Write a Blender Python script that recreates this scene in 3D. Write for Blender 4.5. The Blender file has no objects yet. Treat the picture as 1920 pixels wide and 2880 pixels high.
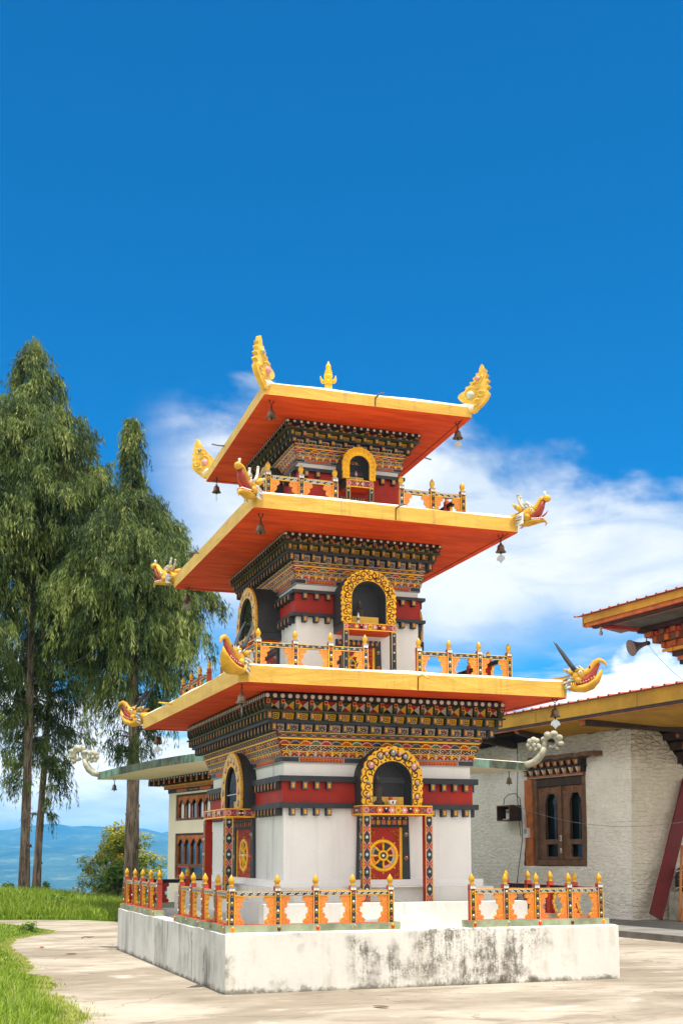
import bpy, bmesh, math, random
import numpy as np
from mathutils import Vector, Matrix, noise as mnoise

random.seed(7)
RNG = np.random.default_rng(7)
PI = math.pi
S = bpy.context.scene
COL = S.collection

# ---------------------------------------------------------------- camera
cam = bpy.data.cameras.new("camera")
cam_o = bpy.data.objects.new("camera", cam)
COL.objects.link(cam_o)
cam.lens = 3416.3 / 2880 * 36
cam.sensor_width = 36
cam.shift_y = 500 / 2880
cam.clip_start = 0.1
cam.clip_end = 60000
YAW, PITCH = 0.3329, 0.1332
cam_o.location = (-5.8192, -17.3095, 1.6)
fwd = Vector((math.sin(YAW) * math.cos(PITCH), math.cos(YAW) * math.cos(PITCH), math.sin(PITCH)))
cam_o.rotation_euler = fwd.to_track_quat('-Z', 'Y').to_euler()
S.camera = cam_o
S.view_settings.view_transform = 'Standard'
S.view_settings.look = 'None'
S.view_settings.exposure = 1.18
S.view_settings.gamma = 1
S.cycles.max_bounces = 8
S.cycles.diffuse_bounces = 5
S.cycles.transparent_max_bounces = 8
S.cycles.volume_bounces = 0

# ---------------------------------------------------------------- sun and sky
SUN_DIR = Vector((0.035, -0.20, 1.0)).normalized()
sun = bpy.data.lights.new("sun", 'SUN')
sun.energy = 3.05
sun.angle = math.radians(0.53)
sun.color = (1.0, 0.955, 0.88)
sun_o = bpy.data.objects.new("sun", sun)
COL.objects.link(sun_o)
sun_o.location = (0, 0, 40)
sun_o.rotation_euler = SUN_DIR.to_track_quat('Z', 'Y').to_euler()


class NT:
    """small helper to write node trees"""
    def __init__(s, nt):
        s.nt = nt

    def n(s, t, **k):
        x = s.nt.nodes.new(t)
        for a, b in k.items():
            setattr(x, a, b)
        return x

    def link(s, a, b):
        s.nt.links.new(a, b)

    def put(s, sock, v):
        if isinstance(v, (int, float)):
            sock.default_value = v
        elif isinstance(v, (tuple, list)):
            if sock.type == 'RGBA' and len(v) == 3:
                v = tuple(v) + (1,)
            sock.default_value = v
        else:
            s.link(v, sock)

    def m(s, op, a, b=0.0, c=None, clamp=False):
        x = s.n('ShaderNodeMath', operation=op, use_clamp=clamp)
        s.put(x.inputs[0], a)
        s.put(x.inputs[1], b)
        if c is not None:
            s.put(x.inputs[2], c)
        return x.outputs[0]

    def smooth(s, v, a, b, lo=0.0, hi=1.0):
        x = s.n('ShaderNodeMapRange', interpolation_type='SMOOTHSTEP')
        s.put(x.inputs[0], v)
        s.put(x.inputs[1], a)
        s.put(x.inputs[2], b)
        x.inputs[3].default_value = lo
        x.inputs[4].default_value = hi
        return x.outputs[0]

    def noise(s, vec, scale, detail=4, rough=0.55, dist=0.0):
        x = s.n('ShaderNodeTexNoise')
        if vec is not None:
            s.link(vec, x.inputs['Vector'])
        x.inputs['Scale'].default_value = scale
        x.inputs['Detail'].default_value = detail
        x.inputs['Roughness'].default_value = rough
        x.inputs['Distortion'].default_value = dist
        return x.outputs['Fac']

    def mapping(s, vec, scale=(1, 1, 1), loc=(0, 0, 0), rot=(0, 0, 0)):
        x = s.n('ShaderNodeMapping')
        s.link(vec, x.inputs[0])
        x.inputs['Scale'].default_value = scale
        x.inputs['Location'].default_value = loc
        x.inputs['Rotation'].default_value = rot
        return x.outputs[0]

    def mix(s, f, a, b, mode='MIX'):
        x = s.n('ShaderNodeMix', data_type='RGBA', blend_type=mode)
        s.put(x.inputs[0], f)
        s.put(x.inputs[6], a)
        s.put(x.inputs[7], b)
        return x.outputs[2]


world = bpy.data.worlds.new("World")
S.world = world
world.use_nodes = True
world.node_tree.nodes.clear()
w = NT(world.node_tree)
sky = w.n('ShaderNodeTexSky', sky_type='NISHITA')
sky.sun_disc = False
sky.sun_elevation = math.asin(SUN_DIR.z)
sky.sun_rotation = math.atan2(SUN_DIR.x, SUN_DIR.y)
sky.altitude = 2400
sky.air_density = 1.0
sky.dust_density = 0.3
sky.ozone_density = 3.0
hs = w.n('ShaderNodeHueSaturation')
hs.inputs['Hue'].default_value = 0.485
hs.inputs['Saturation'].default_value = 1.45
hs.inputs['Value'].default_value = 1.15
w.link(sky.outputs[0], hs.inputs['Color'])
tc = w.n('ShaderNodeTexCoord')
sep = w.n('ShaderNodeSeparateXYZ')
w.link(tc.outputs['Generated'], sep.inputs[0])
el = w.m('ARCSINE', sep.outputs[2])
az = w.m('SUBTRACT', w.m('ARCTAN2', sep.outputs[0], sep.outputs[1]), YAW)
cv = w.n('ShaderNodeCombineXYZ')
w.link(az, cv.inputs[0])
w.link(el, cv.inputs[1])
ang = cv.outputs[0]
n_big = w.noise(w.mapping(ang, (5.0, 9.0, 1), (3.1, 1.7, 0)), 1.0, 5, 0.55, 0.6)
n_str = w.noise(w.mapping(ang, (7.0, 30.0, 1), (1.3, 4.2, 0), (0, 0, 0.30)), 1.0, 6, 0.60, 0.9)
n_bil = w.noise(w.mapping(ang, (16.0, 24.0, 1), (7.7, 0.4, 0)), 1.0, 8, 0.55, 0.3)
# high veil of cirrus: its top edge sinks towards the right
top = w.m('ADD', w.m('MULTIPLY', w.m('MAXIMUM', az, -0.02), -0.20), w.m('ADD', 0.312, w.m('MULTIPLY', w.m('SUBTRACT', n_big, 0.5), 0.22)))
top = w.m('ADD', top, w.m('MULTIPLY', w.m('SUBTRACT', n_bil, 0.5), 0.10))
m1 = w.m('SUBTRACT', 1.0, w.smooth(w.m('SUBTRACT', el, top), -0.015, 0.055))
m1 = w.m('MULTIPLY', m1, w.smooth(w.m('ADD', el, w.m('MULTIPLY', n_big, 0.10)), 0.185, 0.265))
m1 = w.m('MULTIPLY', m1, w.smooth(n_str, 0.16, 0.48, 0.40, 1.0))
m1 = w.m('MULTIPLY', m1, w.smooth(w.m('ADD', az, w.m('MULTIPLY', n_big, 0.06)), -0.150, -0.065, 0.0, 1.0))
m1 = w.m('MULTIPLY', m1, 0.97)
# thin haze streaks lower down
m3 = w.m('MULTIPLY', w.smooth(n_str, 0.38, 0.72), w.m('SUBTRACT', 1.0, w.smooth(el, 0.14, 0.26)))
m3 = w.m('MULTIPLY', m3, 0.75)
# cumulus heaps along the horizon
ctop = w.m('ADD', 0.082, w.m('MULTIPLY', w.m('MAXIMUM', w.m('SUBTRACT', az, 0.05), 0.0), 0.36))
ctop = w.m('ADD', ctop, w.m('MULTIPLY', w.m('MAXIMUM', w.m('MULTIPLY', w.m('ADD', az, 0.05), -1.0), 0.0), 0.30))
ctop = w.m('ADD', ctop, w.m('MULTIPLY', w.m('SUBTRACT', n_bil, 0.5), 0.13))
m2 = w.m('SUBTRACT', 1.0, w.smooth(w.m('SUBTRACT', el, ctop), -0.012, 0.010))
cloud = w.m('MAXIMUM', w.m('MAXIMUM', m1, m3), m2)
n_shade = w.noise(w.mapping(ang, (9.0, 22.0, 1), (2.2, 8.0, 0)), 1.0, 6, 0.6, 0.4)
ccol = w.mix(w.smooth(n_shade, 0.35, 0.62), (3.6, 3.95, 4.3, 1), (4.85, 4.88, 4.9, 1))
# bright cloud added out of view, behind and beside the camera, as fill light
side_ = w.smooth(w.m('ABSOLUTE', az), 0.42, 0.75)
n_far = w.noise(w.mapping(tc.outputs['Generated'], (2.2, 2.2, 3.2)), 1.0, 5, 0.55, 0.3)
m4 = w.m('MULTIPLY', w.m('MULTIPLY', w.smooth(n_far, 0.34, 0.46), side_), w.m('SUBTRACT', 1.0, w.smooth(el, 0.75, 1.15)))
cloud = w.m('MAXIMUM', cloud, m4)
tintd = w.mix(1.0, hs.outputs[0], (0.0, 0.54, 0.66, 1), 'MULTIPLY')
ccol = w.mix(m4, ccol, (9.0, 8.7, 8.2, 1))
ccol = w.mix(w.m('MULTIPLY', m2, 0.6), ccol, w.mix(w.smooth(n_shade, 0.38, 0.58), (5.0, 5.3, 5.7, 1), (8.2, 8.0, 7.8, 1)))
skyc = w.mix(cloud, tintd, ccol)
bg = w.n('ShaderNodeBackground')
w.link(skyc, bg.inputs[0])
bg.inputs[1].default_value = 0.10
out = w.n('ShaderNodeOutputWorld')
w.link(bg.outputs[0], out.inputs[0])

# ---------------------------------------------------------------- materials
M = {}


def new_mat(name):
    m = bpy.data.materials.new(name)
    m.use_nodes = True
    m.node_tree.nodes.clear()
    t = NT(m.node_tree)
    b = t.n('ShaderNodeBsdfPrincipled')
    o = t.n('ShaderNodeOutputMaterial')
    t.link(b.outputs[0], o.inputs[0])
    M[name] = m
    return t, b


def bump(t, b, h, strength=0.3, dist=0.02):
    x = t.n('ShaderNodeBump')
    x.inputs['Strength'].default_value = strength
    x.inputs['Distance'].default_value = dist
    t.link(h, x.inputs['Height'])
    t.link(x.outputs[0], b.inputs['Normal'])


def paint(name, col, rough=0.6, var=0.18, scale=9.0, bmp=0.15, metal=0.0, dirt=0.25, spec=0.3):
    """aged paint: broad fading, fine mottling, a little dirt"""
    t, b = new_mat(name)
    tc = t.n('ShaderNodeTexCoord')
    n1 = t.noise(tc.outputs['Object'], scale * 0.35, 5, 0.6)
    n2 = t.noise(tc.outputs['Object'], scale * 3.0, 6, 0.65)
    lo = tuple(c * (1 - var) for c in col)
    hi = tuple(min(1, c * (1 + var)) for c in col)
    c = t.mix(t.smooth(n1, 0.3, 0.7), lo, hi)
    dk = tuple(x * 0.45 + 0.02 for x in col)
    c = t.mix(t.m('MULTIPLY', t.smooth(n2, 0.56, 0.74), dirt), c, dk)
    oi = t.n('ShaderNodeObjectInfo')
    # every piece was painted by hand and faded on its own
    c = t.mix(t.m('MULTIPLY', oi.outputs['Random'], 0.22), c, tuple(x * 0.55 + 0.01 for x in col))
    t.link(c, b.inputs['Base Color'])
    b.inputs['Roughness'].default_value = rough
    b.inputs['Metallic'].default_value = metal
    b.inputs['Specular IOR Level'].default_value = spec
    if bmp:
        bump(t, b, n2, bmp, 0.01)
    return t, b


paint('gold', (0.78, 0.43, 0.035), 0.5)
paint('gold_bright', (0.86, 0.46, 0.015), 0.42, 0.12, 14, 0.1)
paint('soffit_red_plain', (0.62, 0.062, 0.009), 0.7, 0.16, 4, 0.12, 0, 0.2)
paint('red', (0.34, 0.022, 0.012), 0.65, 0.15)
paint('dark_red', (0.15, 0.012, 0.010), 0.6)
paint('post_red', (0.42, 0.055, 0.035), 0.6, 0.2)
paint('bright_red', (0.50, 0.045, 0.015), 0.5)
paint('charcoal', (0.034, 0.037, 0.042), 0.6, 0.25, 8, 0.15, 0, 0.2)
paint('black', (0.012, 0.012, 0.013), 0.55)
paint('dark_green', (0.050, 0.056, 0.030), 0.65, 0.3)
paint('green', (0.075, 0.13, 0.07), 0.6)
paint('orange', (0.72, 0.21, 0.018), 0.55)
paint('pink', (0.68, 0.30, 0.27), 0.55)
paint('white', (0.78, 0.75, 0.68), 0.6, 0.08)
paint('grey', (0.27, 0.28, 0.27), 0.6)
paint('blue_grey', (0.38, 0.45, 0.50), 0.6)
paint('pale_green', (0.42, 0.46, 0.34), 0.5)
paint('kerb_green', (0.27, 0.31, 0.19), 0.7, 0.35, 12, 0.2, 0, 0.8)
paint('wood', (0.16, 0.085, 0.045), 0.7, 0.35, 14, 0.25, 0, 0.6)
paint('dark_wood', (0.052, 0.032, 0.022), 0.7, 0.35, 12, 0.25, 0, 0.4)
paint('orange_wood', (0.46, 0.135, 0.030), 0.65, 0.3, 12, 0.2, 0, 0.5)
paint('ochre_board', (0.50, 0.265, 0.022), 0.6, 0.22, 4, 0.1, 0, 0.5)
paint('plank_red', (0.16, 0.008, 0.008), 0.5, 0.2, 6, 0.1, 0, 0.2)
paint('pole_orange', (0.55, 0.22, 0.07), 0.6)
paint('roof_sheet', (0.52, 0.17, 0.13), 0.5, 0.2, 6, 0.05)
paint('tin_grey', (0.23, 0.26, 0.27), 0.5, 0.2, 3, 0.1)
paint('tin_green', (0.10, 0.19, 0.16), 0.55, 0.3, 5, 0.1)
paint('sack_yellow', (0.42, 0.33, 0.08), 0.7, 0.3, 14, 0.3)
paint('bronze', (0.16, 0.115, 0.075), 0.45, 0.3, 30, 0.1, 0.7, 0.4, 0.5)
paint('iron', (0.045, 0.040, 0.036), 0.6, 0.3, 30, 0.1, 0.4)
paint('tin_vane', (0.50, 0.56, 0.55), 0.4, 0.1, 20, 0.0, 0.6)
paint('tongue_red', (0.36, 0.055, 0.035), 0.5, 0.25, 30)
paint('cable', (0.03, 0.03, 0.03), 0.5)
paint('conduit', (0.62, 0.60, 0.55), 0.5)
paint('pale_stone', (0.46, 0.43, 0.35), 0.8, 0.3, 16, 0.5, 0, 0.9)
paint('cream', (0.80, 0.72, 0.56), 0.7, 0.06, 3, 0.06, 0, 0.08)
paint('head_gold', (0.62, 0.33, 0.026), 0.5, 0.3, 16, 0.35, 0.0, 0.75)
paint('finial_gold', (0.62, 0.335, 0.025), 0.36, 0.15, 20, 0.05, 0.3, 0.3)
paint('block_face', (0.56, 0.19, 0.022), 0.6, 0.2)
paint('lichen_stone', (0.36, 0.34, 0.25), 0.85, 0.4, 14, 0.5, 0, 1.0)
paint('old_white', (0.56, 0.51, 0.43), 0.65, 0.15)
paint('horn_inner', (0.21, 0.19, 0.16), 0.55, 0.2, 10)
paint('leaf_gold', (0.72, 0.43, 0.055), 0.5, 0.25, 16, 0.3, 0.0, 0.7)
paint('horn_grey', (0.17, 0.155, 0.135), 0.5, 0.2, 10)


def carved(name, base, groove, scale=34.0, thr=0.5):
    """painted carving: scrolls of one colour over another"""
    t, b = new_mat(name)
    tc = t.n('ShaderNodeTexCoord')
    v = t.n('ShaderNodeTexVoronoi')
    v.inputs['Scale'].default_value = scale
    t.link(tc.outputs['Object'], v.inputs['Vector'])
    ring = t.m('SINE', t.m('MULTIPLY', v.outputs['Distance'], 15.0))
    n1 = t.noise(tc.outputs['Object'], 5, 4)
    f = t.smooth(ring, thr - 0.3, thr + 0.3)
    c = t.mix(f, base, groove)
    c = t.mix(t.m('MULTIPLY', n1, 0.35), c, tuple(x * 0.6 for x in base))
    oi = t.n('ShaderNodeObjectInfo')
    c = t.mix(t.m('MULTIPLY', oi.outputs['Random'], 0.30), c, tuple(x * 0.5 for x in base))
    t.link(c, b.inputs['Base Color'])
    b.inputs['Roughness'].default_value = 0.5
    bump(t, b, ring, -0.35, 0.006)


carved('carved_orange', (0.70, 0.155, 0.018), (0.80, 0.36, 0.04), 26, 0.45)
carved('carved_gold', (0.84, 0.45, 0.020), (0.30, 0.045, 0.02), 21, 0.72)
carved('carved_small', (0.80, 0.43, 0.03), (0.16, 0.05, 0.02), 30, 0.62)

# whitewashed masonry with soot streaks and mould that have shapes of their own
def plaster(name, col, streak, mould, mottle, stain_z=(0.0, 0.7), blotch=1.0, dark=(0.085, 0.075, 0.06)):
    t, b = new_mat(name)
    tc = t.n('ShaderNodeTexCoord')
    P = tc.outputs['Object']
    big = t.noise(P, 0.9, 5, 0.6)
    fine = t.noise(P, 22, 8, 0.7)
    c = t.mix(t.smooth(big, 0.3, 0.75), tuple(x * 0.90 for x in col), col)
    c = t.mix(t.m('MULTIPLY', t.smooth(fine, 0.52, 0.78), mottle), c, tuple(x * 0.42 for x in col))
    if streak:
        st = t.noise(t.mapping(P, (11, 11, 0.55)), 1.0, 6, 0.62)
        st2 = t.noise(t.mapping(P, (2.1, 2.1, 0.25), (4, 2, 0)), 1.0, 4, 0.6)
        f = t.m('MULTIPLY', t.smooth(st, 0.47, 0.72), t.smooth(st2, 0.42, 0.62))
        c = t.mix(t.m('MULTIPLY', f, streak), c, dark)
    if mould:
        mo = t.noise(P, 2.6, 9, 0.72, 0.4)
        mz = t.noise(t.mapping(P, (0.85, 0.85, 0.5), (5.3, 0, 0)), 1.0, 3, 0.5)
        f = t.m('MULTIPLY', t.smooth(mo, 0.50, 0.62), t.smooth(mz, 0.50, 0.62))
        c = t.mix(t.m('MULTIPLY', f, mould), c, dark)
    t.link(c, b.inputs['Base Color'])
    b.inputs['Roughness'].default_value = 0.85
    b.inputs['Specular IOR Level'].default_value = 0.15
    bump(t, b, t.m('ADD', t.m('MULTIPLY', big, 2.0), fine), 0.25, 0.012)
    return t, b, c


plaster('plaster', (0.76, 0.745, 0.705), 0.16, 0.0, 0.14, dark=(0.34, 0.33, 0.30))
plaster('plaster_step', (0.66, 0.64, 0.585), 0.30, 0.25, 0.25, dark=(0.25, 0.24, 0.20))
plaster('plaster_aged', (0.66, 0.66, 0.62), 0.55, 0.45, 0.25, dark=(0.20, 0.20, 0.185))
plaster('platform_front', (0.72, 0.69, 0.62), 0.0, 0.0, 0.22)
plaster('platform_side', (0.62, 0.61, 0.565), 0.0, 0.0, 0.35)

def base_grime(name, side_face):
    """damp foot with a ragged edge, black mould in speckled clouds, and (on the side) long rain runs"""
    m = M[name]
    t = NT(m.node_tree)
    b = [n for n in m.node_tree.nodes if n.type == 'BSDF_PRINCIPLED'][0]
    c = b.inputs['Base Color'].links[0].from_socket
    tc = t.n('ShaderNodeTexCoord')
    P = tc.outputs['Object']
    sp = t.n('ShaderNodeSeparateXYZ')
    t.link(P, sp.inputs[0])
    n1 = t.noise(P, 7.0, 9, 0.75)
    edge = t.m('ADD', sp.outputs[2], t.m('MULTIPLY', n1, -0.30))
    foot = t.m('SUBTRACT', 1.0, t.smooth(edge, -0.155, -0.085))
    mid = t.noise(t.mapping(P, (1.15, 1.15, 1.5), (2.2, 7.0, 0)), 1.0, 4, 0.6)
    spk = t.m('ADD', t.m('MULTIPLY', t.noise(t.mapping(P, (7.0, 7.0, 5.0)), 1.0, 9, 0.75), 0.42), t.m('MULTIPLY', t.noise(P, 38.0, 6, 0.8), 0.25))
    spk = t.m('ADD', spk, t.m('MULTIPLY', t.noise(t.mapping(P, (8.0, 8.0, 0.8), (4, 1, 0)), 1.0, 6, 0.68), 0.33))
    if side_face:
        run = t.m('ADD', t.m('MULTIPLY', t.noise(t.mapping(P, (4.2, 4.2, 0.35)), 1.0, 5, 0.6, 0.3), 0.62), t.m('MULTIPLY', t.noise(t.mapping(P, (15, 15, 0.9)), 1.0, 7, 0.7), 0.38))
        zone = t.noise(t.mapping(P, (1.7, 1.7, 0.12), (1, 4, 0)), 1.0, 3, 0.6)
        f = t.m('MULTIPLY', t.smooth(run, 0.43, 0.60), t.smooth(zone, 0.30, 0.60))
        f2 = t.m('MULTIPLY', t.smooth(t.noise(t.mapping(P, (4.5, 4.5, 0.16), (9, 2, 0)), 1.0, 5, 0.68, 0.2), 0.595, 0.66), t.smooth(t.m('ADD', sp.outputs[2], t.m('MULTIPLY', spk, 0.5)), 0.35, 0.7))
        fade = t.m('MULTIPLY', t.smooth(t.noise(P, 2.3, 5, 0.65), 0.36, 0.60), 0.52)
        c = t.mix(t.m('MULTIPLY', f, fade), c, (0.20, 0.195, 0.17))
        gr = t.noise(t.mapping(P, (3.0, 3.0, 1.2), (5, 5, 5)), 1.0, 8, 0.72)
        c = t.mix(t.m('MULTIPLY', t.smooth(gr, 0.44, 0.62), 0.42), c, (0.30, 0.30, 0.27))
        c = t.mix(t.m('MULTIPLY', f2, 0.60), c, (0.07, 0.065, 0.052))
        # three old leaks: one wide dark run near the front corner, a thin pair, a broad one further back
        wob = t.m('MULTIPLY', t.m('SUBTRACT', t.noise(t.mapping(P, (2.0, 2.0, 4.0)), 1.0, 6, 0.7), 0.5), 0.42)
        yy = t.m('ADD', sp.outputs[1], wob)
        rag = t.noise(t.mapping(P, (22, 22, 2.5)), 1.0, 7, 0.72)
        for y0, w0, ztop, st_ in ((-2.62, 0.19, 0.54, 0.85), (-1.70, 0.045, 0.66, 0.6), (-1.86, 0.045, 0.66, 0.6), (0.20, 0.28, 0.68, 0.55)):
            dd = t.m('ABSOLUTE', t.m('SUBTRACT', yy, y0))
            g = t.m('MULTIPLY', t.smooth(dd, w0 * 0.35, w0 * 1.25, 1.0, 0.0), t.smooth(rag, 0.36, 0.58))
            g = t.m('MULTIPLY', g, t.smooth(t.m('ADD', sp.outputs[2], t.m('MULTIPLY', dd, 0.55)), ztop - 0.08, ztop, 1.0, 0.0))
            c = t.mix(t.m('MULTIPLY', g, st_), c, (0.085, 0.078, 0.062))
    else:
        # the worst mould sits right of the middle of the front
        gx = t.m('ABSOLUTE', t.m('SUBTRACT', sp.outputs[0], 0.75))
        heavy = t.m('ADD', mid, t.m('MULTIPLY', t.smooth(gx, 0.35, 1.15, 1.0, 0.0), 0.21))
        f = t.m('MULTIPLY', t.smooth(heavy, 0.50, 0.68), t.smooth(spk, 0.445, 0.56))
        st = t.noise(t.mapping(P, (9, 9, 0.7)), 1.0, 6, 0.65)
        f2 = t.m('MULTIPLY', t.smooth(t.noise(P, 1.9, 7, 0.7), 0.44, 0.60), t.smooth(st, 0.40, 0.66))
        c = t.mix(t.m('MULTIPLY', f2, 0.42), c, (0.38, 0.33, 0.25))
        c = t.mix(t.m('MULTIPLY', f, 0.88), c, (0.085, 0.068, 0.048))
    c = t.mix(t.m('MULTIPLY', foot, 0.80), c, (0.09, 0.08, 0.055))
    t.link(c, b.inputs['Base Color'])


base_grime('platform_front', False)
base_grime('platform_side', True)

# fascia: yellow limewash with trowel marks and rain runs
t, b = new_mat('fascia')
tc = t.n('ShaderNodeTexCoord')
P = tc.outputs['Object']
n1 = t.noise(t.mapping(P, (1.2, 1.2, 5.0)), 1.0, 6, 0.6, 0.8)
n2 = t.noise(P, 26, 7, 0.7)
n3 = t.noise(t.mapping(P, (14, 14, 0.9)), 1.0, 5, 0.6)
c = t.mix(t.smooth(n1, 0.32, 0.68), (0.62, 0.345, 0.040), (0.77, 0.465, 0.072))
c = t.mix(t.m('MULTIPLY', t.smooth(n3, 0.52, 0.72), 0.42), c, (0.30, 0.19, 0.055))
c = t.mix(t.m('MULTIPLY', t.smooth(n2, 0.55, 0.75), 0.25), c, (0.52, 0.33, 0.07))
t.link(c, b.inputs['Base Color'])
b.inputs['Roughness'].default_value = 0.6
bump(t, b, t.m('ADD', t.m('MULTIPLY', n1, 3.0), n2), 0.35, 0.015)

# soffit: brushed oxide red on plaster, streaky, faded along the edges, some water marks
t, b = new_mat('soffit_red')
tc = t.n('ShaderNodeTexCoord')
P = tc.outputs['Object']
n1 = t.noise(t.mapping(P, (1.3, 6.0, 1)), 1.0, 6, 0.65, 0.5)
n2 = t.noise(P, 1.6, 6, 0.65, 0.4)
n3 = t.noise(P, 24, 6, 0.7)
c = t.mix(t.smooth(n1, 0.34, 0.66), (0.53, 0.045, 0.007), (0.70, 0.082, 0.012))
c = t.mix(t.m('MULTIPLY', t.smooth(n2, 0.53, 0.66), 0.40), c, (0.36, 0.032, 0.010))
c = t.mix(t.m('MULTIPLY', t.smooth(n2, 0.30, 0.40, 1.0, 0.0), 0.35), c, (0.72, 0.13, 0.035))
c = t.mix(t.m('MULTIPLY', t.smooth(n3, 0.60, 0.75), 0.3), c, (0.30, 0.03, 0.01))
t.link(c, b.inputs['Base Color'])
b.inputs['Roughness'].default_value = 0.75
b.inputs['Specular IOR Level'].default_value = 0.2
bump(t, b, t.m('ADD', n1, t.m('MULTIPLY', n3, 0.4)), 0.25, 0.01)

t, b = new_mat('roof_lime')
tc = t.n('ShaderNodeTexCoord')
n1 = t.noise(tc.outputs['Object'], 3, 6, 0.6)
c = t.mix(t.smooth(n1, 0.35, 0.7), (0.80, 0.70, 0.46), (0.84, 0.80, 0.68))
t.link(c, b.inputs['Base Color'])
b.inputs['Roughness'].default_value = 0.75
bump(t, b, n1, 0.4, 0.02)

# mossy concrete edge of the pavilion roof
t, b = new_mat('moss_edge')
tc = t.n('ShaderNodeTexCoord')
P = tc.outputs['Object']
n1 = t.noise(t.mapping(P, (3.0, 3.0, 1.6)), 1.0, 8, 0.72, 0.4)
n2 = t.noise(t.mapping(P, (0.9, 0.9, 0.25), (3, 3, 0)), 1.0, 5, 0.65)
c = t.mix(t.smooth(n1, 0.36, 0.64), (0.035, 0.045, 0.030), (0.13, 0.165, 0.11))
c = t.mix(t.m('MULTIPLY', t.smooth(n2, 0.50, 0.60), t.smooth(n1, 0.34, 0.52)), c, (0.20, 0.35, 0.27))
t.link(c, b.inputs['Base Color'])
b.inputs['Roughness'].default_value = 0.85
bump(t, b, n1, 0.3, 0.02)

# concrete court: sun-bleached slab with broad wear patches
t, b = new_mat('court')
tc = t.n('ShaderNodeTexCoord')
P = tc.outputs['Object']
n1 = t.noise(t.mapping(P, (0.30, 0.55, 1)), 1.0, 6, 0.62, 0.5)
n2 = t.noise(t.mapping(P, (1.0, 2.2, 1), (3, 8, 0)), 1.0, 7, 0.68, 0.4)
n3 = t.noise(P, 30, 6, 0.75)
c = t.mix(t.smooth(n1, 0.40, 0.62), (0.245, 0.205, 0.150), (0.40, 0.348, 0.272))
c = t.mix(t.m('MULTIPLY', t.smooth(n2, 0.50, 0.66), 0.62), c, (0.16, 0.128, 0.088))
c = t.mix(t.m('MULTIPLY', t.smooth(n2, 0.30, 0.44, 1.0, 0.0), 0.7), c, (0.54, 0.495, 0.415))
c = t.mix(t.m('MULTIPLY', t.smooth(n3, 0.52, 0.8), 0.45), c, (0.22, 0.17, 0.12))
vor = t.n('ShaderNodeTexVoronoi', feature='DISTANCE_TO_EDGE')
vor.inputs['Scale'].default_value = 0.33
wob = t.n('ShaderNodeVectorMath', operation='ADD')
t.link(P, wob.inputs[0])
nv = t.n('ShaderNodeTexNoise')
nv.inputs['Scale'].default_value = 1.3
nv.inputs['Detail'].default_value = 6
t.link(P, nv.inputs['Vector'])
t.link(nv.outputs['Color'], wob.inputs[1])
t.link(wob.outputs[0], vor.inputs['Vector'])
crack = t.m('SUBTRACT', 1.0, t.smooth(vor.outputs['Distance'], 0.0, 0.007))
c = t.mix(t.m('MULTIPLY', crack, 0.55), c, (0.12, 0.10, 0.075))
t.link(c, b.inputs['Base Color'])
b.inputs['Roughness'].default_value = 0.9
b.inputs['Specular IOR Level'].default_value = 0.15
bump(t, b, t.m('ADD', n3, t.m('MULTIPLY', n2, 1.5)), 0.35, 0.015)

t, b = new_mat('pavement_grey')
tc = t.n('ShaderNodeTexCoord')
P = tc.outputs['Object']
n1 = t.noise(t.mapping(P, (0.6, 1.5, 1)), 1.0, 7, 0.65)
n2 = t.noise(P, 25, 6, 0.7)
c = t.mix(t.smooth(n1, 0.35, 0.65), (0.15, 0.14, 0.12), (0.25, 0.235, 0.20))
c = t.mix(t.m('MULTIPLY', n2, 0.3), c, (0.11, 0.10, 0.085))
t.link(c, b.inputs['Base Color'])
b.inputs['Roughness'].default_value = 0.9
bump(t, b, n2, 0.3, 0.01)

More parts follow.
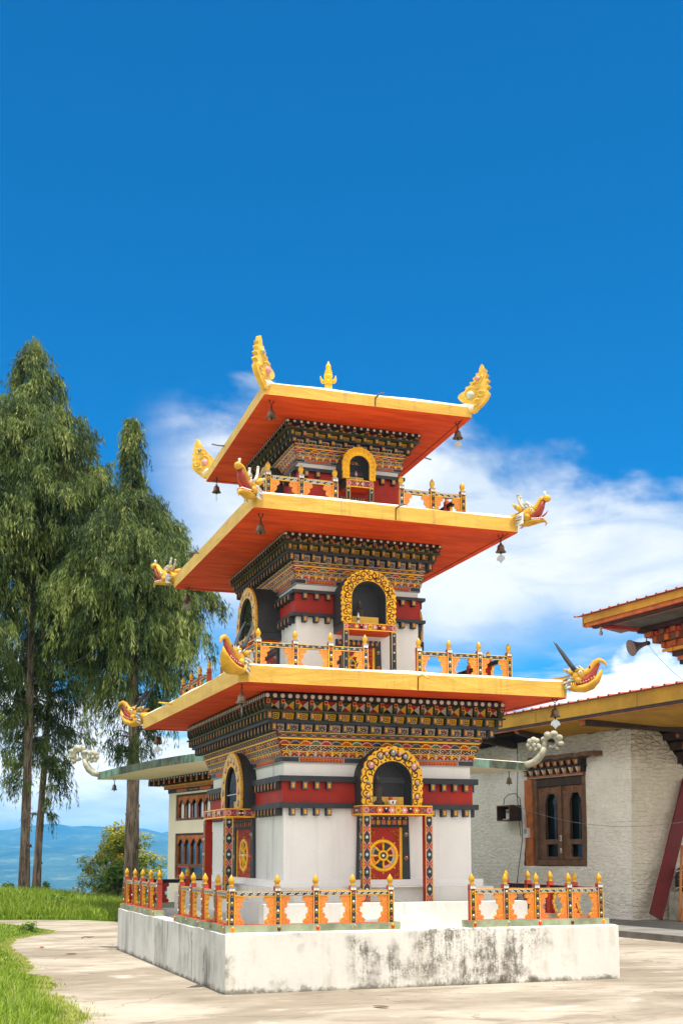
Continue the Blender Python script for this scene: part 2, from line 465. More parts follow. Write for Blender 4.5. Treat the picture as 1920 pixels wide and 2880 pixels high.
# whitewashed rubble wall
def rubble(name, col, joint=0.8, rough=0.9):
    t, b = new_mat(name)
    tc = t.n('ShaderNodeTexCoord')
    P = tc.outputs['Object']
    nz = t.n('ShaderNodeTexNoise')
    nz.inputs['Scale'].default_value = 3.0
    nz.inputs['Detail'].default_value = 6
    t.link(P, nz.inputs['Vector'])
    wv = t.n('ShaderNodeVectorMath', operation='MULTIPLY_ADD')
    t.link(nz.outputs['Color'], wv.inputs[0])
    wv.inputs[1].default_value = (0.20, 0.20, 0.085)
    t.link(P, wv.inputs[2])
    sp = t.n('ShaderNodeSeparateXYZ')
    t.link(P, sp.inputs[0])
    vo = t.n('ShaderNodeTexVoronoi', feature='DISTANCE_TO_EDGE')
    vo.inputs['Scale'].default_value = 1.0
    vo.inputs['Randomness'].default_value = 0.85
    t.link(t.mapping(wv.outputs[0], (3.4, 3.4, 9.5)), vo.inputs['Vector'])
    d = vo.outputs['Distance']
    wear = t.noise(P, 0.8, 5, 0.6)
    up = t.smooth(t.m('ADD', sp.outputs[2], t.m('MULTIPLY', wear, 1.6)), 4.2, 5.0)
    brk = t.noise(P, 5.0, 6, 0.7)
    gap = t.m('MULTIPLY', t.m('SUBTRACT', 1.0, t.smooth(d, 0.0, 0.035)), t.smooth(brk, 0.50, 0.62))
    j = t.m('MULTIPLY', gap, t.m('ADD', t.m('MULTIPLY', t.smooth(wear, 0.45, 0.6), 0.35), up))
    f1 = t.noise(P, 8, 9, 0.75, 0.6)
    f2 = t.noise(P, 34, 9, 0.8)
    f3 = t.noise(t.mapping(P, (5, 5, 1.4), (3, 1, 0)), 1.0, 6, 0.7)
    big = t.noise(P, 1.1, 5, 0.6)
    c = t.mix(t.smooth(f1, 0.36, 0.60), tuple(x * 0.90 for x in col), col)
    c = t.mix(t.m('MULTIPLY', t.smooth(big, 0.52, 0.66), 0.24), c, (0.62, 0.53, 0.38))
    c = t.mix(t.m('MULTIPLY', t.smooth(f3, 0.55, 0.72), 0.25), c, tuple(x * 0.62 for x in col))
    c = t.mix(t.m('MULTIPLY', up, 0.55), c, (0.52, 0.43, 0.28))
    c = t.mix(t.m('MULTIPLY', t.m('MULTIPLY', t.smooth(f2, 0.60, 0.70), t.smooth(f3, 0.40, 0.55)), 0.8), c, tuple(x * 0.28 for x in col))
    c = t.mix(t.m('MULTIPLY', j, joint), c, (0.07, 0.055, 0.04))
    t.link(c, b.inputs['Base Color'])
    b.inputs['Roughness'].default_value = 0.92
    b.inputs['Specular IOR Level'].default_value = 0.1
    # coursed quoins show as short dark joints beside the corner
    cdist = t.m('MAXIMUM', t.m('ABSOLUTE', sp.outputs[0]), t.m('ABSOLUTE', sp.outputs[1]))
    fr_ = t.m('FRACT', t.m('ADD', t.m('MULTIPLY', sp.outputs[2], 4.3), t.m('MULTIPLY', f3, 0.35)))
    qn = t.noise(t.mapping(P, (3.5, 3.5, 9.0)), 1.0, 4, 0.6)
    q = t.m('MULTIPLY', t.m('MULTIPLY', t.m('SUBTRACT', 1.0, t.smooth(fr_, 0.0, 0.055)), t.smooth(cdist, 0.35, 0.75, 1.0, 0.0)), t.smooth(qn, 0.45, 0.52))
    c = t.mix(t.m('MULTIPLY', q, 0.75), c, (0.10, 0.085, 0.065))
    t.link(c, b.inputs['Base Color'])
    h = t.m('ADD', t.m('MULTIPLY', t.smooth(d, 0.0, 0.22), t.m('ADD', t.m('MULTIPLY', up, 1.1), 0.45)), t.m('ADD', t.m('MULTIPLY', f1, 1.3), t.m('MULTIPLY', f2, 0.5)))
    bump(t, b, h, rough, 0.055)


rubble('rubble', (0.95, 0.915, 0.815), 0.8, 0.6)
rubble('rubble_warm', (0.93, 0.865, 0.705), 0.8, 0.9)

# glass: mostly mirror-like panes over dark rooms
t, b = new_mat('glass_dark')
b.inputs['Base Color'].default_value = (0.012, 0.016, 0.016, 1)
b.inputs['Roughness'].default_value = 0.08
b.inputs['Specular IOR Level'].default_value = 0.22
m = bpy.data.materials.new('pane_glass')
m.use_nodes = True
m.node_tree.nodes.clear()
t = NT(m.node_tree)
g = t.n('ShaderNodeBsdfGlossy')
g.inputs['Roughness'].default_value = 0.02
tr = t.n('ShaderNodeBsdfTransparent')
fr = t.n('ShaderNodeFresnel')
fr.inputs['IOR'].default_value = 1.5
mx = t.n('ShaderNodeMixShader')
t.link(t.m('MULTIPLY', fr.outputs[0], 0.28), mx.inputs[0])
t.link(tr.outputs[0], mx.inputs[1])
t.link(g.outputs[0], mx.inputs[2])
o = t.n('ShaderNodeOutputMaterial')
t.link(mx.outputs[0], o.inputs[0])
M['pane_glass'] = m

# bark
t, b = new_mat('bark')
tc = t.n('ShaderNodeTexCoord')
P = tc.outputs['Object']
n1 = t.noise(t.mapping(P, (16, 16, 2.2)), 1.0, 7, 0.7, 0.6)
n2 = t.noise(P, 2.0, 4, 0.6)
c = t.mix(t.smooth(n1, 0.35, 0.68), (0.07, 0.048, 0.034), (0.36, 0.27, 0.20))
c = t.mix(t.m('MULTIPLY', t.smooth(n2, 0.45, 0.7), 0.4), c, (0.20, 0.18, 0.15))
t.link(c, b.inputs['Base Color'])
b.inputs['Roughness'].default_value = 0.95
b.inputs['Specular IOR Level'].default_value = 0.1
bump(t, b, n1, 0.9, 0.04)


def leafmat(name, stops, trans=0.35, rough=0.55):
    """leaf colour from the per-leaf attribute 'tint' (0..1)"""
    m = bpy.data.materials.new(name)
    m.use_nodes = True
    m.node_tree.nodes.clear()
    t = NT(m.node_tree)
    at = t.n('ShaderNodeAttribute')
    at.attribute_name = 'tint'
    cr = t.n('ShaderNodeValToRGB')
    e = cr.color_ramp.elements
    e[0].position, e[0].color = stops[0][0], tuple(stops[0][1]) + (1,)
    e[1].position, e[1].color = stops[-1][0], tuple(stops[-1][1]) + (1,)
    for p, c in stops[1:-1]:
        x = e.new(p)
        x.color = tuple(c) + (1,)
    t.link(at.outputs['Fac'], cr.inputs[0])
    b = t.n('ShaderNodeBsdfPrincipled')
    t.link(cr.outputs[0], b.inputs['Base Color'])
    b.inputs['Roughness'].default_value = rough
    b.inputs['Specular IOR Level'].default_value = 0.25
    tl = t.n('ShaderNodeBsdfTranslucent')
    t.link(cr.outputs[0], tl.inputs[0])
    mx = t.n('ShaderNodeMixShader')
    mx.inputs[0].default_value = trans
    t.link(b.outputs[0], mx.inputs[1])
    t.link(tl.outputs[0], mx.inputs[2])
    o = t.n('ShaderNodeOutputMaterial')
    t.link(mx.outputs[0], o.inputs[0])
    M[name] = m


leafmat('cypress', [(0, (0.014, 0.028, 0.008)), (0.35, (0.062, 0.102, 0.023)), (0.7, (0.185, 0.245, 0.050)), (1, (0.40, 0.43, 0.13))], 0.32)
leafmat('photinia', [(0, (0.045, 0.095, 0.015)), (0.4, (0.19, 0.29, 0.03)), (0.75, (0.50, 0.42, 0.04)), (1, (0.58, 0.20, 0.06))], 0.3, 0.4)
leafmat('leafy', [(0, (0.05, 0.11, 0.02)), (1, (0.24, 0.36, 0.05))], 0.35, 0.4)
leafmat('grass_blade', [(0, (0.05, 0.12, 0.010)), (0.5, (0.21, 0.335, 0.022)), (0.88, (0.40, 0.48, 0.06)), (1, (0.50, 0.42, 0.20))], 0.4, 0.5)

t, b = new_mat('turf_soil')
tc = t.n('ShaderNodeTexCoord')
n1 = t.noise(tc.outputs['Object'], 5, 6, 0.7)
t.link(t.mix(n1, (0.07, 0.13, 0.02), (0.16, 0.21, 0.045)), b.inputs['Base Color'])
b.inputs['Roughness'].default_value = 0.95

t, b = new_mat('far_hills')
tc = t.n('ShaderNodeTexCoord')
P = tc.outputs['Object']
n1 = t.noise(P, 0.0022, 7, 0.65)
n2 = t.noise(P, 0.011, 7, 0.7)
c = t.mix(t.smooth(n1, 0.35, 0.65), (0.018, 0.040, 0.020), (0.070, 0.105, 0.040))
c = t.mix(t.m('MULTIPLY', t.m('MULTIPLY', t.smooth(n2, 0.50, 0.64), t.smooth(n1, 0.40, 0.56)), 0.75), c, (0.20, 0.23, 0.11))
t.link(c, b.inputs['Base Color'])
b.inputs['Roughness'].default_value = 1.0
b.inputs['Specular IOR Level'].default_value = 0.0

m = bpy.data.materials.new('haze')
m.use_nodes = True
m.node_tree.nodes.clear()
t = NT(m.node_tree)
v = t.n('ShaderNodeVolumePrincipled')
v.inputs['Color'].default_value = (0.11, 0.50, 1.0, 1)
v.inputs['Density'].default_value = 0.00015
v.inputs['Anisotropy'].default_value = 0.0
o = t.n('ShaderNodeOutputMaterial')
t.link(v.outputs[0], o.inputs['Volume'])
M['haze'] = m
CAMX, CAMY = cam_o.location.x, cam_o.location.y

# ---------------------------------------------------------------- building helpers
class MB:
    """collects faces and links them as ONE mesh object"""
    def __init__(s, xf=None):
        s.V, s.F, s.K, s.Sm = [], [], [], []
        s.xf = xf

    def v(s, p):
        if s.xf:
            p = s.xf(*p)
        s.V.append((float(p[0]), float(p[1]), float(p[2])))
        return len(s.V) - 1

    def face(s, ids, mat, smooth=False):
        s.F.append(tuple(ids))
        s.K.append(mat)
        s.Sm.append(smooth)

    def poly(s, pts, mat):
        s.face([s.v(p) for p in pts], mat)

    def hexa(s, c, mat, top=None, front=None):
        """c: 8 corners, bottom loop then top loop"""
        i = [s.v(p) for p in c]
        for q, k in (((0, 3, 2, 1), mat), ((4, 5, 6, 7), top or mat), ((0, 1, 5, 4), front or mat), ((1, 2, 6, 5), mat), ((2, 3, 7, 6), mat), ((3, 0, 4, 7), mat)):
            s.face([i[a] for a in q], k)

    def box(s, x0, x1, y0, y1, z0, z1, mat, top=None, front=None):
        s.hexa([(x0, y0, z0), (x1, y0, z0), (x1, y1, z0), (x0, y1, z0), (x0, y0, z1), (x1, y0, z1), (x1, y1, z1), (x0, y1, z1)], mat, top, front)

    def prism(s, pts, fn, d0, d1, mat, side=None):
        """outline pts (a,b) swept from depth d0 (back) to d1 (front); fn(a,b,d)->p"""
        n = len(pts)
        A = [s.v(fn(a, b, d0)) for a, b in pts]
        B = [s.v(fn(a, b, d1)) for a, b in pts]
        s.face(A[::-1], mat)
        s.face(B, mat)
        for i in range(n):
            j = (i + 1) % n
            s.face((A[i], A[j], B[j], B[i]), side or mat)

    def loft(s, rings, mat, caps=True, smooth=True, closed=True):
        R = [[s.v(p) for p in r] for r in rings]
        n = len(R[0])
        for a, b in zip(R[:-1], R[1:]):
            for i in range(n if closed else n - 1):
                j = (i + 1) % n
                s.face((a[i], a[j], b[j], b[i]), mat, smooth)
        if caps:
            s.face(R[0][::-1], mat)
            s.face(R[-1], mat)

    def tube(s, path, rad, mat, n=8, caps=True, flat=1.0):
        path = [Vector(p) for p in path]
        if isinstance(rad, (int, float)):
            rad = [rad] * len(path)
        up = None
        rings = []
        for i, p in enumerate(path):
            d = (path[min(i + 1, len(path) - 1)] - path[max(i - 1, 0)])
            d.normalize()
            if up is None:
                up = Vector((0, 0, 1)) if abs(d.z) < 0.9 else Vector((1, 0, 0))
            a = d.cross(up)
            a.normalize()
            b = a.cross(d)
            up = b
            rings.append([p + a * (rad[i] * math.cos(2 * PI * k / n)) + b * (rad[i] * flat * math.sin(2 * PI * k / n)) for k in range(n)])
        s.loft(rings, mat, caps)

    def lathe(s, prof, o, mat, n=14, caps=True):
        s.loft([[(o[0] + r * math.cos(2 * PI * k / n), o[1] + r * math.sin(2 * PI * k / n), o[2] + z) for k in range(n)] for r, z in prof], mat, caps)

    def ell(s, c, r, mat, n=12, h=8, top=True):
        """ellipsoid"""
        rings = []
        for i in range(h + 1):
            a = -PI / 2 + PI * i / h
            q = max(math.cos(a), 0.02)
            rings.append([(c[0] + r[0] * q * math.cos(2 * PI * k / n), c[1] + r[1] * q * math.sin(2 * PI * k / n), c[2] + r[2] * math.sin(a)) for k in range(n)])
        s.loft(rings, mat)

    def build(s, name, parent=None, loc=None, rotz=0.0):
        me = bpy.data.meshes.new(name)
        me.from_pydata(s.V, [], s.F)
        keys = []
        idx = np.empty(len(s.K), dtype=np.int32)
        for i, k in enumerate(s.K):
            if k not in keys:
                keys.append(k)
            idx[i] = keys.index(k)
        for k in keys:
            me.materials.append(M[k])
        me.polygons.foreach_set('material_index', idx)
        me.polygons.foreach_set('use_smooth', np.array(s.Sm, dtype=bool))
        me.update()
        bm = bmesh.new()
        bm.from_mesh(me)
        bmesh.ops.recalc_face_normals(bm, faces=bm.faces)
        bm.to_mesh(me)
        bm.free()
        o = bpy.data.objects.new(name, me)
        COL.objects.link(o)
        if parent:
            o.parent = parent
        if loc:
            o.location = loc
        o.rotation_euler = (0, 0, rotz)
        return o


def tag(o, label=None, cat=None, group=None, kind=None):
    if label:
        o['label'] = label
    if cat:
        o['category'] = cat
    if group:
        o['group'] = group
    if kind:
        o['kind'] = kind
    return o


def thing(name, label, cat, loc=(0, 0, 0), rotz=0.0, group=None):
    o = bpy.data.objects.new(name, None)
    o.empty_display_size = 0.1
    COL.objects.link(o)
    o.location = loc
    o.rotation_euler = (0, 0, rotz)
    return tag(o, label, cat, group)


def dup(root, loc, rotz, label, group=None, scale=None):
    def cp(o, par):
        c = o.copy()
        COL.objects.link(c)
        if par:
            c.parent = par
        for ch in [x for x in bpy.data.objects if x.parent == o]:
            cp(ch, c)
        return c
    r = cp(root, None)
    r.location = loc
    r.rotation_euler = (0, 0, rotz)
    if scale:
        r.scale = scale
    r['label'] = label
    if group:
        r['group'] = group
    return r


def side(cx, cy, hx, hy, k):
    """frame of one face of a rectangular storey: (s along, d outwards, z) -> world; k 0 front, 1 right, 2 back, 3 left"""
    if k == 0:
        return (lambda s, d, z: (cx + s, cy - hy - d, z)), hx
    if k == 1:
        return (lambda s, d, z: (cx + hx + d, cy + s, z)), hy
    if k == 2:
        return (lambda s, d, z: (cx - s, cy + hy + d, z)), hx
    return (lambda s, d, z: (cx - hx - d, cy - s, z)), hy


def ring(mb, cx, cy, hx, hy, o, z0, z1, mat, inner=None):
    """a solid slab ring (or full slab) round a storey"""
    x0, x1, y0, y1 = cx - hx - o, cx + hx + o, cy - hy - o, cy + hy + o
    mb.box(x0, x1, y0, y1, z0, z1, mat)


class Pat:
    """flat painted pattern on a plane: P(a,b,c) maps (along, up, outwards); every layer lies 1.5 mm above the last"""
    def __init__(s, mb, P, e=0.0016):
        s.mb, s.P, s.e = mb, P, e

    def q(s, a0, b0, a1, b1, mat, l=1):
        s.mb.poly([s.P(a0, b0, s.e * l), s.P(a1, b0, s.e * l), s.P(a1, b1, s.e * l), s.P(a0, b1, s.e * l)], mat)

    def p(s, pts, mat, l=1):
        s.mb.poly([s.P(a, b, s.e * l) for a, b in pts], mat)

    def disc(s, a, b, ra, rb, mat, l=1, n=10, t0=0.0, t1=2 * PI):
        full = abs(t1 - t0 - 2 * PI) < 1e-4
        m = n if full else n + 1
        s.p([(a + ra * math.cos(t0 + (t1 - t0) * i / n), b + rb * math.sin(t0 + (t1 - t0) * i / n)) for i in range(m)], mat, l)

    def line(s, pts, w, mat, l=1, closed=False):
        n = len(pts)
        for i in range(n if closed else n - 1):
            (x0, y0), (x1, y1) = pts[i], pts[(i + 1) % n]
            L = math.hypot(x1 - x0, y1 - y0) or 1e-6
            dx, dy = -(y1 - y0) / L * w / 2, (x1 - x0) / L * w / 2
            ex, ey = (x1 - x0) / L * w * 0.3, (y1 - y0) / L * w * 0.3
            s.p([(x0 - ex + dx, y0 - ey + dy), (x1 + ex + dx, y1 + ey + dy), (x1 + ex - dx, y1 + ey - dy), (x0 - ex - dx, y0 - ey - dy)], mat, l)

    def frame(s, a0, b0, a1, b1, w, mat, l=1):
        s.q(a0, b0, a1, b0 + w, mat, l)
        s.q(a0, b1 - w, a1, b1, mat, l)
        s.q(a0, b0 + w, a0 + w, b1 - w, mat, l)
        s.q(a1 - w, b0 + w, a1, b1 - w, mat, l)

    def flower(s, a, b, r, col, core, l=2, n=6, ra=1.0):
        for i in range(n):
            t = 2 * PI * i / n
            s.disc(a + ra * r * 0.62 * math.cos(t), b + r * 0.62 * math.sin(t), r * 0.36 * ra, r * 0.36, col, l, 6)
        s.disc(a, b, r * 0.3 * ra, r * 0.3, core, l + 1, 6)

    def spiral(s, a, b, r, turns, mat, w, l=2, ccw=1, ph=0.0, n=16):
        pts = []
        for i in range(n + 1):
            u = i / n
            t = ph + ccw * turns * 2 * PI * u
            q = r * (1 - 0.82 * u)
            pts.append((a + q * math.cos(t), b + q * math.sin(t)))
        s.line(pts, w, mat, l)

    def gem(s, a, b, r, mat, rim='gold', e=0.012):
        """drop-shaped cabochon set in a painted cup"""
        s.disc(a, b - r * 0.35, r * 1.12, r * 1.25, rim, 1, 12)
        s.disc(a, b - r * 0.35, r * 0.93, r * 1.05, 'charcoal' if mat != 'charcoal' else 'grey', 2, 12)
        rings = []
        for i in range(4):
            t = i / 3 * PI / 2
            q = r * 0.80 * math.cos(t) + 0.0006
            rings.append([s.P(a + q * math.cos(2 * PI * k / 8), b + q * 1.1 * math.sin(2 * PI * k / 8), 0.003 + e * math.sin(t)) for k in range(8)])
        s.mb.loft(rings, mat, caps=False)
        s.disc(a - r * 0.1, b + r * 0.3, r * 0.32, r * 0.36, 'white', int((0.004 + e) / s.e) + 1, 6)


def arch_pts(w, h, n=14, foot=0.0):
    """outline of a round-headed arch, width 2w, total height h, from bottom left clockwise"""
    pts = [(-w + foot, 0)]
    sp = h - w
    for i in range(n + 1):
        t = PI - PI * i / n
        pts.append((w * math.cos(t), sp + w * math.sin(t)))
    pts.append((w - foot, 0))
    return pts

# ---------------------------------------------------------------- ground
def sheet(name, pts, z, mat, kind='structure'):
    m = MB()
    m.poly([(x, y, z) for x, y in pts], mat)
    o = m.build(name)
    tag(o, kind=kind)
    return o


# ---------------------------------------------------------------- platform
PY = 0.02
plat = thing('platform', 'low whitewashed masonry platform with black mould stains carrying the three-tiered stupa', 'platform', (0, 0, 0), PY)
PX0, PX1, PYF, PYB, PZ = -2.53, 2.67, -3.499, 3.483, 0.668
m = MB()
R = random.Random(3)
def wob_line(a, b, n):
    return [a + (b - a) * i / n for i in range(n + 1)]
# slightly uneven top arris: each side is a strip of quads
nseg = 26
def edge_z(i):
    return PZ + 0.010 * math.sin(i * 1.7) * math.sin(i * 0.53)
def wallstrip(p0, p1, mat):
    rows = [[], [], []]
    cx, cy = (PX0 + PX1) / 2, (PYF + PYB) / 2
    f = 0.988
    for i in range(nseg + 1):
        u = i / nseg
        x, y = p0[0] + (p1[0] - p0[0]) * u, p0[1] + (p1[1] - p0[1]) * u
        z = PZ if i in (0, nseg) else edge_z(i)
        rows[0].append((x, y, -0.02))
        rows[1].append((x, y, z))
        rows[2].append((cx + (x - cx) * f, cy + (y - cy) * f, PZ + 0.016))
    m.loft(rows[:2], mat, False, False, False)
    m.loft(rows[1:], mat, False, False, False)
wallstrip((PX0, PYF), (PX1, PYF), 'platform_front')
wallstrip((PX1, PYF), (PX1, PYB), 'platform_front')
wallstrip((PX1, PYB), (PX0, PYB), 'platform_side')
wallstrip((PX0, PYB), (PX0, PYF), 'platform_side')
m.build('wall', plat)
m = MB()
f = 0.988
cx, cy = (PX0 + PX1) / 2, (PYF + PYB) / 2
m.poly([(cx + (x - cx) * f, cy + (y - cy) * f, PZ + 0.016) for x, y in ((PX0, PYF), (PX1, PYF), (PX1, PYB), (PX0, PYB))], 'plaster_step')
m.build('deck', plat)

# ---------------------------------------------------------------- stupa
stupa = thing('stupa', 'tall three-tiered stupa with red soffits, gold eaves and painted brick-like cornices', 'stupa')
BODY = {1: (0.008, 0.0055, 1.336, 2.0225), 2: (-0.0295, -0.0005, 0.9185, 1.2965), 3: (-0.042, 0.022, 0.778, 0.950)}


def body_box(k, o=0.0):
    cx, cy, hx, hy = BODY[k]
    return cx - hx - o, cx + hx + o, cy - hy - o, cy + hy + o


# steps under the lowest storey
m = MB()
cx, cy, hx, hy = BODY[1]
m.box(-1.786, 1.811, cy - 2.745, cy + 2.745, PZ + 0.016, 0.968, 'plaster_step')
m.box(cx - 1.56, cx + 1.56, cy - 2.246, cy + 2.246, 0.968, 1.152, 'plaster_step')
m.box(cx - 1.455, cx + 1.455, cy - 2.143, cy + 2.143, 1.152, 1.245, 'plaster')
for k in (0, 3, 1, 2):
    P, hl = side(cx, cy, hx, hy, k)
    m.xf = P
    lf = 0.62 if k in (0, 2) else 0.86
    # one low doorstep on each side
    if k in (0, 2):
        m.box(-0.79, 0.475, 0.70, 1.09, PZ + 0.016, 0.790, 'plaster_step')
    else:
        m.box(-0.75, 0.75, 0.445, 0.74, PZ + 0.016, 0.790, 'plaster_step')
    m.box(-0.55, 0.55, 0.10, 0.34, 1.152, 1.166, 'plaster_step')
m.build('plinth_steps', stupa)

# storey walls
ZW = {1: (1.2, 2.86), 2: (3.86, 5.42), 3: (6.20, 7.30)}
for k in (1, 2, 3):
    m = MB()
    x0, x1, y0, y1 = body_box(k)
    z0, z1 = ZW[k]
    n = 6
    for kk in range(4):
        P, hl = side(*BODY[k], kk)
        m.xf = P
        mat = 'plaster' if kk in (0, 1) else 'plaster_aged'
        for i in range(n):
            a0, a1 = -hl + 2 * hl * i / n, -hl + 2 * hl * (i + 1) / n
            m.poly([(a0, 0, z0), (a1, 0, z0), (a1, 0, z1), (a0, 0, z1)], mat)
    o = m.build('storey_wall', stupa)

# red frieze, black bands and block rows
BAND = {1: (2.178, 2.25, 2.522, 2.60), 2: (4.878, 4.925, 5.205, 5.252), 3: (6.66, 6.705, 7.10, 7.15)}
LEFT_BLOCKS = []
for k in (1, 2, 3):
    b0, b1, b2, b3 = BAND[k]
    m = MB()
    o = 0.022
    x0, x1, y0, y1 = body_box(k, o)
    m.box(x0, x1, y0, y1, b1, b2, 'red')
    m.build('red_frieze', stupa)
    for z0, z1 in ((b0, b1), (b2, b3)):
        m = MB()
        x0, x1, y0, y1 = body_box(k, 0.085)
        m.box(x0, x1, y0, y1, z0 + 0.001, z1 - 0.001, 'charcoal')
        m.build('black_band', stupa)


def block(mb, P, s, w, z0, z1, d0, d1, body='charcoal', face='block_face'):
    """one projecting beam end with framed face"""
    mb.xf = P
    mb.box(s - w / 2, s + w / 2, d0, d1, z0, z1, body)
    h = z1 - z0
    mb.xf = None
    pt = Pat(mb, lambda a, b, c: P(a, d1 + c, b))
    pt.q(s - w * 0.44, z0 + h * 0.06, s + w * 0.44, z1 - h * 0.06, 'grey', 1)
    pt.q(s - w * 0.38, z0 + h * 0.11, s + w * 0.38, z1 - h * 0.11, 'charcoal', 2)
    pt.q(s - w * 0.28, z0 + h * 0.19, s + w * 0.28, z1 - h * 0.19, face, 3)
    pt.q(s - w * 0.24, z0 + h * 0.30, s + w * 0.24, z0 + h * 0.38, 'gold_bright', 4)
    pt.q(s - w * 0.24, z1 - h * 0.38, s + w * 0.24, z1 - h * 0.30, 'gold_bright', 4)
    pt.q(s - w * 0.04, z0 + h * 0.20, s + w * 0.04, z1 - h * 0.20, 'gold_bright', 5)


# blocks under the black bands (positions follow the photograph's spacing)
rest = MB()
N_IND = [0]
def put_block(*a, ind=False, **k):
    if ind and N_IND[0] < 96:
        mm = MB()
        block(mm, *a, **k)
        mm.build('bracket', stupa)
        N_IND[0] += 1
    else:
        block(rest, *a, **k)


SP = {1: 0.165, 2: 0.17, 3: 0.175}
for k in (1, 2, 3):
    b0, b1, b2, b3 = BAND[k]
    for kk in range(4):
        P, hl = side(*BODY[k], kk)
        excl = {1: 0.60, 2: 0.42, 3: 0.36}[k] + (0.24 if (k == 1 and kk in (1, 3)) else 0)
        sp = SP[k]
        s0 = hl - 0.10
        lst = []
        while s0 > excl:
            lst += [s0, -s0]
            s0 -= sp
        for s0 in sorted(lst):
            for zt in (b0, b2):
                h = 0.098 if k == 1 else 0.082
                put_block(P, s0, 0.066 if k == 1 else 0.062, zt - h, zt, 0.0, 0.092, ind=(kk == 0))

# ---- cornices
CORN = {
    1: dict(dots=(0.375, 3.560, 3.640), tri=(0.372, 3.422, 3.560), s1=(0.375, 3.402, 3.422), d1=(0.348, 3.308, 3.402), s2=(0.30, 3.266, 3.308), d2=(0.262, 3.168, 3.266),
            band=[(0.045, 2.848), (0.064, 2.925), (0.092, 3.005), (0.118, 3.085), (0.150, 3.168)], strip=(0.034, 2.772, 2.848), n=17, bw=0.058),
    2: dict(dots=(0.273, 6.000, 6.006), tri=(0.25, 5.886, 5.975), s1=(0.255, 5.870, 5.888), d1=(0.214, 5.785, 5.870), s2=(0.19, 5.745, 5.785), d2=(0.176, 5.648, 5.745),
            band=[(0.034, 5.410), (0.046, 5.470), (0.062, 5.530), (0.078, 5.588), (0.096, 5.648)], strip=(0.026, 5.344, 5.410), n=14, bw=0.052),
    3: dict(dots=(0.272, 7.76, 7.82), tri=(0.25, 7.712, 7.760), s1=(0.245, 7.690, 7.712), d1=(0.200, 7.610, 7.690), s2=(0.175, 7.578, 7.610), d2=(0.158, 7.496, 7.578),
            band=[(0.045, 7.276), (0.056, 7.330), (0.070, 7.386), (0.084, 7.440), (0.098, 7.496)], strip=(0.036, 7.238, 7.276), n=10, bw=0.056)}
CORN[2]['dots'] = (0.273, 5.955, 6.008)
CORN[2]['tri'] = (0.262, 5.884, 5.955)
CORN[3]['dots'] = (0.272, 7.728, 7.782)
CORN[3]['tri'] = (0.262, 7.672, 7.728)
CORN[3]['s1'] = (0.262, 7.657, 7.672)
CORN[3]['d1'] = (0.200, 7.585, 7.657)
CORN[3]['s2'] = (0.175, 7.562, 7.585)
CORN[3]['d2'] = (0.158, 7.496, 7.562)

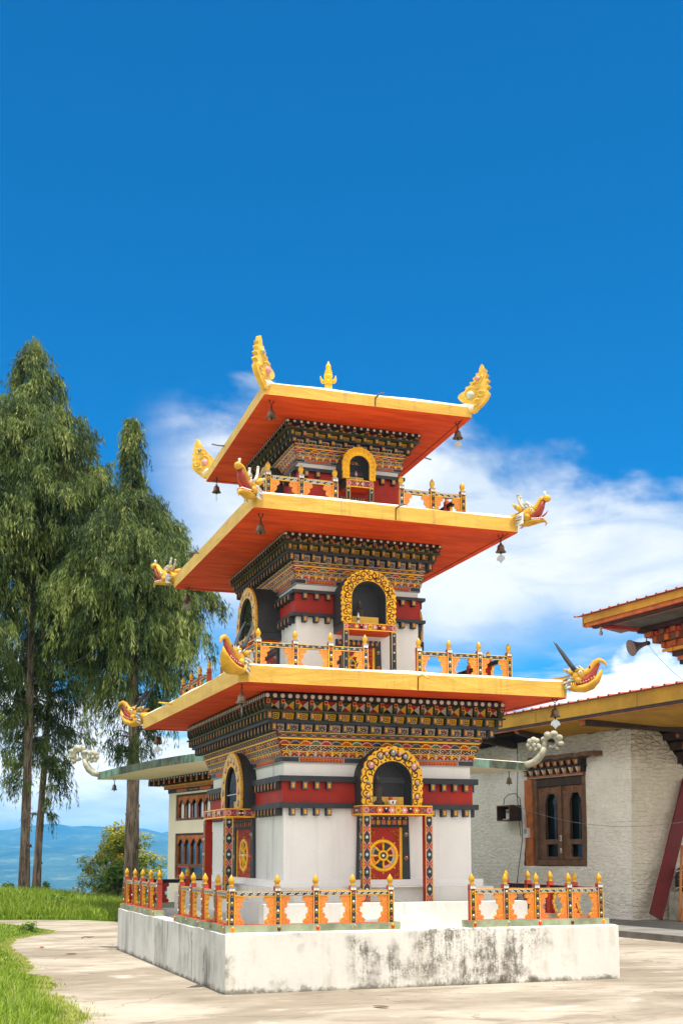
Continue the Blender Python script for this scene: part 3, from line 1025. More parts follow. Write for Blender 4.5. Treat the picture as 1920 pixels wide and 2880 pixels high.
for k in (1, 2, 3):
    c = CORN[k]
    cx, cy, hx, hy = BODY[k]
    # dark core behind the rows and the thin shelves between them
    m = MB()
    rec = 0.100
    for key, mat, o_, in (('tri', 'dark_green', -rec), ('s1', 'dark_green', 0), ('d1', 'dark_green', -rec), ('s2', 'charcoal', 0), ('d2', 'charcoal', -rec)):
        o, z0, z1 = c[key]
        x0, x1, y0, y1 = body_box(k, o + o_)
        m.box(x0, x1, y0, y1, z0, z1, mat)
    o, z0, z1 = c['dots']
    x0, x1, y0, y1 = body_box(k, o - 0.006)
    m.box(x0, x1, y0, y1, z0, z1, 'black')
    for kk in range(4):
        P, hl = side(*BODY[k], kk)
        L = hl + o - 0.006
        nd = int(round(2 * L / 0.104))
        m.xf = None
        pt = Pat(m, lambda a, b, cc: P(a, o - 0.006 + cc, b))
        rd = (z1 - z0) * 0.36
        for i in range(nd + 1):
            a = -L + rd + 0.006 + (2 * L - 2 * rd - 0.012) * i / nd
            zc = (z0 + z1) / 2 + 0.004
            rings = [[P(a + rd * q * math.cos(2 * PI * j / 10), o - 0.006 + dd, zc + rd * q * math.sin(2 * PI * j / 10)) for j in range(10)] for q, dd in ((1, 0.0), (1, 0.003))]
            m.loft(rings, 'old_white', True, False)
    m.build('cornice_core', stupa)
    # recessed flower panels
    m = MB()
    n = c['n']
    for kk in range(4):
        P, hl = side(*BODY[k], kk)
        nn = max(4, int(round(n * hl / hx)))
        for key in ('tri', 'd1', 'd2'):
            o, z0, z1 = c[key]
            L = hl + o
            nk = nn if key != 'd2' else nn - 1
            if key == 'd2':
                L = hl + o
            sp = 2 * (L - 0.05) / nk
            h = z1 - z0
            for i in range(nk):
                a = -L + 0.05 + sp * (i + 0.5)
                w = sp - c['bw'] * 1.0
                # panel leans outwards at its head
                def PP(aa, bb, cc, o=o, z0=z0, h=h):
                    return P(aa, o - rec + 0.010 + 0.012 * (bb - z0) / h + cc, bb)
                pt = Pat(m, PP)
                a0, a1 = a - w / 2, a + w / 2
                zb, zt = z0 + h * 0.06, z1 - h * 0.04
                if key == 'tri':
                    am, bm_ = a, (zb + zt) / 2
                    cols = ('gold_bright', 'old_white') if i % 2 else ('old_white', 'gold_bright')
                    apex = P(am, o - rec + 0.012, bm_)
                    q = [PP(a0, zb, 0.022), PP(a1, zb, 0.022), PP(a1, zt, 0.022), PP(a0, zt, 0.022)]
                    for (u, v2), cc in zip(((0, 1), (1, 2), (2, 3), (3, 0)), ('red' if i % 2 else 'black', cols[0], 'dark_green' if i % 2 else 'red', cols[1])):
                        m.poly([q[u], q[v2], apex], cc)
                else:
                    base, pet, core = ('gold_bright', 'red' if i % 2 else 'black', 'black') if key == 'd1' else ('old_white', 'black' if i % 2 else 'dark_red', 'bright_red')
                    w2 = w * 0.47
                    pt.p([(a - w2 * 0.86, zb), (a + w2 * 0.86, zb), (a + w2, zt), (a - w2, zt)], base, 1)
                    hh = (zt - zb) / 2
                    for j in range(7 if key == 'd1' else 8):
                        t = 2 * PI * j / (7 if key == 'd1' else 8)
                        if key == 'd1':
                            pt.disc(a + w2 * 0.52 * math.cos(t), (zb + zt) / 2 + hh * 0.60 * math.sin(t), w2 * 0.19, hh * 0.21, pet, 2, 6)
                        else:
                            pt.line([(a + w2 * 0.3 * math.cos(t), zb + hh * 0.8 + hh * 0.34 * math.sin(t)), (a + w2 * 0.72 * math.cos(t), zb + hh * 0.8 + hh * 0.85 * math.sin(t))], w2 * 0.24, pet, 2)
                    pt.disc(a, (zb + zt) / 2, w2 * 0.22, hh * 0.24, core, 2, 6)
    m.build('flower_panels', stupa)
    # projecting beam ends
    for kk in range(4):
        P, hl = side(*BODY[k], kk)
        nn = max(4, int(round(n * hl / hx)))
        for key in ('tri', 'd1', 'd2'):
            o, z0, z1 = c[key]
            L = hl + o
            nk = nn if key != 'd2' else nn - 1
            sp = 2 * (L - 0.05) / nk
            for i in range(nk + 1):
                a = -L + 0.05 + sp * i
                w = c['bw']
                ind = (kk == 0 and k in (1, 2) and key != 'tri')
                tgt = MB() if (ind and N_IND[0] < 96) else rest
                if key == 'tri':
                    # curved bracket carrying a small framed red block
                    h = z1 - z0
                    prof = [(o - rec, z0), (o - 0.045, z0 + h * 0.06), (o - 0.012, z0 + h * 0.32), (o, z0 + h * 0.62), (o, z1), (o - rec, z1)]
                    A = [tgt.v(P(a - w * 0.42, d, z)) for d, z in prof]
                    B = [tgt.v(P(a + w * 0.42, d, z)) for d, z in prof]
                    tgt.face(A, 'dark_green')
                    tgt.face(B[::-1], 'dark_green')
                    for j in range(6):
                        jj = (j + 1) % 6
                        tgt.face((A[j], B[j], B[jj], A[jj]), 'dark_green')
                    pt = Pat(tgt, lambda aa, bb, cc, P=P, o=o: P(aa, o + cc, bb))
                    pt.q(a - w * 0.40, z1 - h * 0.40, a + w * 0.40, z1 - h * 0.02, 'orange', 1)
                    pt.q(a - w * 0.27, z1 - h * 0.32, a + w * 0.27, z1 - h * 0.08, 'dark_red', 2)
                else:
                    block(tgt, P, a, w, z0, z1, o - rec, o, 'dark_green' if key == 'd1' else 'charcoal')
                if tgt is not rest:
                    tgt.build('bracket', stupa)
                    N_IND[0] += 1
rb = rest.build('bracket_rows', stupa)
rb['kind'] = 'stuff'

# painted bands under the beam ends
for k in (1, 2, 3):
    c = CORN[k]
    m = MB()
    bd = c['band']
    for kk in range(4):
        P, hl = side(*BODY[k], kk)
        m.xf = None
        # the coved core itself
        for (o0, z0), (o1, z1) in zip(bd[:-1], bd[1:]):
            m.poly([P(-hl - o0, o0, z0), P(hl + o0, o0, z0), P(hl + o1, o1, z1), P(-hl - o1, o1, z1)], 'dark_red')
        o_top, z_top = bd[-1]
        m.poly([P(-hl - o_top, o_top, z_top), P(hl + o_top, o_top, z_top), P(hl, 0, z_top), P(-hl, 0, z_top)], 'dark_red')
        for bi in range(4):
            (o0, z0), (o1, z1) = bd[bi], bd[bi + 1]
            dn = Vector((0, z1 - z0, -(o1 - o0))).normalized()

            def PP(a, b, cc, o0=o0, z0=z0, o1=o1, z1=z1, dn=dn):
                return P(a, o0 + (o1 - o0) * b + dn.y * cc, z0 + (z1 - z0) * b + dn.z * cc)
            pt = Pat(m, PP)
            L = hl + o0
            pt.q(-L, 0.86, L, 1.0, 'gold_bright', 1)
            if bi == 0:      # lotus petals with white dots
                per = 0.115 if k == 1 else 0.10
                nP = int(2 * L / per)
                per = 2 * L / nP
                pt.q(-L, 0.0, L, 0.10, 'grey', 1)
                for i in range(nP):
                    a = -L + per * (i + 0.5)
                    pt.disc(a, 0.22, per * 0.44, 0.58, 'orange' if i % 3 else 'gold_bright', 1, 8, 0, PI)
                    pt.disc(a, 0.22, per * 0.33, 0.44, 'red' if i % 2 else 'dark_green', 2, 8, 0, PI)
                    pt.disc(a, 0.30, per * 0.15, 0.20, 'charcoal' if i % 2 else 'bright_red', 3, 6)
                    pt.p([(a + per * 0.5 - 0.006, 0.2), (a + per * 0.5 + 0.006, 0.2), (a + per * 0.5 + 0.018, 0.86), (a + per * 0.5 - 0.018, 0.86)], ('blue_grey', 'pink', 'gold_bright')[i % 3], 3)
                    for aa in (a, a + per * 0.5):
                        pt.disc(aa, 0.16, 0.0085, 0.115, 'old_white', 4, 6)
            elif bi == 1:    # bead-and-block lattice
                per = 0.15 if k == 1 else 0.12
                nP = int(2 * L / per)
                per = 2 * L / nP
                pt.q(-L, 0.0, L, 0.86, 'black', 1)
                for i in range(nP):
                    a = -L + per * i
                    for r in range(4):
                        for j in range(3):
                            x = a + per * (j + 0.5 * (r % 2) + 0.22) / 3
                            pt.q(x - per * 0.10, 0.08 + r * 0.2, x + per * 0.10, 0.18 + r * 0.2, ('old_white', 'red', 'pale_green', 'old_white', 'orange')[(i * 3 + j + r * 2) % 5], 2)
                    pt.line([(a + per * 0.5, 0.04), (a + per * 0.5, 0.8)], 0.010, 'old_white', 3)
                    pt.line([(a + per * 0.12, 0.30), (a + per * 0.5, 0.12), (a + per * 0.88, 0.30)], 0.012, 'old_white', 3)
            elif bi == 2:    # cloud scallops
                per = 0.138 if k == 1 else 0.12
                nP = int(2 * L / per)
                per = 2 * L / nP
                for i in range(nP):
                    a = -L + per * (i + 0.5)
                    c1, c2 = (('pink', 'red'), ('grey', 'charcoal'), ('gold_bright', 'bright_red'), ('pale_green', 'green'))[i % 4]
                    for dx, r in ((-0.30, 0.20), (-0.14, 0.25), (0.06, 0.26), (0.22, 0.24), (0.33, 0.18)):
                        pt.disc(a + per * dx, 0.10, per * r, 0.62 if abs(dx) < 0.2 else 0.45, c1, 1, 7, 0, PI)
                    pt.disc(a, 0.06, per * 0.40, 0.46, c2, 2, 9, 0, PI)
            else:            # crossed ribbons with red lozenges
                per = 0.135 if k == 1 else 0.115
                nP = int(2 * L / per)
                per = 2 * L / nP
                pt.q(-L, 0.0, L, 0.12, 'gold_bright', 1)
                pt.q(-L, 0.12, L, 0.86, 'dark_green', 1)
                for i in range(nP):
                    a = -L + per * i
                    pt.p([(a + per * 0.12, 0.49), (a + per * 0.5, 0.22), (a + per * 0.88, 0.49), (a + per * 0.5, 0.76)], 'red', 2)
                    pt.line([(a, 0.18), (a + per * 0.25, 0.30), (a + per * 0.75, 0.68), (a + per, 0.80)], 0.0095, 'blue_grey', 3)
                    pt.line([(a, 0.80), (a + per * 0.25, 0.68), (a + per * 0.75, 0.30), (a + per, 0.18)], 0.0095, 'blue_grey', 4)
        # grey strip with cartouches of gilt lettering
    m.build('painted_bands', stupa)
    m = MB()
    o, z0, z1 = c['strip']
    x0, x1, y0, y1 = body_box(k, o)
    m.box(x0, x1, y0, y1, z0, z1, 'grey')
    for kk in range(4):
        P, hl = side(*BODY[k], kk)
        m.xf = None
        pt = Pat(m, lambda a, b, cc: P(a, o + cc, b))
        L = hl + o
        h = z1 - z0
        pt.q(-L, z0 + h * 0.16, L, z1 - h * 0.10, 'charcoal', 1)
        for a0, a1 in ((-L + 0.24 * hl / 1.3, -0.40 * hl), (0.40 * hl, L - 0.24 * hl / 1.3)):
            pt.q(a0 - 0.02, z0 + h * 0.10, a1 + 0.02, z1 - h * 0.06, 'blue_grey', 2)
            pt.q(a0 - 0.008, z0 + h * 0.14, a1 + 0.008, z1 - h * 0.10, 'red', 3)
            nl = max(4, int((a1 - a0) / 0.042))
            for i in range(nl):
                x = a0 + (a1 - a0) * (i + 0.5) / nl
                g = (a1 - a0) / nl
                rr = random.Random(i + kk * 40 + k * 7)
                pt.q(x - g * 0.44, z1 - h * 0.34, x + g * 0.44, z1 - h * 0.22, 'orange', 4)
                pt.q(x + g * 0.18, z0 + h * 0.24, x + g * 0.34, z1 - h * 0.30, 'orange', 5)
                pt.line([(x - g * 0.3, z0 + h * (0.3 + 0.2 * rr.random())), (x - g * 0.05, z0 + h * (0.45 + 0.1 * rr.random())), (x + g * 0.2, z0 + h * (0.3 + 0.25 * rr.random()))], g * 0.20, 'orange', 6)
    m.build('inscription_strip', stupa)

# ---- roofs
ROOF = {1: (-2.279, -3.108, 2.294, 3.119, 3.654, 3.860, 0.019, 0.20), 2: (-1.934, -2.600, 1.876, 2.599, 6.008, 6.202, 0.002, 0.16), 3: (-1.577, -2.054, 1.493, 2.099, 7.782, 7.935, -0.030, 0.42)}


def rot(p, a):
    return (p[0] * math.cos(a) - p[1] * math.sin(a), p[0] * math.sin(a) + p[1] * math.cos(a)) + tuple(p[2:])


def roof_corner(k, sx, sy):
    x0, y0, x1, y1, zb, zt, yw, rise = ROOF[k]
    return rot((x0 if sx < 0 else x1, y0 if sy < 0 else y1, zt), yw)


def roofs():
    for k in (1, 2, 3):
        x0, y0, x1, y1, zb, zt, yw, rise = ROOF[k]
        ch = 0.10 if k == 1 else (0.045 if k == 2 else 0.03)
        def outline(ins, z, c=ch):
            a0, b0, a1, b1 = x0 + ins, y0 + ins, x1 - ins, y1 - ins
            e = max(c - ins * 0.4, 0.02)
            pts = []
            N = 18
            cor = [(a0 + e, b0), (a1 - e, b0), (a1, b0 + e), (a1, b1 - e), (a1 - e, b1), (a0 + e, b1), (a0, b1 - e), (a0, b0 + e)]
            for i in range(8):
                p, q = cor[i], cor[(i + 1) % 8]
                nn = N if i % 2 == 0 else 1
                for j in range(nn):
                    u = j / nn
                    pts.append((p[0] + (q[0] - p[0]) * u, p[1] + (q[1] - p[1]) * u, z))
            return pts
        m = MB(lambda x, y, z: rot((x, y, z), yw))
        def wave(pts, amp, seed):
            return [(x, y, z + amp * mnoise.noise(Vector((x * 1.3 + seed, y * 1.3, 0.3)))) for x, y, z in pts]
        A, B = outline(0.006, zb), wave(outline(0.0, zt), 0.014, k)
        Cc = wave(outline(0.035, zt + 0.030), 0.028, k + 5)
        m.loft([A, B], 'fascia', False, False)
        m.loft([B, Cc], 'roof_lime', False, True)
        # hipped lime-washed top rising to the next storey
        D = outline(0.12, zt + 0.035)
        m.loft([Cc, D], 'roof_lime', False, True)
        ax, ay = (x0 + x1) / 2, (y0 + y1) / 2
        E_ = [(ax + (x - ax) * 0.28, ay + (y - ay) * 0.28, zt + rise) for x, y, z in D]
        m.loft([D, E_], 'roof_lime', False, False)
        m.face([m.v(p) for p in E_], 'roof_lime')
        rf = m.build('roof', stupa)
        m = MB(lambda x, y, z: rot((x, y, z), yw))
        # soffit boards: a border strip and a slightly raised field
        Z = outline(0.006, zb)
        I = outline(0.10, zb + 0.0)
        I2 = outline(0.106, zb + 0.008)
        m.loft([Z, I], 'soffit_red', False, False)
        m.loft([I, I2], 'dark_red', False, False)
        m.face([m.v(p) for p in I2], 'soffit_red')
        m.build('soffit', rf)
        # joint of the two casts behind the front spout
        jx = (x0 + x1) / 2 + 0.06
        jm = MB(lambda x, y, z: rot((x, y, z), yw))
        jm.box(jx - 0.006, jx + 0.005, y0 - 0.0015, y0 + 0.03, zb + 0.004, zt - 0.02, 'dark_wood')
        jm.build('cast_joint', rf)
        # drain spouts through the fascia
        for kk in range(4):
            sp = MB(lambda x, y, z: rot((x, y, z), yw))
            zz = zt - 0.035
            L = 0.23
            if kk == 0:
                p = [((x0 + x1) / 2 + 0.06, y0 + 0.02, zz), ((x0 + x1) / 2 + 0.07, y0 - 0.12, zz + 0.015), ((x0 + x1) / 2 + 0.10, y0 - L, zz - (0.05 if k == 1 else 0.0))]
            elif kk == 1:
                p = [(x1 - 0.02, 0.15, zz), (x1 + 0.12, 0.15, zz), (x1 + L, 0.15, zz - 0.02)]
            elif kk == 2:
                p = [(0.1, y1 - 0.02, zz), (0.1, y1 + 0.12, zz), (0.1, y1 + L, zz - 0.02)]
            else:
                p = [(x0 + 0.02, 0.85 - k * 0.1, zz), (x0 - 0.10, 0.85 - k * 0.1, zz), (x0 - 0.20, 0.85 - k * 0.1, zz + 0.01)]
            sp.tube(p, 0.013, 'horn_grey' if k != 1 else 'gold', 8)
            sp.build('drain_spout', rf)


roofs()

# ---- golden pinnacle on the topmost roof
m = MB()
o = (-0.045, 0.02, 0)
m.lathe([(0.070, 8.20), (0.062, 8.84), (0.056, 8.88)], o, 'gold', 14)
m.lathe([(0.055, 8.88), (0.075, 8.91), (0.070, 8.935), (0.050, 8.955), (0.064, 8.985), (0.070, 9.02), (0.056, 9.05)], o, 'gold_bright', 14)
for zz, r in ((9.05, 0.062), (9.085, 0.053), (9.12, 0.043)):
    m.lathe([(r * 0.86, zz), (r, zz + 0.012), (r * 0.96, zz + 0.027), (r * 0.7, zz + 0.034)], o, 'gold_bright', 12)
    m.lathe([(r * 0.78, zz - 0.006), (r * 0.78, zz + 0.004)], o, 'black', 12)
m.lathe([(0.034, 9.15), (0.044, 9.175), (0.03, 9.205), (0.012, 9.24), (0.002, 9.27)], o, 'gold_bright', 12)
for i in range(8):
    t = 2 * PI * i / 8
    c0, s0 = math.cos(t), math.sin(t)
    for r, z, q in ((0.095, 8.93, 0.024), (0.118, 8.955, 0.018), (0.128, 8.985, 0.010)):
        m.ell((o[0] + r * c0, o[1] + r * s0, z), (q, q, 0.022), 'gold_bright', 7, 5)
m.build('pinnacle', stupa)

# ---------------------------------------------------------------- porches, niches and doors
def arch_line(w, h, n=26, close=0.0):
    """points along a horseshoe-ish arch with arc parameter: returns list of (a,b)"""
    sp = h - w
    ns = 8
    pts = [(-w + close * (1 - i / ns), sp * i / ns) for i in range(ns)]
    for i in range(n + 1):
        t = PI - PI * i / n
        pts.append((w * math.cos(t), sp + w * math.sin(t)))
    pts += [(w - close * (i / ns), sp * (1 - i / ns)) for i in range(1, ns + 1)]
    return pts


def niche(k, kk, c, d, half, z0, z1, oh, oz1, style, pane_split=False):
    P, hl = side(*BODY[k], kk)
    root = thing_part('niche', stupa)
    H = z1 - z0
    # charcoal hood
    m = MB()
    outer = arch_line(half * 0.985, H * 0.985, close=0.03 * half)
    inner = arch_line(oh, oz1 - z0)
    fo = [m.v(P(c + a, d - 0.012, z0 + b)) for a, b in outer]
    bo = [m.v(P(c + a, -0.06, z0 + b)) for a, b in outer]
    fi = [m.v(P(c + a, d - 0.012, z0 + b)) for a, b in inner]
    bi = [m.v(P(c + a, max(0.02, d - 0.26), z0 + b)) for a, b in inner]
    for i in range(len(outer) - 1):
        m.face((fo[i], fo[i + 1], bo[i + 1], bo[i]), 'charcoal')
        m.face((fo[i], fo[i + 1], fi[i + 1], fi[i]), 'dark_red')
        m.face((fi[i], fi[i + 1], bi[i + 1], bi[i]), 'black')
    m.face(bi, 'black')
    m.poly([P(c - half, d - 0.012, z0), P(c + half, d - 0.012, z0), P(c + half, -0.06, z0), P(c - half, -0.06, z0)], 'charcoal')
    m.build('hood', root)
    # altar cloth inside
    m = MB(P)
    m.box(c - oh * 0.9, c + oh * 0.75, d - 0.15, d - 0.10, z0 + 0.002, z0 + 0.115 * H / 0.78, 'gold')
    m.build('altar_shelf', root)
    # gold arch
    m = MB()
    n = len(outer)
    oo, ii = [], []
    amp = {'big': 0.010, 'curl': 0.012, 'roll': 0.006, 'fine': 0.003}[style] * (half / 0.43)
    wl = 0
    for j, (a, b) in enumerate(outer):
        if j:
            wl += math.hypot(a - outer[j - 1][0], b - outer[j - 1][1])
    per = 0.10 if style != 'curl' else 0.075
    acc = 0
    # resample finely
    fine_o, fine_i = [], []
    for j in range(n - 1):
        for q in range(4):
            u = q / 4
            fine_o.append((outer[j][0] * (1 - u) + outer[j + 1][0] * u, outer[j][1] * (1 - u) + outer[j + 1][1] * u))
            fine_i.append((inner[j][0] * (1 - u) + inner[j + 1][0] * u, inner[j][1] * (1 - u) + inner[j + 1][1] * u))
    fine_o.append(outer[-1])
    fine_i.append(inner[-1])
    cum = 0
    edge = []
    for j, (a, b) in enumerate(fine_o):
        if j:
            cum += math.hypot(a - fine_o[j - 1][0], b - fine_o[j - 1][1])
        ia, ib = fine_i[j]
        L = math.hypot(a - ia, b - ib) or 1
        e = 1 + amp * (abs(math.sin(PI * cum / per)) * 2 - 0.6) / L
        edge.append((ia + (a - ia) * e, ib + (b - ib) * e))
    gm = {'big': 'gold_bright', 'curl': 'gold_bright', 'roll': 'gold_bright', 'fine': 'carved_small'}[style]
    th = 0.026 if style != 'roll' else 0.035
    F = [m.v(P(c + a, d + th, z0 + b)) for a, b in edge]
    B = [m.v(P(c + a, d - 0.010, z0 + b)) for a, b in edge]
    FI = [m.v(P(c + a * 1.03, d + th, z0 + b * 1.01)) for a, b in fine_i]
    BI = [m.v(P(c + a * 1.03, d - 0.010, z0 + b * 1.01)) for a, b in fine_i]
    for j in range(len(edge) - 1):
        m.face((F[j], F[j + 1], FI[j + 1], FI[j]), gm)
        m.face((F[j], F[j + 1], B[j + 1], B[j]), gm)
        m.face((FI[j], FI[j + 1], BI[j + 1], BI[j]), 'charcoal')
    pt = Pat(m, lambda a, b, cc: P(c + a, d + th + cc, z0 + b))
    # mid line for the ornament
    mids = [((a + e2[0]) / 2, (b + e2[1]) / 2, math.hypot(a - e2[0], b - e2[1])) for (a, b), e2 in zip(fine_i, edge)]
    tot = 0
    stops = [0]
    for j in range(1, len(mids)):
        tot += math.hypot(mids[j][0] - mids[j - 1][0], mids[j][1] - mids[j - 1][1])
        stops.append(tot)
    def at(u):
        q = u * tot
        for j in range(1, len(mids)):
            if stops[j] >= q:
                return mids[j], math.atan2(mids[j][1] - mids[j - 1][1], mids[j][0] - mids[j - 1][0])
        return mids[-1], 0
    if style in ('big', 'curl'):
        nC = 19 if style == 'big' else 21
        for i in range(nC):
            u = (i + 0.5) / nC
            (a, b, wd), an = at(u)
            sgn = 1 if u < 0.5 else -1
            r = wd * (0.36 if style == 'big' else 0.33)
            off = wd * (0.10 if i % 2 else -0.10)
            na, nb = -math.sin(an), math.cos(an)
            pt.spiral(a + na * off, b + nb * off, r, 1.15, 'dark_red', wd * 0.085, 1, sgn * (1 if i % 2 else -1), an + (0 if i % 2 else PI), 14)
            if style == 'curl':
                pt.spiral(a - na * off * 2.4, b - nb * off * 2.4, r * 0.55, 0.9, 'dark_red', wd * 0.07, 1, -sgn, an, 9)
        # small dark gaps between the scrolls along both margins
        for i in range(nC + 1):
            (a, b, wd), an = at(min(max(i / nC, 0.01), 0.99))
            na, nb = -math.sin(an), math.cos(an)
            for sg in (0.36, -0.36):
                pt.disc(a + na * wd * sg, b + nb * wd * sg, wd * 0.075, wd * 0.075, 'dark_red', 2, 5)
        if style == 'big':
            for u, col, r in ((0.06, 'pink', 0.36), (0.16, 'grey', 0.28), (0.29, 'pink', 0.42), (0.395, 'grey', 0.30), (0.445, 'pink', 0.24), (0.5, 'grey', 0.36), (0.555, 'pink', 0.24), (0.605, 'grey', 0.30), (0.71, 'pink', 0.42), (0.84, 'grey', 0.28), (0.94, 'pink', 0.36)):
                (a, b, wd), an = at(u)
                pt.gem(a, b + wd * 0.08, wd * r * 0.66, col, 'gold', 0.02)
    elif style == 'roll':
        for i in range(15):
            (a, b, wd), an = at((i + 0.5) / 15)
            q = P(c + a, d + th, z0 + b)
            r = wd * 0.46
            pt.spiral(a, b, r * 0.95, 1.2, 'gold', wd * 0.10, 1, 1 if i < 7 else -1, an, 12)
            rings = []
            for h in range(4):
                t = h / 3 * PI / 2
                rings.append([P(c + a + r * math.cos(t) * math.cos(2 * PI * j / 9), d + th - 0.004 + 0.028 * math.sin(t), z0 + b + r * math.cos(t) * math.sin(2 * PI * j / 9)) for j in range(9)])
            m.loft(rings, 'gold_bright', False)
            m.face([m.v(p) for p in rings[-1]], 'gold_bright', True)
            pt2 = Pat(m, lambda a_, b_, cc: P(c + a_, d + th + 0.024 + cc, z0 + b_))
            pt2.spiral(a, b, r * 0.62, 1.0, 'gold', wd * 0.08, 1, 1, an, 9)
    else:
        for i in range(11):
            (a, b, wd), an = at((i + 0.5) / 11)
            pt.gem(a, b, wd * 0.17, ('pink', 'grey', 'pale_green')[i % 3], 'dark_red', 0.016)
    m.build('gilded_arch', root)
    # glazing with a dark bead
    m = MB()
    ring_ = arch_line(oh * 1.01, (oz1 - z0) * 1.002)
    m.tube([P(c + a, d - 0.004, z0 + b) for a, b in ring_], 0.011, 'charcoal', 6)
    m.build('glazing_bead', root)
    m = MB()
    gl = arch_line(oh * 0.99, (oz1 - z0) * 0.99, 14)
    m.poly([P(c + a, d - 0.012, z0 + b) for a, b in gl], 'pane_glass')
    if pane_split:
        zz = z0 + (oz1 - z0) * 0.34
        m.xf = P
        m.box(c - oh, c + oh, d - 0.012, d - 0.004, zz, zz + 0.012, 'blue_grey')
        m.xf = None
    m.build('pane', root)
    return P


def thing_part(name, parent):
    o = bpy.data.objects.new(name, None)
    o.empty_display_size = 0.05
    COL.objects.link(o)
    o.parent = parent
    return o


def beam_paint(pt, a0, a1, b0, b1, seedn=0):
    """painted lintel: end arrows, flowers and cabochons"""
    h = b1 - b0
    L = a1 - a0
    bc = (b0 + b1) / 2
    pt.q(a0, b0, a1, b1, 'gold_bright', 1)
    pt.q(a0 + h * 0.06, b0 + h * 0.14, a1 - h * 0.06, b1 - h * 0.12, 'red', 2)
    for sg, e in ((1, a0), (-1, a1)):
        pt.flower(e + sg * h * 0.36, bc, h * 0.36, 'pink', 'bright_red', 3, 8)
        x = e + sg * h * 0.75
        pt.p([(x, bc), (x + sg * h * 0.62, b1 - h * 0.16), (x + sg * h * 0.40, bc), (x + sg * h * 0.62, b0 + h * 0.16)], 'grey', 3)
        pt.p([(x + sg * h * 0.12, bc), (x + sg * h * 0.55, b1 - h * 0.24), (x + sg * h * 0.36, bc), (x + sg * h * 0.55, b0 + h * 0.24)], 'charcoal', 4)
    i0, i1 = a0 + h * 1.5, a1 - h * 1.5
    n = max(3, int((i1 - i0) / (h * 0.62)) | 1)
    for i in range(n):
        x = i0 + (i1 - i0) * (i + 0.5) / n
        q = abs(i - n // 2)
        if q == 0:
            pt.flower(x, bc, h * 0.42, 'gold_bright', 'bright_red', 3, 8)
        elif q % 2:
            pt.flower(x, bc, h * 0.38, 'orange' if (q // 2) % 2 else 'pink', 'dark_red', 3, 6)
            pt.disc(x, bc, h * 0.12, h * 0.12, 'white', 5, 6)
        else:
            pt.gem(x, bc + h * 0.08, h * 0.25, 'charcoal' if (q // 2) % 2 else 'pale_green', 'gold', 0.016)


def pillar(P, s0, s1, d0, d1, z0, z1, parent, style, shaft_mat='red', outer=-1):
    m = MB(P)
    m.box(s0, s1, d0, d1, z0, z1, shaft_mat)  # plain shaft in its own paint colour, under the painted faces
    m.xf = None
    w = s1 - s0
    H = z1 - z0
    ft = Pat(m, lambda a, b, cc: P(a, d1 + cc, b))
    def face(pt, a0, a1):
        ww = a1 - a0
        pt.q(a0, z0, a1, z1, 'gold', 1)
        pt.q(a0 + ww * 0.11, z0 + 0.01, a1 - ww * 0.11, z1 - 0.01, 'charcoal', 2)
        if style == 'full':
            n = 5
            for i in range(n):
                zc = z0 + H * (i + 0.06) / n + 0.03
                hh = 0.062
                am = (a0 + a1) / 2
                pt.p([(a0 + ww * .1, zc - hh), (a0 + ww * .1, zc + hh), (am, zc)], 'red', 3)
                pt.p([(a1 - ww * .1, zc - hh), (a1 - ww * .1, zc + hh), (am, zc)], 'red', 3)
                for e in (a0 + ww * .1, a1 - ww * .1):
                    pt.line([(e, zc - hh), (am * .75 + e * .25, zc - hh * 0.3), (am, zc), (am * .75 + e * .25, zc + hh * 0.3), (e, zc + hh)], 0.012, 'pink', 4)
                    pt.disc(e * .7 + am * .3, zc, ww * 0.10, ww * 0.14, 'orange', 5, 6)
                zg = zc + H / n * 0.52
                if zg < z1 - 0.05:
                    pt.gem(am, zg, ww * 0.27, ('pale_green', 'grey', 'blue_grey')[i % 3], 'gold', 0.02)
        else:
            n = max(3, int(H / 0.115))
            for i in range(n):
                pt.gem((a0 + a1) / 2, z0 + H * (i + 0.6) / n, ww * 0.22, ('white', 'pink', 'pale_green')[i % 3], 'gold', 0.012)
    face(ft, s0, s1)
    # the side facing away from the doorway carries the same painting
    if style == 'full':
        face(Pat(m, (lambda a, b, cc: P(s0 - cc, a, b)) if outer < 0 else (lambda a, b, cc: P(s1 + cc, a, b))), d0, d1)
    return m.build('pillar', parent)


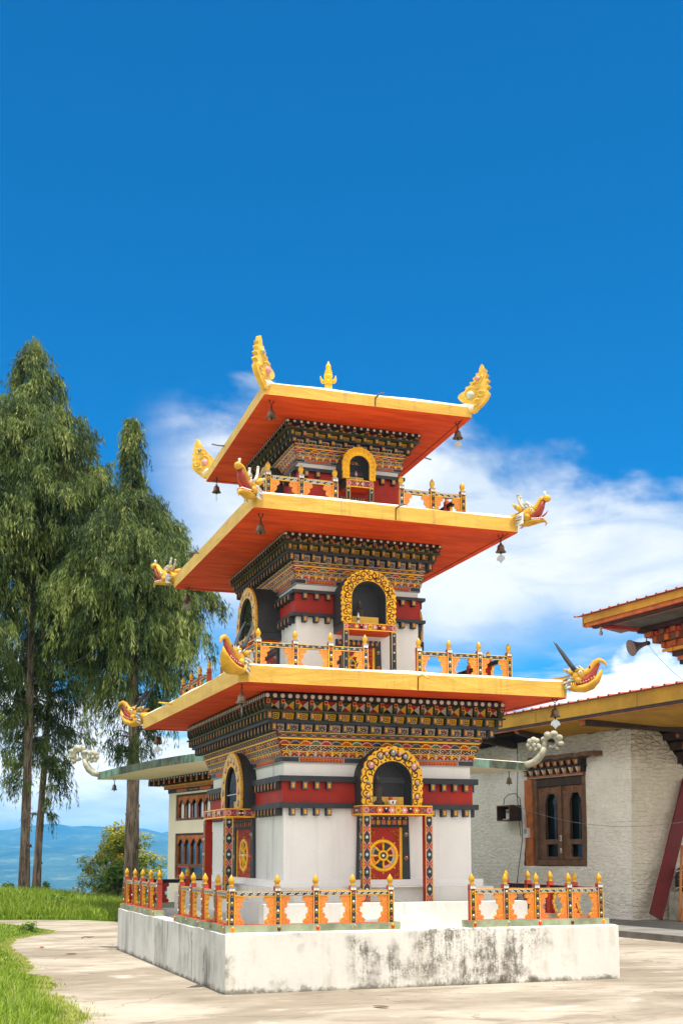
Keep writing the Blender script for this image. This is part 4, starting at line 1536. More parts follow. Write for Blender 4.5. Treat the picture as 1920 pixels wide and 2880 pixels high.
def door(k, kk, c, half, z0, z1, parent, dots=True):
    P, hl = side(*BODY[k], kk)
    root = thing_part('door', parent)
    fw = half * 0.24
    m = MB(P)
    # battered black jambs, lintel and threshold
    bt = half * 0.06
    m.hexa([(c - half - bt, 0, z0), (c - half + fw, 0, z0), (c - half + fw, 0.04, z0), (c - half - bt, 0.04, z0), (c - half, 0, z1), (c - half + fw, 0, z1), (c - half + fw, 0.04, z1), (c - half, 0.04, z1)], 'charcoal')
    m.hexa([(c + half - fw, 0, z0), (c + half + bt, 0, z0), (c + half + bt, 0.04, z0), (c + half - fw, 0.04, z0), (c + half - fw, 0, z1), (c + half, 0, z1), (c + half, 0.04, z1), (c + half - fw, 0.04, z1)], 'charcoal')
    hh = (z1 - z0) * 0.155
    m.box(c - half + fw, c + half - fw, 0, 0.036, z1 - hh, z1, 'charcoal')
    m.box(c - half + fw, c + half - fw, 0, 0.030, z0, z0 + hh * 0.28, 'charcoal')
    m.xf = None
    pt = Pat(m, lambda a, b, cc: P(a, 0.040 + cc, b))
    n = 9
    for i in range(n):
        x = c - half + 2 * half * (i + 0.5) / n
        pt.disc(x, z1 - hh * 0.12, hh * 0.085, hh * 0.085, 'white', 2, 7)
    nb = 5
    for i in range(nb):
        x = c - half * 0.84 + 2 * half * 0.84 * i / (nb - 1)
        pt.q(x - hh * 0.22, z1 - hh * 0.72, x + hh * 0.22, z1 - hh * 0.28, 'grey', 2)
        pt.q(x - hh * 0.17, z1 - hh * 0.67, x + hh * 0.17, z1 - hh * 0.33, 'bright_red', 3)
        pt.q(x - hh * 0.07, z1 - hh * 0.62, x + hh * 0.07, z1 - hh * 0.38, 'orange', 4)
        if i < nb - 1:
            xm = x + half * 0.84 / (nb - 1)
            pt.q(xm - hh * 0.17, z1 - hh * 0.72, xm + hh * 0.17, z1 - hh * 0.28, 'gold_bright', 2)
            for dx, dz in ((-.09, .36), (.09, .36), (-.09, .62), (.09, .62), (0, .5)):
                pt.disc(xm + hh * dx, z1 - hh * dz, hh * 0.055, hh * 0.055, 'dark_red', 3, 5)
    for sg in (-1, 1):
        for i, g in enumerate(('bright_red', 'grey', 'bright_red') if sg < 0 else ('grey', 'bright_red', 'charcoal')):
            pt.gem(c + sg * (half - fw * 0.45), z1 - hh * 1.6 - (z1 - z0 - hh * 2.0) * i / 2, fw * 0.26, g, 'gold', 0.02)
    m.build('door_frame', root)
    m = MB(P)
    a0, a1 = c - half + fw, c + half - fw
    b0, b1 = z0 + hh * 0.28, z1 - hh
    m.box(a0, a1, 0.0, 0.018, b0, b1, 'red')
    m.xf = None
    pt = Pat(m, lambda a, b, cc: P(a, 0.018 + cc, b))
    g = (a1 - a0) * 0.055
    pt.q(a0, b0, a0 + g * 1.3, b1, 'gold_bright', 1)
    pt.q(a1 - g * 1.3, b0, a1, b1, 'gold_bright', 1)
    W = (a1 - a0) / 2 - g * 1.4
    for sx in (-1, 1):
        for sz in (-1, 1):
            ex, ez = c + sx * W, (b1 - g * 0.6 if sz > 0 else b0 + g * 0.6)
            for i, (fx, fz, r) in enumerate(((0.10, 0.08, 0.12), (0.34, 0.10, 0.10), (0.12, 0.34, 0.10), (0.56, 0.07, 0.07), (0.08, 0.58, 0.08), (0.28, 0.26, 0.08))):
                pt.spiral(ex - sx * W * (fx + 0.06), ez - sz * W * (fz + 0.06), W * r, 1.0, 'orange', W * 0.055, 1, sx * sz, 0, 9)
    m.build('door_leaf', root)
    # wheel of the law in gold relief
    m = MB()
    zc = (b0 + b1) / 2 - 0.01
    ro = min(W * 0.93, (b1 - b0) * 0.33)
    pt = Pat(m, lambda a, b, cc: P(a, 0.0195 + cc, b))
    nn = 28
    for r0, r1, th, mat in ((ro * 0.80, ro, 0.014, 'gold_bright'), (ro * 0.20, ro * 0.34, 0.016, 'gold_bright')):
        A = [(math.cos(2 * PI * i / nn), math.sin(2 * PI * i / nn)) for i in range(nn)]
        m.loft([[P(c + r0 * x, 0.018, zc + r0 * y) for x, y in A], [P(c + r0 * 1.02 * x, 0.018 + th, zc + r0 * 1.02 * y) for x, y in A], [P(c + r1 * 0.98 * x, 0.018 + th, zc + r1 * 0.98 * y) for x, y in A], [P(c + r1 * x, 0.018, zc + r1 * y) for x, y in A]], mat, False)
    cols = ('pink', 'charcoal', 'red', 'grey', 'orange', 'black', 'pink', 'blue_grey')
    for i in range(8):
        t0, t1 = 2 * PI * (i + 0.5) / 8 - PI / 8, 2 * PI * (i + 1.5) / 8 - PI / 8
        pts = [(c + ro * 0.78 * math.cos(t), zc + ro * 0.78 * math.sin(t)) for t in (t0, (t0 * 3 + t1) / 4, (t0 + t1) / 2, (t0 + t1 * 3) / 4, t1)]
        pt.p([(c, zc)] + pts, 'charcoal' if i % 2 else 'dark_red', 1)
        pts2 = [(c + ro * 0.64 * math.cos(t), zc + ro * 0.64 * math.sin(t)) for t in (t1, (t0 + t1) / 2, t0)]
        pt.p(pts + pts2, cols[i], 2)
        tt = t0
        m.tube([P(c + ro * 0.3 * math.cos(tt), 0.024, zc + ro * 0.3 * math.sin(tt)), P(c + ro * 0.55 * math.cos(tt), 0.026, zc + ro * 0.55 * math.sin(tt)), P(c + ro * 0.8 * math.cos(tt), 0.024, zc + ro * 0.8 * math.sin(tt))], [ro * 0.045, ro * 0.075, ro * 0.045], 'gold_bright', 6)
        m.ell(P(c + ro * 1.07 * math.cos(tt), 0.020, zc + ro * 1.07 * math.sin(tt)), (ro * 0.06, ro * 0.06, ro * 0.06), 'gold_bright', 6, 4)
    pt.disc(c, zc, ro * 0.21, ro * 0.21, 'charcoal', 4, 14)
    m.ell(P(c, 0.022, zc), (ro * 0.10, ro * 0.10, ro * 0.10), 'white', 10, 6)
    m.build('wheel_emblem', root)


def porch(k, kk, c, half, zb0, zb1, d, pz0, pw, style):
    P, hl = side(*BODY[k], kk)
    root = thing_part('porch', stupa)
    m = MB(P)
    m.box(c - half, c + half, 0.0, d, zb0, zb1, 'soffit_red' if k == 1 else 'charcoal')
    m.xf = None
    h = zb1 - zb0
    m.poly([P(c - half, 0, zb0 - 0.002), P(c + half, 0, zb0 - 0.002), P(c + half, d - 0.002, zb0 - 0.002), P(c - half, d - 0.002, zb0 - 0.002)], 'soffit_red')
    m.poly([P(c - half, 0, zb1 + 0.002), P(c + half, 0, zb1 + 0.002), P(c + half, d, zb1 + 0.002), P(c - half, d, zb1 + 0.002)], 'gold')
    beam_paint(Pat(m, lambda a, b, cc: P(a, d + cc, b)), c - half, c + half, zb0, zb1)
    if k == 1:
        beam_paint(Pat(m, lambda a, b, cc: P(c - half - cc, a, b)), 0.0, d, zb0, zb1)
        beam_paint(Pat(m, lambda a, b, cc: P(c + half + cc, a, b)), 0.0, d, zb0, zb1)
    m.build('painted_beam', root)
    pillar(P, c - half, c - half + pw, d - pw * 1.0, d - 0.002, pz0, zb0 - 0.004, root, style, 'red' if k == 1 else 'charcoal')
    pillar(P, c + half - pw, c + half, d - pw * 1.0, d - 0.002, pz0, zb0 - 0.004, root, style, 'red' if k == 1 else 'charcoal', 1)
    return root


for kk in range(4):
    # (along-centre, half width ...) of front and back differ a little from the long sides
    if kk in (0, 2):
        p1 = porch(1, kk, 0.09, 0.488, 2.087, 2.213, 0.443, 0.966, 0.104, 'full')
        niche(1, kk, 0.055, 0.315, 0.430, 2.217, 3.0, 0.272, 2.796, 'big')
        door(1, kk, 0.040, 0.362, 1.168, 2.074, p1)
        p2 = porch(2, kk, 0.02, 0.392, 4.655, 4.760, 0.433, 3.93, 0.075, 'gems')
        niche(2, kk, 0.008, 0.395, 0.402, 4.764, 5.525, 0.249, 5.357, 'curl')
        door(2, kk, -0.012, 0.335, 3.95, 4.585, p2)
        p3 = porch(3, kk, 0.064, 0.210, 6.855, 6.965, 0.312, 6.30, 0.062, 'gems')
        niche(3, kk, 0.048, 0.300, 0.256, 6.968, 7.458, 0.148, 7.323, 'roll')
        door(3, kk, 0.05, 0.20, 6.35, 6.78, p3)
    else:
        p1 = porch(1, kk, -0.010, 0.683, 2.087, 2.213, 0.45, 0.966, 0.108, 'full')
        niche(1, kk, 0.10, 0.212, 0.595, 2.217, 3.05, 0.335, 2.83, 'fine', kk == 3)
        door(1, kk, 0.06, 0.57, 1.168, 2.074, p1)
        p2 = porch(2, kk, 0.0, 0.56, 4.655, 4.760, 0.40, 3.93, 0.085, 'gems')
        niche(2, kk, 0.0, 0.37, 0.565, 4.764, 5.525, 0.37, 5.357, 'fine')
        door(2, kk, 0.0, 0.46, 3.95, 4.585, p2)
        p3 = porch(3, kk, 0.0, 0.25, 6.855, 6.965, 0.26, 6.30, 0.062, 'gems')
        niche(3, kk, 0.0, 0.25, 0.27, 6.968, 7.43, 0.16, 7.30, 'fine')
        door(3, kk, 0.0, 0.22, 6.35, 6.78, p3)

# ---- corner figures
def place_dir(k, sx, sy):
    p = Vector(roof_corner(k, sx, sy))
    d = Vector((sx, sy, 0)).normalized()
    d = Vector(rot((d.x, d.y, 0), ROOF[k][6]))
    return p, d


def head_frame(p, d):
    n = Vector((-d.y, d.x, 0))
    return lambda f, l, z: p + d * f + n * l + Vector((0, 0, z))


def sect(m, fr, path, mat, n=12, smooth=True):
    """loft along the head's middle plane: entries (f, z, half width, half height, lean)"""
    rings = []
    for i, e in enumerate(path):
        f, z, rl, rz = e[:4]
        a = path[max(i - 1, 0)]
        b = path[min(i + 1, len(path) - 1)]
        df, dz = b[0] - a[0], b[1] - a[1]
        L = math.hypot(df, dz) or 1
        nf, nz = -dz / L, df / L
        rings.append([fr(f + nf * rz * math.sin(2 * PI * k / n), rl * math.cos(2 * PI * k / n), z + nz * rz * math.sin(2 * PI * k / n)) for k in range(n)])
    m.loft(rings, mat, True, smooth)


def eyes(root, fr, f, z, l, r):
    for sg in (-1, 1):
        m = MB()
        for rr, off, mat in ((r, 0, 'white'), (r * 0.60, r * 0.55, 'pink'), (r * 0.34, r * 0.86, 'black')):
            c = fr(f + off * 0.35, sg * (l + off), z)
            m.ell(c, (rr, rr, rr), mat, 8, 6)
        m.build('eye', root)


def beak_head(k, sx, sy):
    p, d = place_dir(k, sx, sy)
    fr0 = head_frame(p + Vector((0, 0, -0.03)), d)
    fr = lambda f, l, z: fr0(f * 0.92, l * 0.86, z * 0.92)
    root = thing_part('beaked_head', stupa)
    m = MB()
    # neck creeping out of the roof ridge
    sect(m, fr, [(-0.55, 0.055, 0.03, 0.02), (-0.30, 0.055, 0.06, 0.05), (-0.10, 0.04, 0.085, 0.085), (0.02, 0.05, 0.105, 0.105), (0.10, 0.10, 0.105, 0.115), (0.17, 0.15, 0.095, 0.10), (0.22, 0.20, 0.07, 0.065)], 'head_gold')
    # lower jaw, a deep scoop with an upturned point
    sect(m, fr, [(-0.04, -0.02, 0.07, 0.05), (0.07, -0.058, 0.125, 0.058), (0.19, -0.066, 0.142, 0.062), (0.30, -0.030, 0.124, 0.060), (0.385, 0.045, 0.088, 0.048), (0.435, 0.130, 0.046, 0.030), (0.455, 0.205, 0.010, 0.010)], 'head_gold')
    # upper beak arched up and over
    sect(m, fr, [(0.13, 0.135, 0.095, 0.075), (0.215, 0.155, 0.080, 0.060), (0.275, 0.185, 0.062, 0.052), (0.320, 0.245, 0.050, 0.047), (0.365, 0.305, 0.044, 0.043), (0.425, 0.335, 0.037, 0.036), (0.485, 0.315, 0.027, 0.027), (0.522, 0.265, 0.014, 0.015), (0.532, 0.220, 0.004, 0.004)], 'head_gold')
    for sg in (-1, 1):
        # cheek, brow and nostril
        m.ell(fr(0.13, sg * 0.085, 0.045), (0.050, 0.050, 0.045), 'head_gold', 10, 8)
        m.tube([fr(0.085, sg * 0.075, 0.185), fr(0.15, sg * 0.088, 0.205), fr(0.215, sg * 0.072, 0.185)], [0.012, 0.020, 0.010], 'head_gold', 7)
        m.ell(fr(0.295, sg * 0.052, 0.235), (0.014, 0.014, 0.018), 'dark_red', 7, 5)
        # throat wrinkles
        for i in range(3):
            m.tube([fr(0.03 + 0.03 * i, sg * 0.118, 0.02 - 0.01 * i), fr(0.05 + 0.03 * i, sg * 0.124, -0.05), fr(0.09 + 0.03 * i, sg * 0.095, -0.10)], 0.008, 'gold', 5)
    m.build('head', root)
    m = MB()
    sect(m, fr, [(0.07, 0.035, 0.085, 0.035), (0.17, 0.040, 0.092, 0.050), (0.26, 0.080, 0.075, 0.058), (0.325, 0.145, 0.052, 0.062), (0.372, 0.230, 0.034, 0.045), (0.43, 0.290, 0.020, 0.018)], 'tongue_red')
    m.build('mouth', root)
    for sg in (-1, 1):
        m = MB()
        gum = []
        for i in range(8):
            u = i / 7
            f, z = 0.10 + 0.26 * u, -0.008 + 0.085 * u * u
            c = fr(f, sg * (0.122 - 0.050 * u), z)
            gum.append(c)
            m.lathe([(0.008, 0), (0.003, 0.022)], c, 'white', 6)
        m.tube(gum, 0.010, 'tongue_red', 6)
        m.build('tooth_row', root)
        m = MB()
        m.tube([fr(0.09, sg * 0.045, 0.19), fr(0.02, sg * 0.070, 0.275), fr(-0.055, sg * 0.085, 0.385), fr(-0.135, sg * 0.085, 0.51), fr(-0.22, sg * 0.070, 0.64)], [0.030, 0.028, 0.023, 0.016, 0.004], 'charcoal', 8)
        m.build('horn', root)
        m = MB()
        a, b = fr(0.05, sg * 0.085, 0.155), fr(-0.075, sg * 0.135, 0.215)
        m.tube([a, (Vector(a) * 0.6 + Vector(b) * 0.4), b], [0.022, 0.036, 0.010], 'head_gold', 8)
        m.ell(fr(-0.015, sg * 0.128, 0.185), (0.024, 0.024, 0.030), 'grey', 8, 5)
        m.build('ear', root)
    m = MB()
    R = random.Random(k * 9 + sx)
    for sg in (-1, 1):
        for i in range(14):
            f0, z0 = 0.06 - 0.05 * R.random(), -0.04 + 0.16 * i / 13
            a = fr(f0, sg * 0.10, z0)
            b = fr(f0 - 0.07 - 0.05 * R.random(), sg * (0.122 + 0.012 * R.random()), z0 - 0.03 - 0.03 * R.random())
            m.tube([a, (Vector(a) + Vector(b)) / 2 + Vector((0, 0, 0.006)), b], [0.020, 0.016, 0.002], 'grey' if i % 3 else 'white', 5)
    for i in range(9):
        f0 = 0.17 - 0.025 * i
        a = fr(f0, 0.02 * ((i % 3) - 1), 0.225 - 0.004 * i)
        b = fr(f0 - 0.035, 0.03 * ((i % 3) - 1), 0.275 - 0.004 * i)
        m.tube([a, b], [0.018, 0.003], 'grey' if i % 2 else 'white', 5)
    m.build('mane', root)
    eyes(root, fr, 0.165, 0.165, 0.082, 0.030)


def dragon_head(k, sx, sy):
    p, d = place_dir(k, sx, sy)
    fr = head_frame(p + Vector((0, 0, -0.025)), d)
    root = thing_part('dragon_head', stupa)
    m = MB()
    sect(m, fr, [(-0.50, 0.045, 0.03, 0.02), (-0.28, 0.045, 0.055, 0.045), (-0.10, 0.02, 0.075, 0.075), (0.0, 0.02, 0.085, 0.088), (0.09, 0.05, 0.092, 0.10), (0.17, 0.085, 0.085, 0.085), (0.235, 0.115, 0.072, 0.062)], 'head_gold')
    # raised snout ending in a knob
    sect(m, fr, [(0.17, 0.10, 0.082, 0.06), (0.245, 0.14, 0.078, 0.045), (0.285, 0.20, 0.066, 0.036), (0.315, 0.255, 0.050, 0.032), (0.36, 0.275, 0.040, 0.034)], 'head_gold')
    m.ell(fr(0.40, 0, 0.262), (0.052, 0.052, 0.050), 'head_gold', 12, 9)
    # lower jaw with beard point
    sect(m, fr, [(0.02, -0.045, 0.06, 0.035), (0.12, -0.055, 0.088, 0.045), (0.22, -0.045, 0.085, 0.035), (0.31, -0.040, 0.060, 0.026), (0.37, -0.055, 0.032, 0.018), (0.385, -0.09, 0.014, 0.012), (0.365, -0.125, 0.003, 0.003)], 'head_gold')
    for sg in (-1, 1):
        m.ell(fr(0.13, sg * 0.070, 0.005), (0.055, 0.055, 0.055), 'head_gold', 10, 8)
    m.build('head', root)
    m = MB()
    sect(m, fr, [(0.12, 0.01, 0.07, 0.035), (0.21, 0.03, 0.075, 0.055), (0.28, 0.08, 0.07, 0.050), (0.325, 0.15, 0.06, 0.035), (0.35, 0.22, 0.042, 0.018)], 'tongue_red')
    for i in range(7):
        u = i / 6
        f, z = 0.285 + 0.075 * u, 0.055 + 0.165 * u
        m.tube([fr(f, -0.055 + 0.018 * u, z), fr(f + 0.022, 0, z - 0.006), fr(f, 0.055 - 0.018 * u, z)], 0.008, 'tongue_red', 5)
    m.tube([fr(0.22, 0.0, -0.01), fr(0.31, 0.0, 0.0), fr(0.38, 0, 0.05), (fr(0.415, 0, 0.095))], [0.03, 0.028, 0.016, 0.003], 'bright_red', 7, True, 0.5)
    m.build('mouth', root)
    m = MB()
    gum = []
    seq = [(0.20 + 0.025 * i, -(0.072 - 0.006 * i)) for i in range(6)] + [(0.345, -0.034 + 0.022 * i) for i in range(4)] + [(0.20 + 0.025 * i, 0.072 - 0.006 * i) for i in range(5, -1, -1)]
    for f, l in seq:
        c = fr(f, l, -0.018)
        gum.append(fr(f, l, -0.026))
        m.ell(c, (0.011, 0.011, 0.016), 'white', 6, 5)
    m.tube(gum, 0.010, 'tongue_red', 6)
    m.build('tooth_row', root)
    for sg in (-1, 1):
        m = MB()
        m.tube([fr(0.10, sg * 0.045, 0.12), fr(0.05, sg * 0.06, 0.18), fr(0.02, sg * 0.065, 0.25), fr(0.005, sg * 0.062, 0.33)], [0.024, 0.022, 0.020, 0.016], 'pale_stone', 8)
        m.ell(fr(0.003, sg * 0.062, 0.34), (0.022, 0.022, 0.022), 'pale_stone', 8, 6)
        m.build('horn', root)
        m = MB()
        a, b = fr(0.06, sg * 0.07, 0.11), fr(-0.06, sg * 0.13, 0.20)
        m.tube([a, (Vector(a) + Vector(b)) / 2, b], [0.025, 0.042, 0.012], 'head_gold', 8)
        m.ell(fr(-0.012, sg * 0.122, 0.165), (0.026, 0.026, 0.036), 'grey', 8, 5)
        m.build('ear', root)
    # forehead scroll and the tuft on the snout
    m = MB()
    m.tube([fr(0.19, 0, 0.15), fr(0.15, 0, 0.20), fr(0.11, 0, 0.235), fr(0.07, 0, 0.22), fr(0.075, 0, 0.185), fr(0.10, 0, 0.185)], [0.026, 0.026, 0.024, 0.02, 0.016, 0.012], 'pale_stone', 8)
    m.build('forehead_scroll', root)
    m = MB()
    m.tube([fr(0.385, 0, 0.29), fr(0.365, 0, 0.34), fr(0.372, 0, 0.365)], [0.018, 0.017, 0.018], 'white', 7)
    m.build('snout_tuft', root)
    m = MB()
    R = random.Random(k * 5 + sx)
    for sg in (-1, 1):
        for i in range(13):
            z0 = -0.06 + 0.13 * i / 12
            a = fr(0.085, sg * 0.088, z0)
            b = fr(-0.01 - 0.04 * R.random(), sg * (0.108 + 0.01 * R.random()), z0 - 0.02 - 0.03 * R.random())
            m.tube([a, b], [0.020, 0.002], 'grey' if i % 2 else 'white', 5)
    for i in range(7):
        a = fr(0.23 - 0.02 * i, 0.025 * ((i % 3) - 1), 0.155)
        b = fr(0.215 - 0.02 * i, 0.03 * ((i % 3) - 1), 0.19)
        m.tube([a, b], [0.016, 0.003], 'white' if i % 2 else 'grey', 5)
    m.build('mane', root)
    eyes(root, fr, 0.195, 0.105, 0.075, 0.024)


def leaf_ornament(k, sx, sy):
    """flame-shaped gold leaf standing on the corner in the diagonal plane"""
    p, d = place_dir(k, sx, sy)
    fr = head_frame(p + Vector((0, 0, -0.02)), d)
    root = thing_part('leaf_ornament', stupa)
    out = [(-0.10, 0.00), (-0.13, 0.055), (-0.10, 0.09), (-0.165, 0.14), (-0.19, 0.20), (-0.15, 0.25), (-0.085, 0.275), (-0.095, 0.32), (-0.03, 0.345), (-0.04, 0.385), (0.01, 0.39), (0.0, 0.44), (0.045, 0.45), (0.04, 0.50), (0.075, 0.51), (0.085, 0.57),
           (0.115, 0.63), (0.13, 0.565), (0.165, 0.54), (0.15, 0.49), (0.185, 0.46), (0.155, 0.41), (0.20, 0.375), (0.165, 0.33), (0.21, 0.28), (0.17, 0.24), (0.20, 0.18), (0.165, 0.10), (0.11, 0.03), (0.06, -0.015), (0.02, -0.06), (-0.04, -0.06)]
    out = [(a * 1.22, b) for a, b in out]
    # soften into lobes
    fine = []
    n = len(out)
    for i in range(n):
        a, b, c2, d2 = out[i - 1], out[i], out[(i + 1) % n], out[(i + 2) % n]
        for q in range(4):
            u = q / 4
            fine.append(tuple(0.5 * ((2 * b[j]) + (-a[j] + c2[j]) * u + (2 * a[j] - 5 * b[j] + 4 * c2[j] - d2[j]) * u * u + (-a[j] + 3 * b[j] - 3 * c2[j] + d2[j]) * u ** 3) for j in (0, 1)))
    m = MB()
    m.prism(fine, lambda a, b, dd: fr(a + 0.02, dd, b), -0.038, 0.038, 'leaf_gold', 'leaf_gold')
    for sg in (-1, 1):
        pt = Pat(m, lambda a, b, cc: fr(a + 0.02, sg * (0.038 + cc), b))
        for a, b, r, cw in ((-0.035, 0.19, 0.125, 1), (0.075, 0.42, 0.075, -1), (0.12, 0.20, 0.06, -1), (0.05, 0.06, 0.06, 1), (0.02, 0.34, 0.035, 1)):
            pts = []
            for i in range(19):
                u = i / 18
                t = cw * 2.4 * PI * u + 0.6
                pts.append(fr(a + 0.02 + r * (1 - 0.7 * u) * math.cos(t), sg * 0.038, b + r * (1 - 0.7 * u) * math.sin(t)))
            m.tube(pts, [0.015 * (1 - 0.4 * i / 18) for i in range(19)], 'leaf_gold', 6)
        for a, b, r, mat in ((-0.035, 0.19, 0.062, 'pink' if sx < 0 else 'pale_green'), (0.078, 0.42, 0.036, 'grey' if sx < 0 else 'pink')):
            m.ell(fr(a + 0.02, sg * 0.036, b), (r, r, r) if False else (r * 0.95, r * 0.95, r), mat, 12, 8)
    m.build('leaf_plate', root)
    m = MB()
    sect(m, fr, [(-0.42, 0.05, 0.02, 0.015), (-0.22, 0.05, 0.06, 0.04), (-0.06, 0.035, 0.075, 0.055), (0.03, 0.0, 0.06, 0.05)], 'roof_lime')
    m.build('mortar_footing', root)


for sx, sy in ((-1, -1), (1, -1), (-1, 1), (1, 1)):
    beak_head(1, sx, sy)
    dragon_head(2, sx, sy)
    leaf_ornament(3, sx, sy)

# ---------------------------------------------------------------- railings
def ear_pts(w, H):
    """scalloped bracket outline: x outwards from the post, from bottom to top"""
    pts = [(0, 0)]
    lobes = [(0.00, 0.20, 1.00), (0.20, 0.40, 0.68), (0.40, 0.57, 0.46), (0.57, 0.80, 0.72), (0.80, 1.0, 1.04)]
    for z0, z1, ww in lobes:
        zc, hh = (z0 + z1) / 2, (z1 - z0) / 2
        base = ww * 0.68
        if z0 == 0.0:
            pts.append((w * ww, 0))
        for i in range(1, 6):
            t = -PI / 2 + PI * i / 6
            pts.append((w * (base + (ww - base) * math.cos(t)), H * (zc + hh * math.sin(t))))
        if z1 == 1.0:
            pts.append((w * 1.0, H))
    pts.append((0, H))
    return pts


EAR = ear_pts(0.120, 0.322)


def finial_mesh(sc):
    m = MB()
    m.lathe([(0.030 * sc, 0), (0.034 * sc, 0.010 * sc), (0.026 * sc, 0.020 * sc), (0.024 * sc, 0.030 * sc), (0.033 * sc, 0.046 * sc), (0.0375 * sc, 0.066 * sc), (0.034 * sc, 0.088 * sc), (0.022 * sc, 0.110 * sc), (0.009 * sc, 0.128 * sc), (0.001, 0.142 * sc)], (0, 0, 0), 'finial_gold', 12)
    return m


FIN = {}


def add_post(root, pos, outs, sc, zb, gems=4):
    hw = 0.036 * sc
    H = 0.435 * sc
    m = MB()
    x, y = pos
    m.box(x - hw, x + hw, y - hw, y + hw, zb, zb + H, 'post_red', 'post_red')
    m.box(x - hw * 1.06, x + hw * 1.06, y - hw * 1.06, y + hw * 1.06, zb + H - 0.060 * sc, zb + H - 0.052 * sc, 'dark_red')
    for o in outs:
        t = (-o[1], o[0])
        pt = Pat(m, lambda a, b, c: (x + t[0] * a + o[0] * (hw + c), y + t[1] * a + o[1] * (hw + c), b))
        z0, z1 = zb, zb + H * 0.88
        pt.q(-hw, z0, hw, z1, 'gold', 1)
        pt.q(-hw * 0.72, z0, hw * 0.72, z1 - 0.008, 'charcoal', 2)
        for i in range(gems):
            zc = z0 + (z1 - z0) * (i + 0.62) / gems
            mat = ('white', 'bright_red', 'pale_green', 'orange')[(i + int(abs(x) * 7 + abs(y) * 5)) % 4]
            # cabochon
            pt.disc(0, zc - 0.010 * sc, hw * 0.52, 0.026 * sc, 'gold', 3, 8)
            pt.disc(0, zc - 0.010 * sc, hw * 0.40, 0.020 * sc, 'charcoal' if mat != 'charcoal' else 'grey', 4, 8)
            c = (x + o[0] * (hw + 0.006), y + o[1] * (hw + 0.006), zc)
            m.ell(c, (hw * 0.36, hw * 0.36, 0.015 * sc), mat, 7, 5)
        # white lotus collar
        pt.q(-hw, z1, hw, zb + H, 'grey', 1)
        for i in range(3):
            pt.disc((i - 1) * hw * 0.62, z1 + 0.004, hw * 0.30, 0.030 * sc, 'white', 2, 6, 0, PI)
        pt.disc(0, z1 + 0.004, hw * 0.16, 0.022 * sc, 'gold', 3, 6, 0, PI)
    po = m.build('post', root)
    key = round(sc, 3)
    if key not in FIN:
        f = finial_mesh(sc).build('finial', po, (x, y, zb + H))
        FIN[key] = f
    else:
        f = FIN[key].copy()
        COL.objects.link(f)
        f.parent = po
        f.location = (x, y, zb + H)
    return po


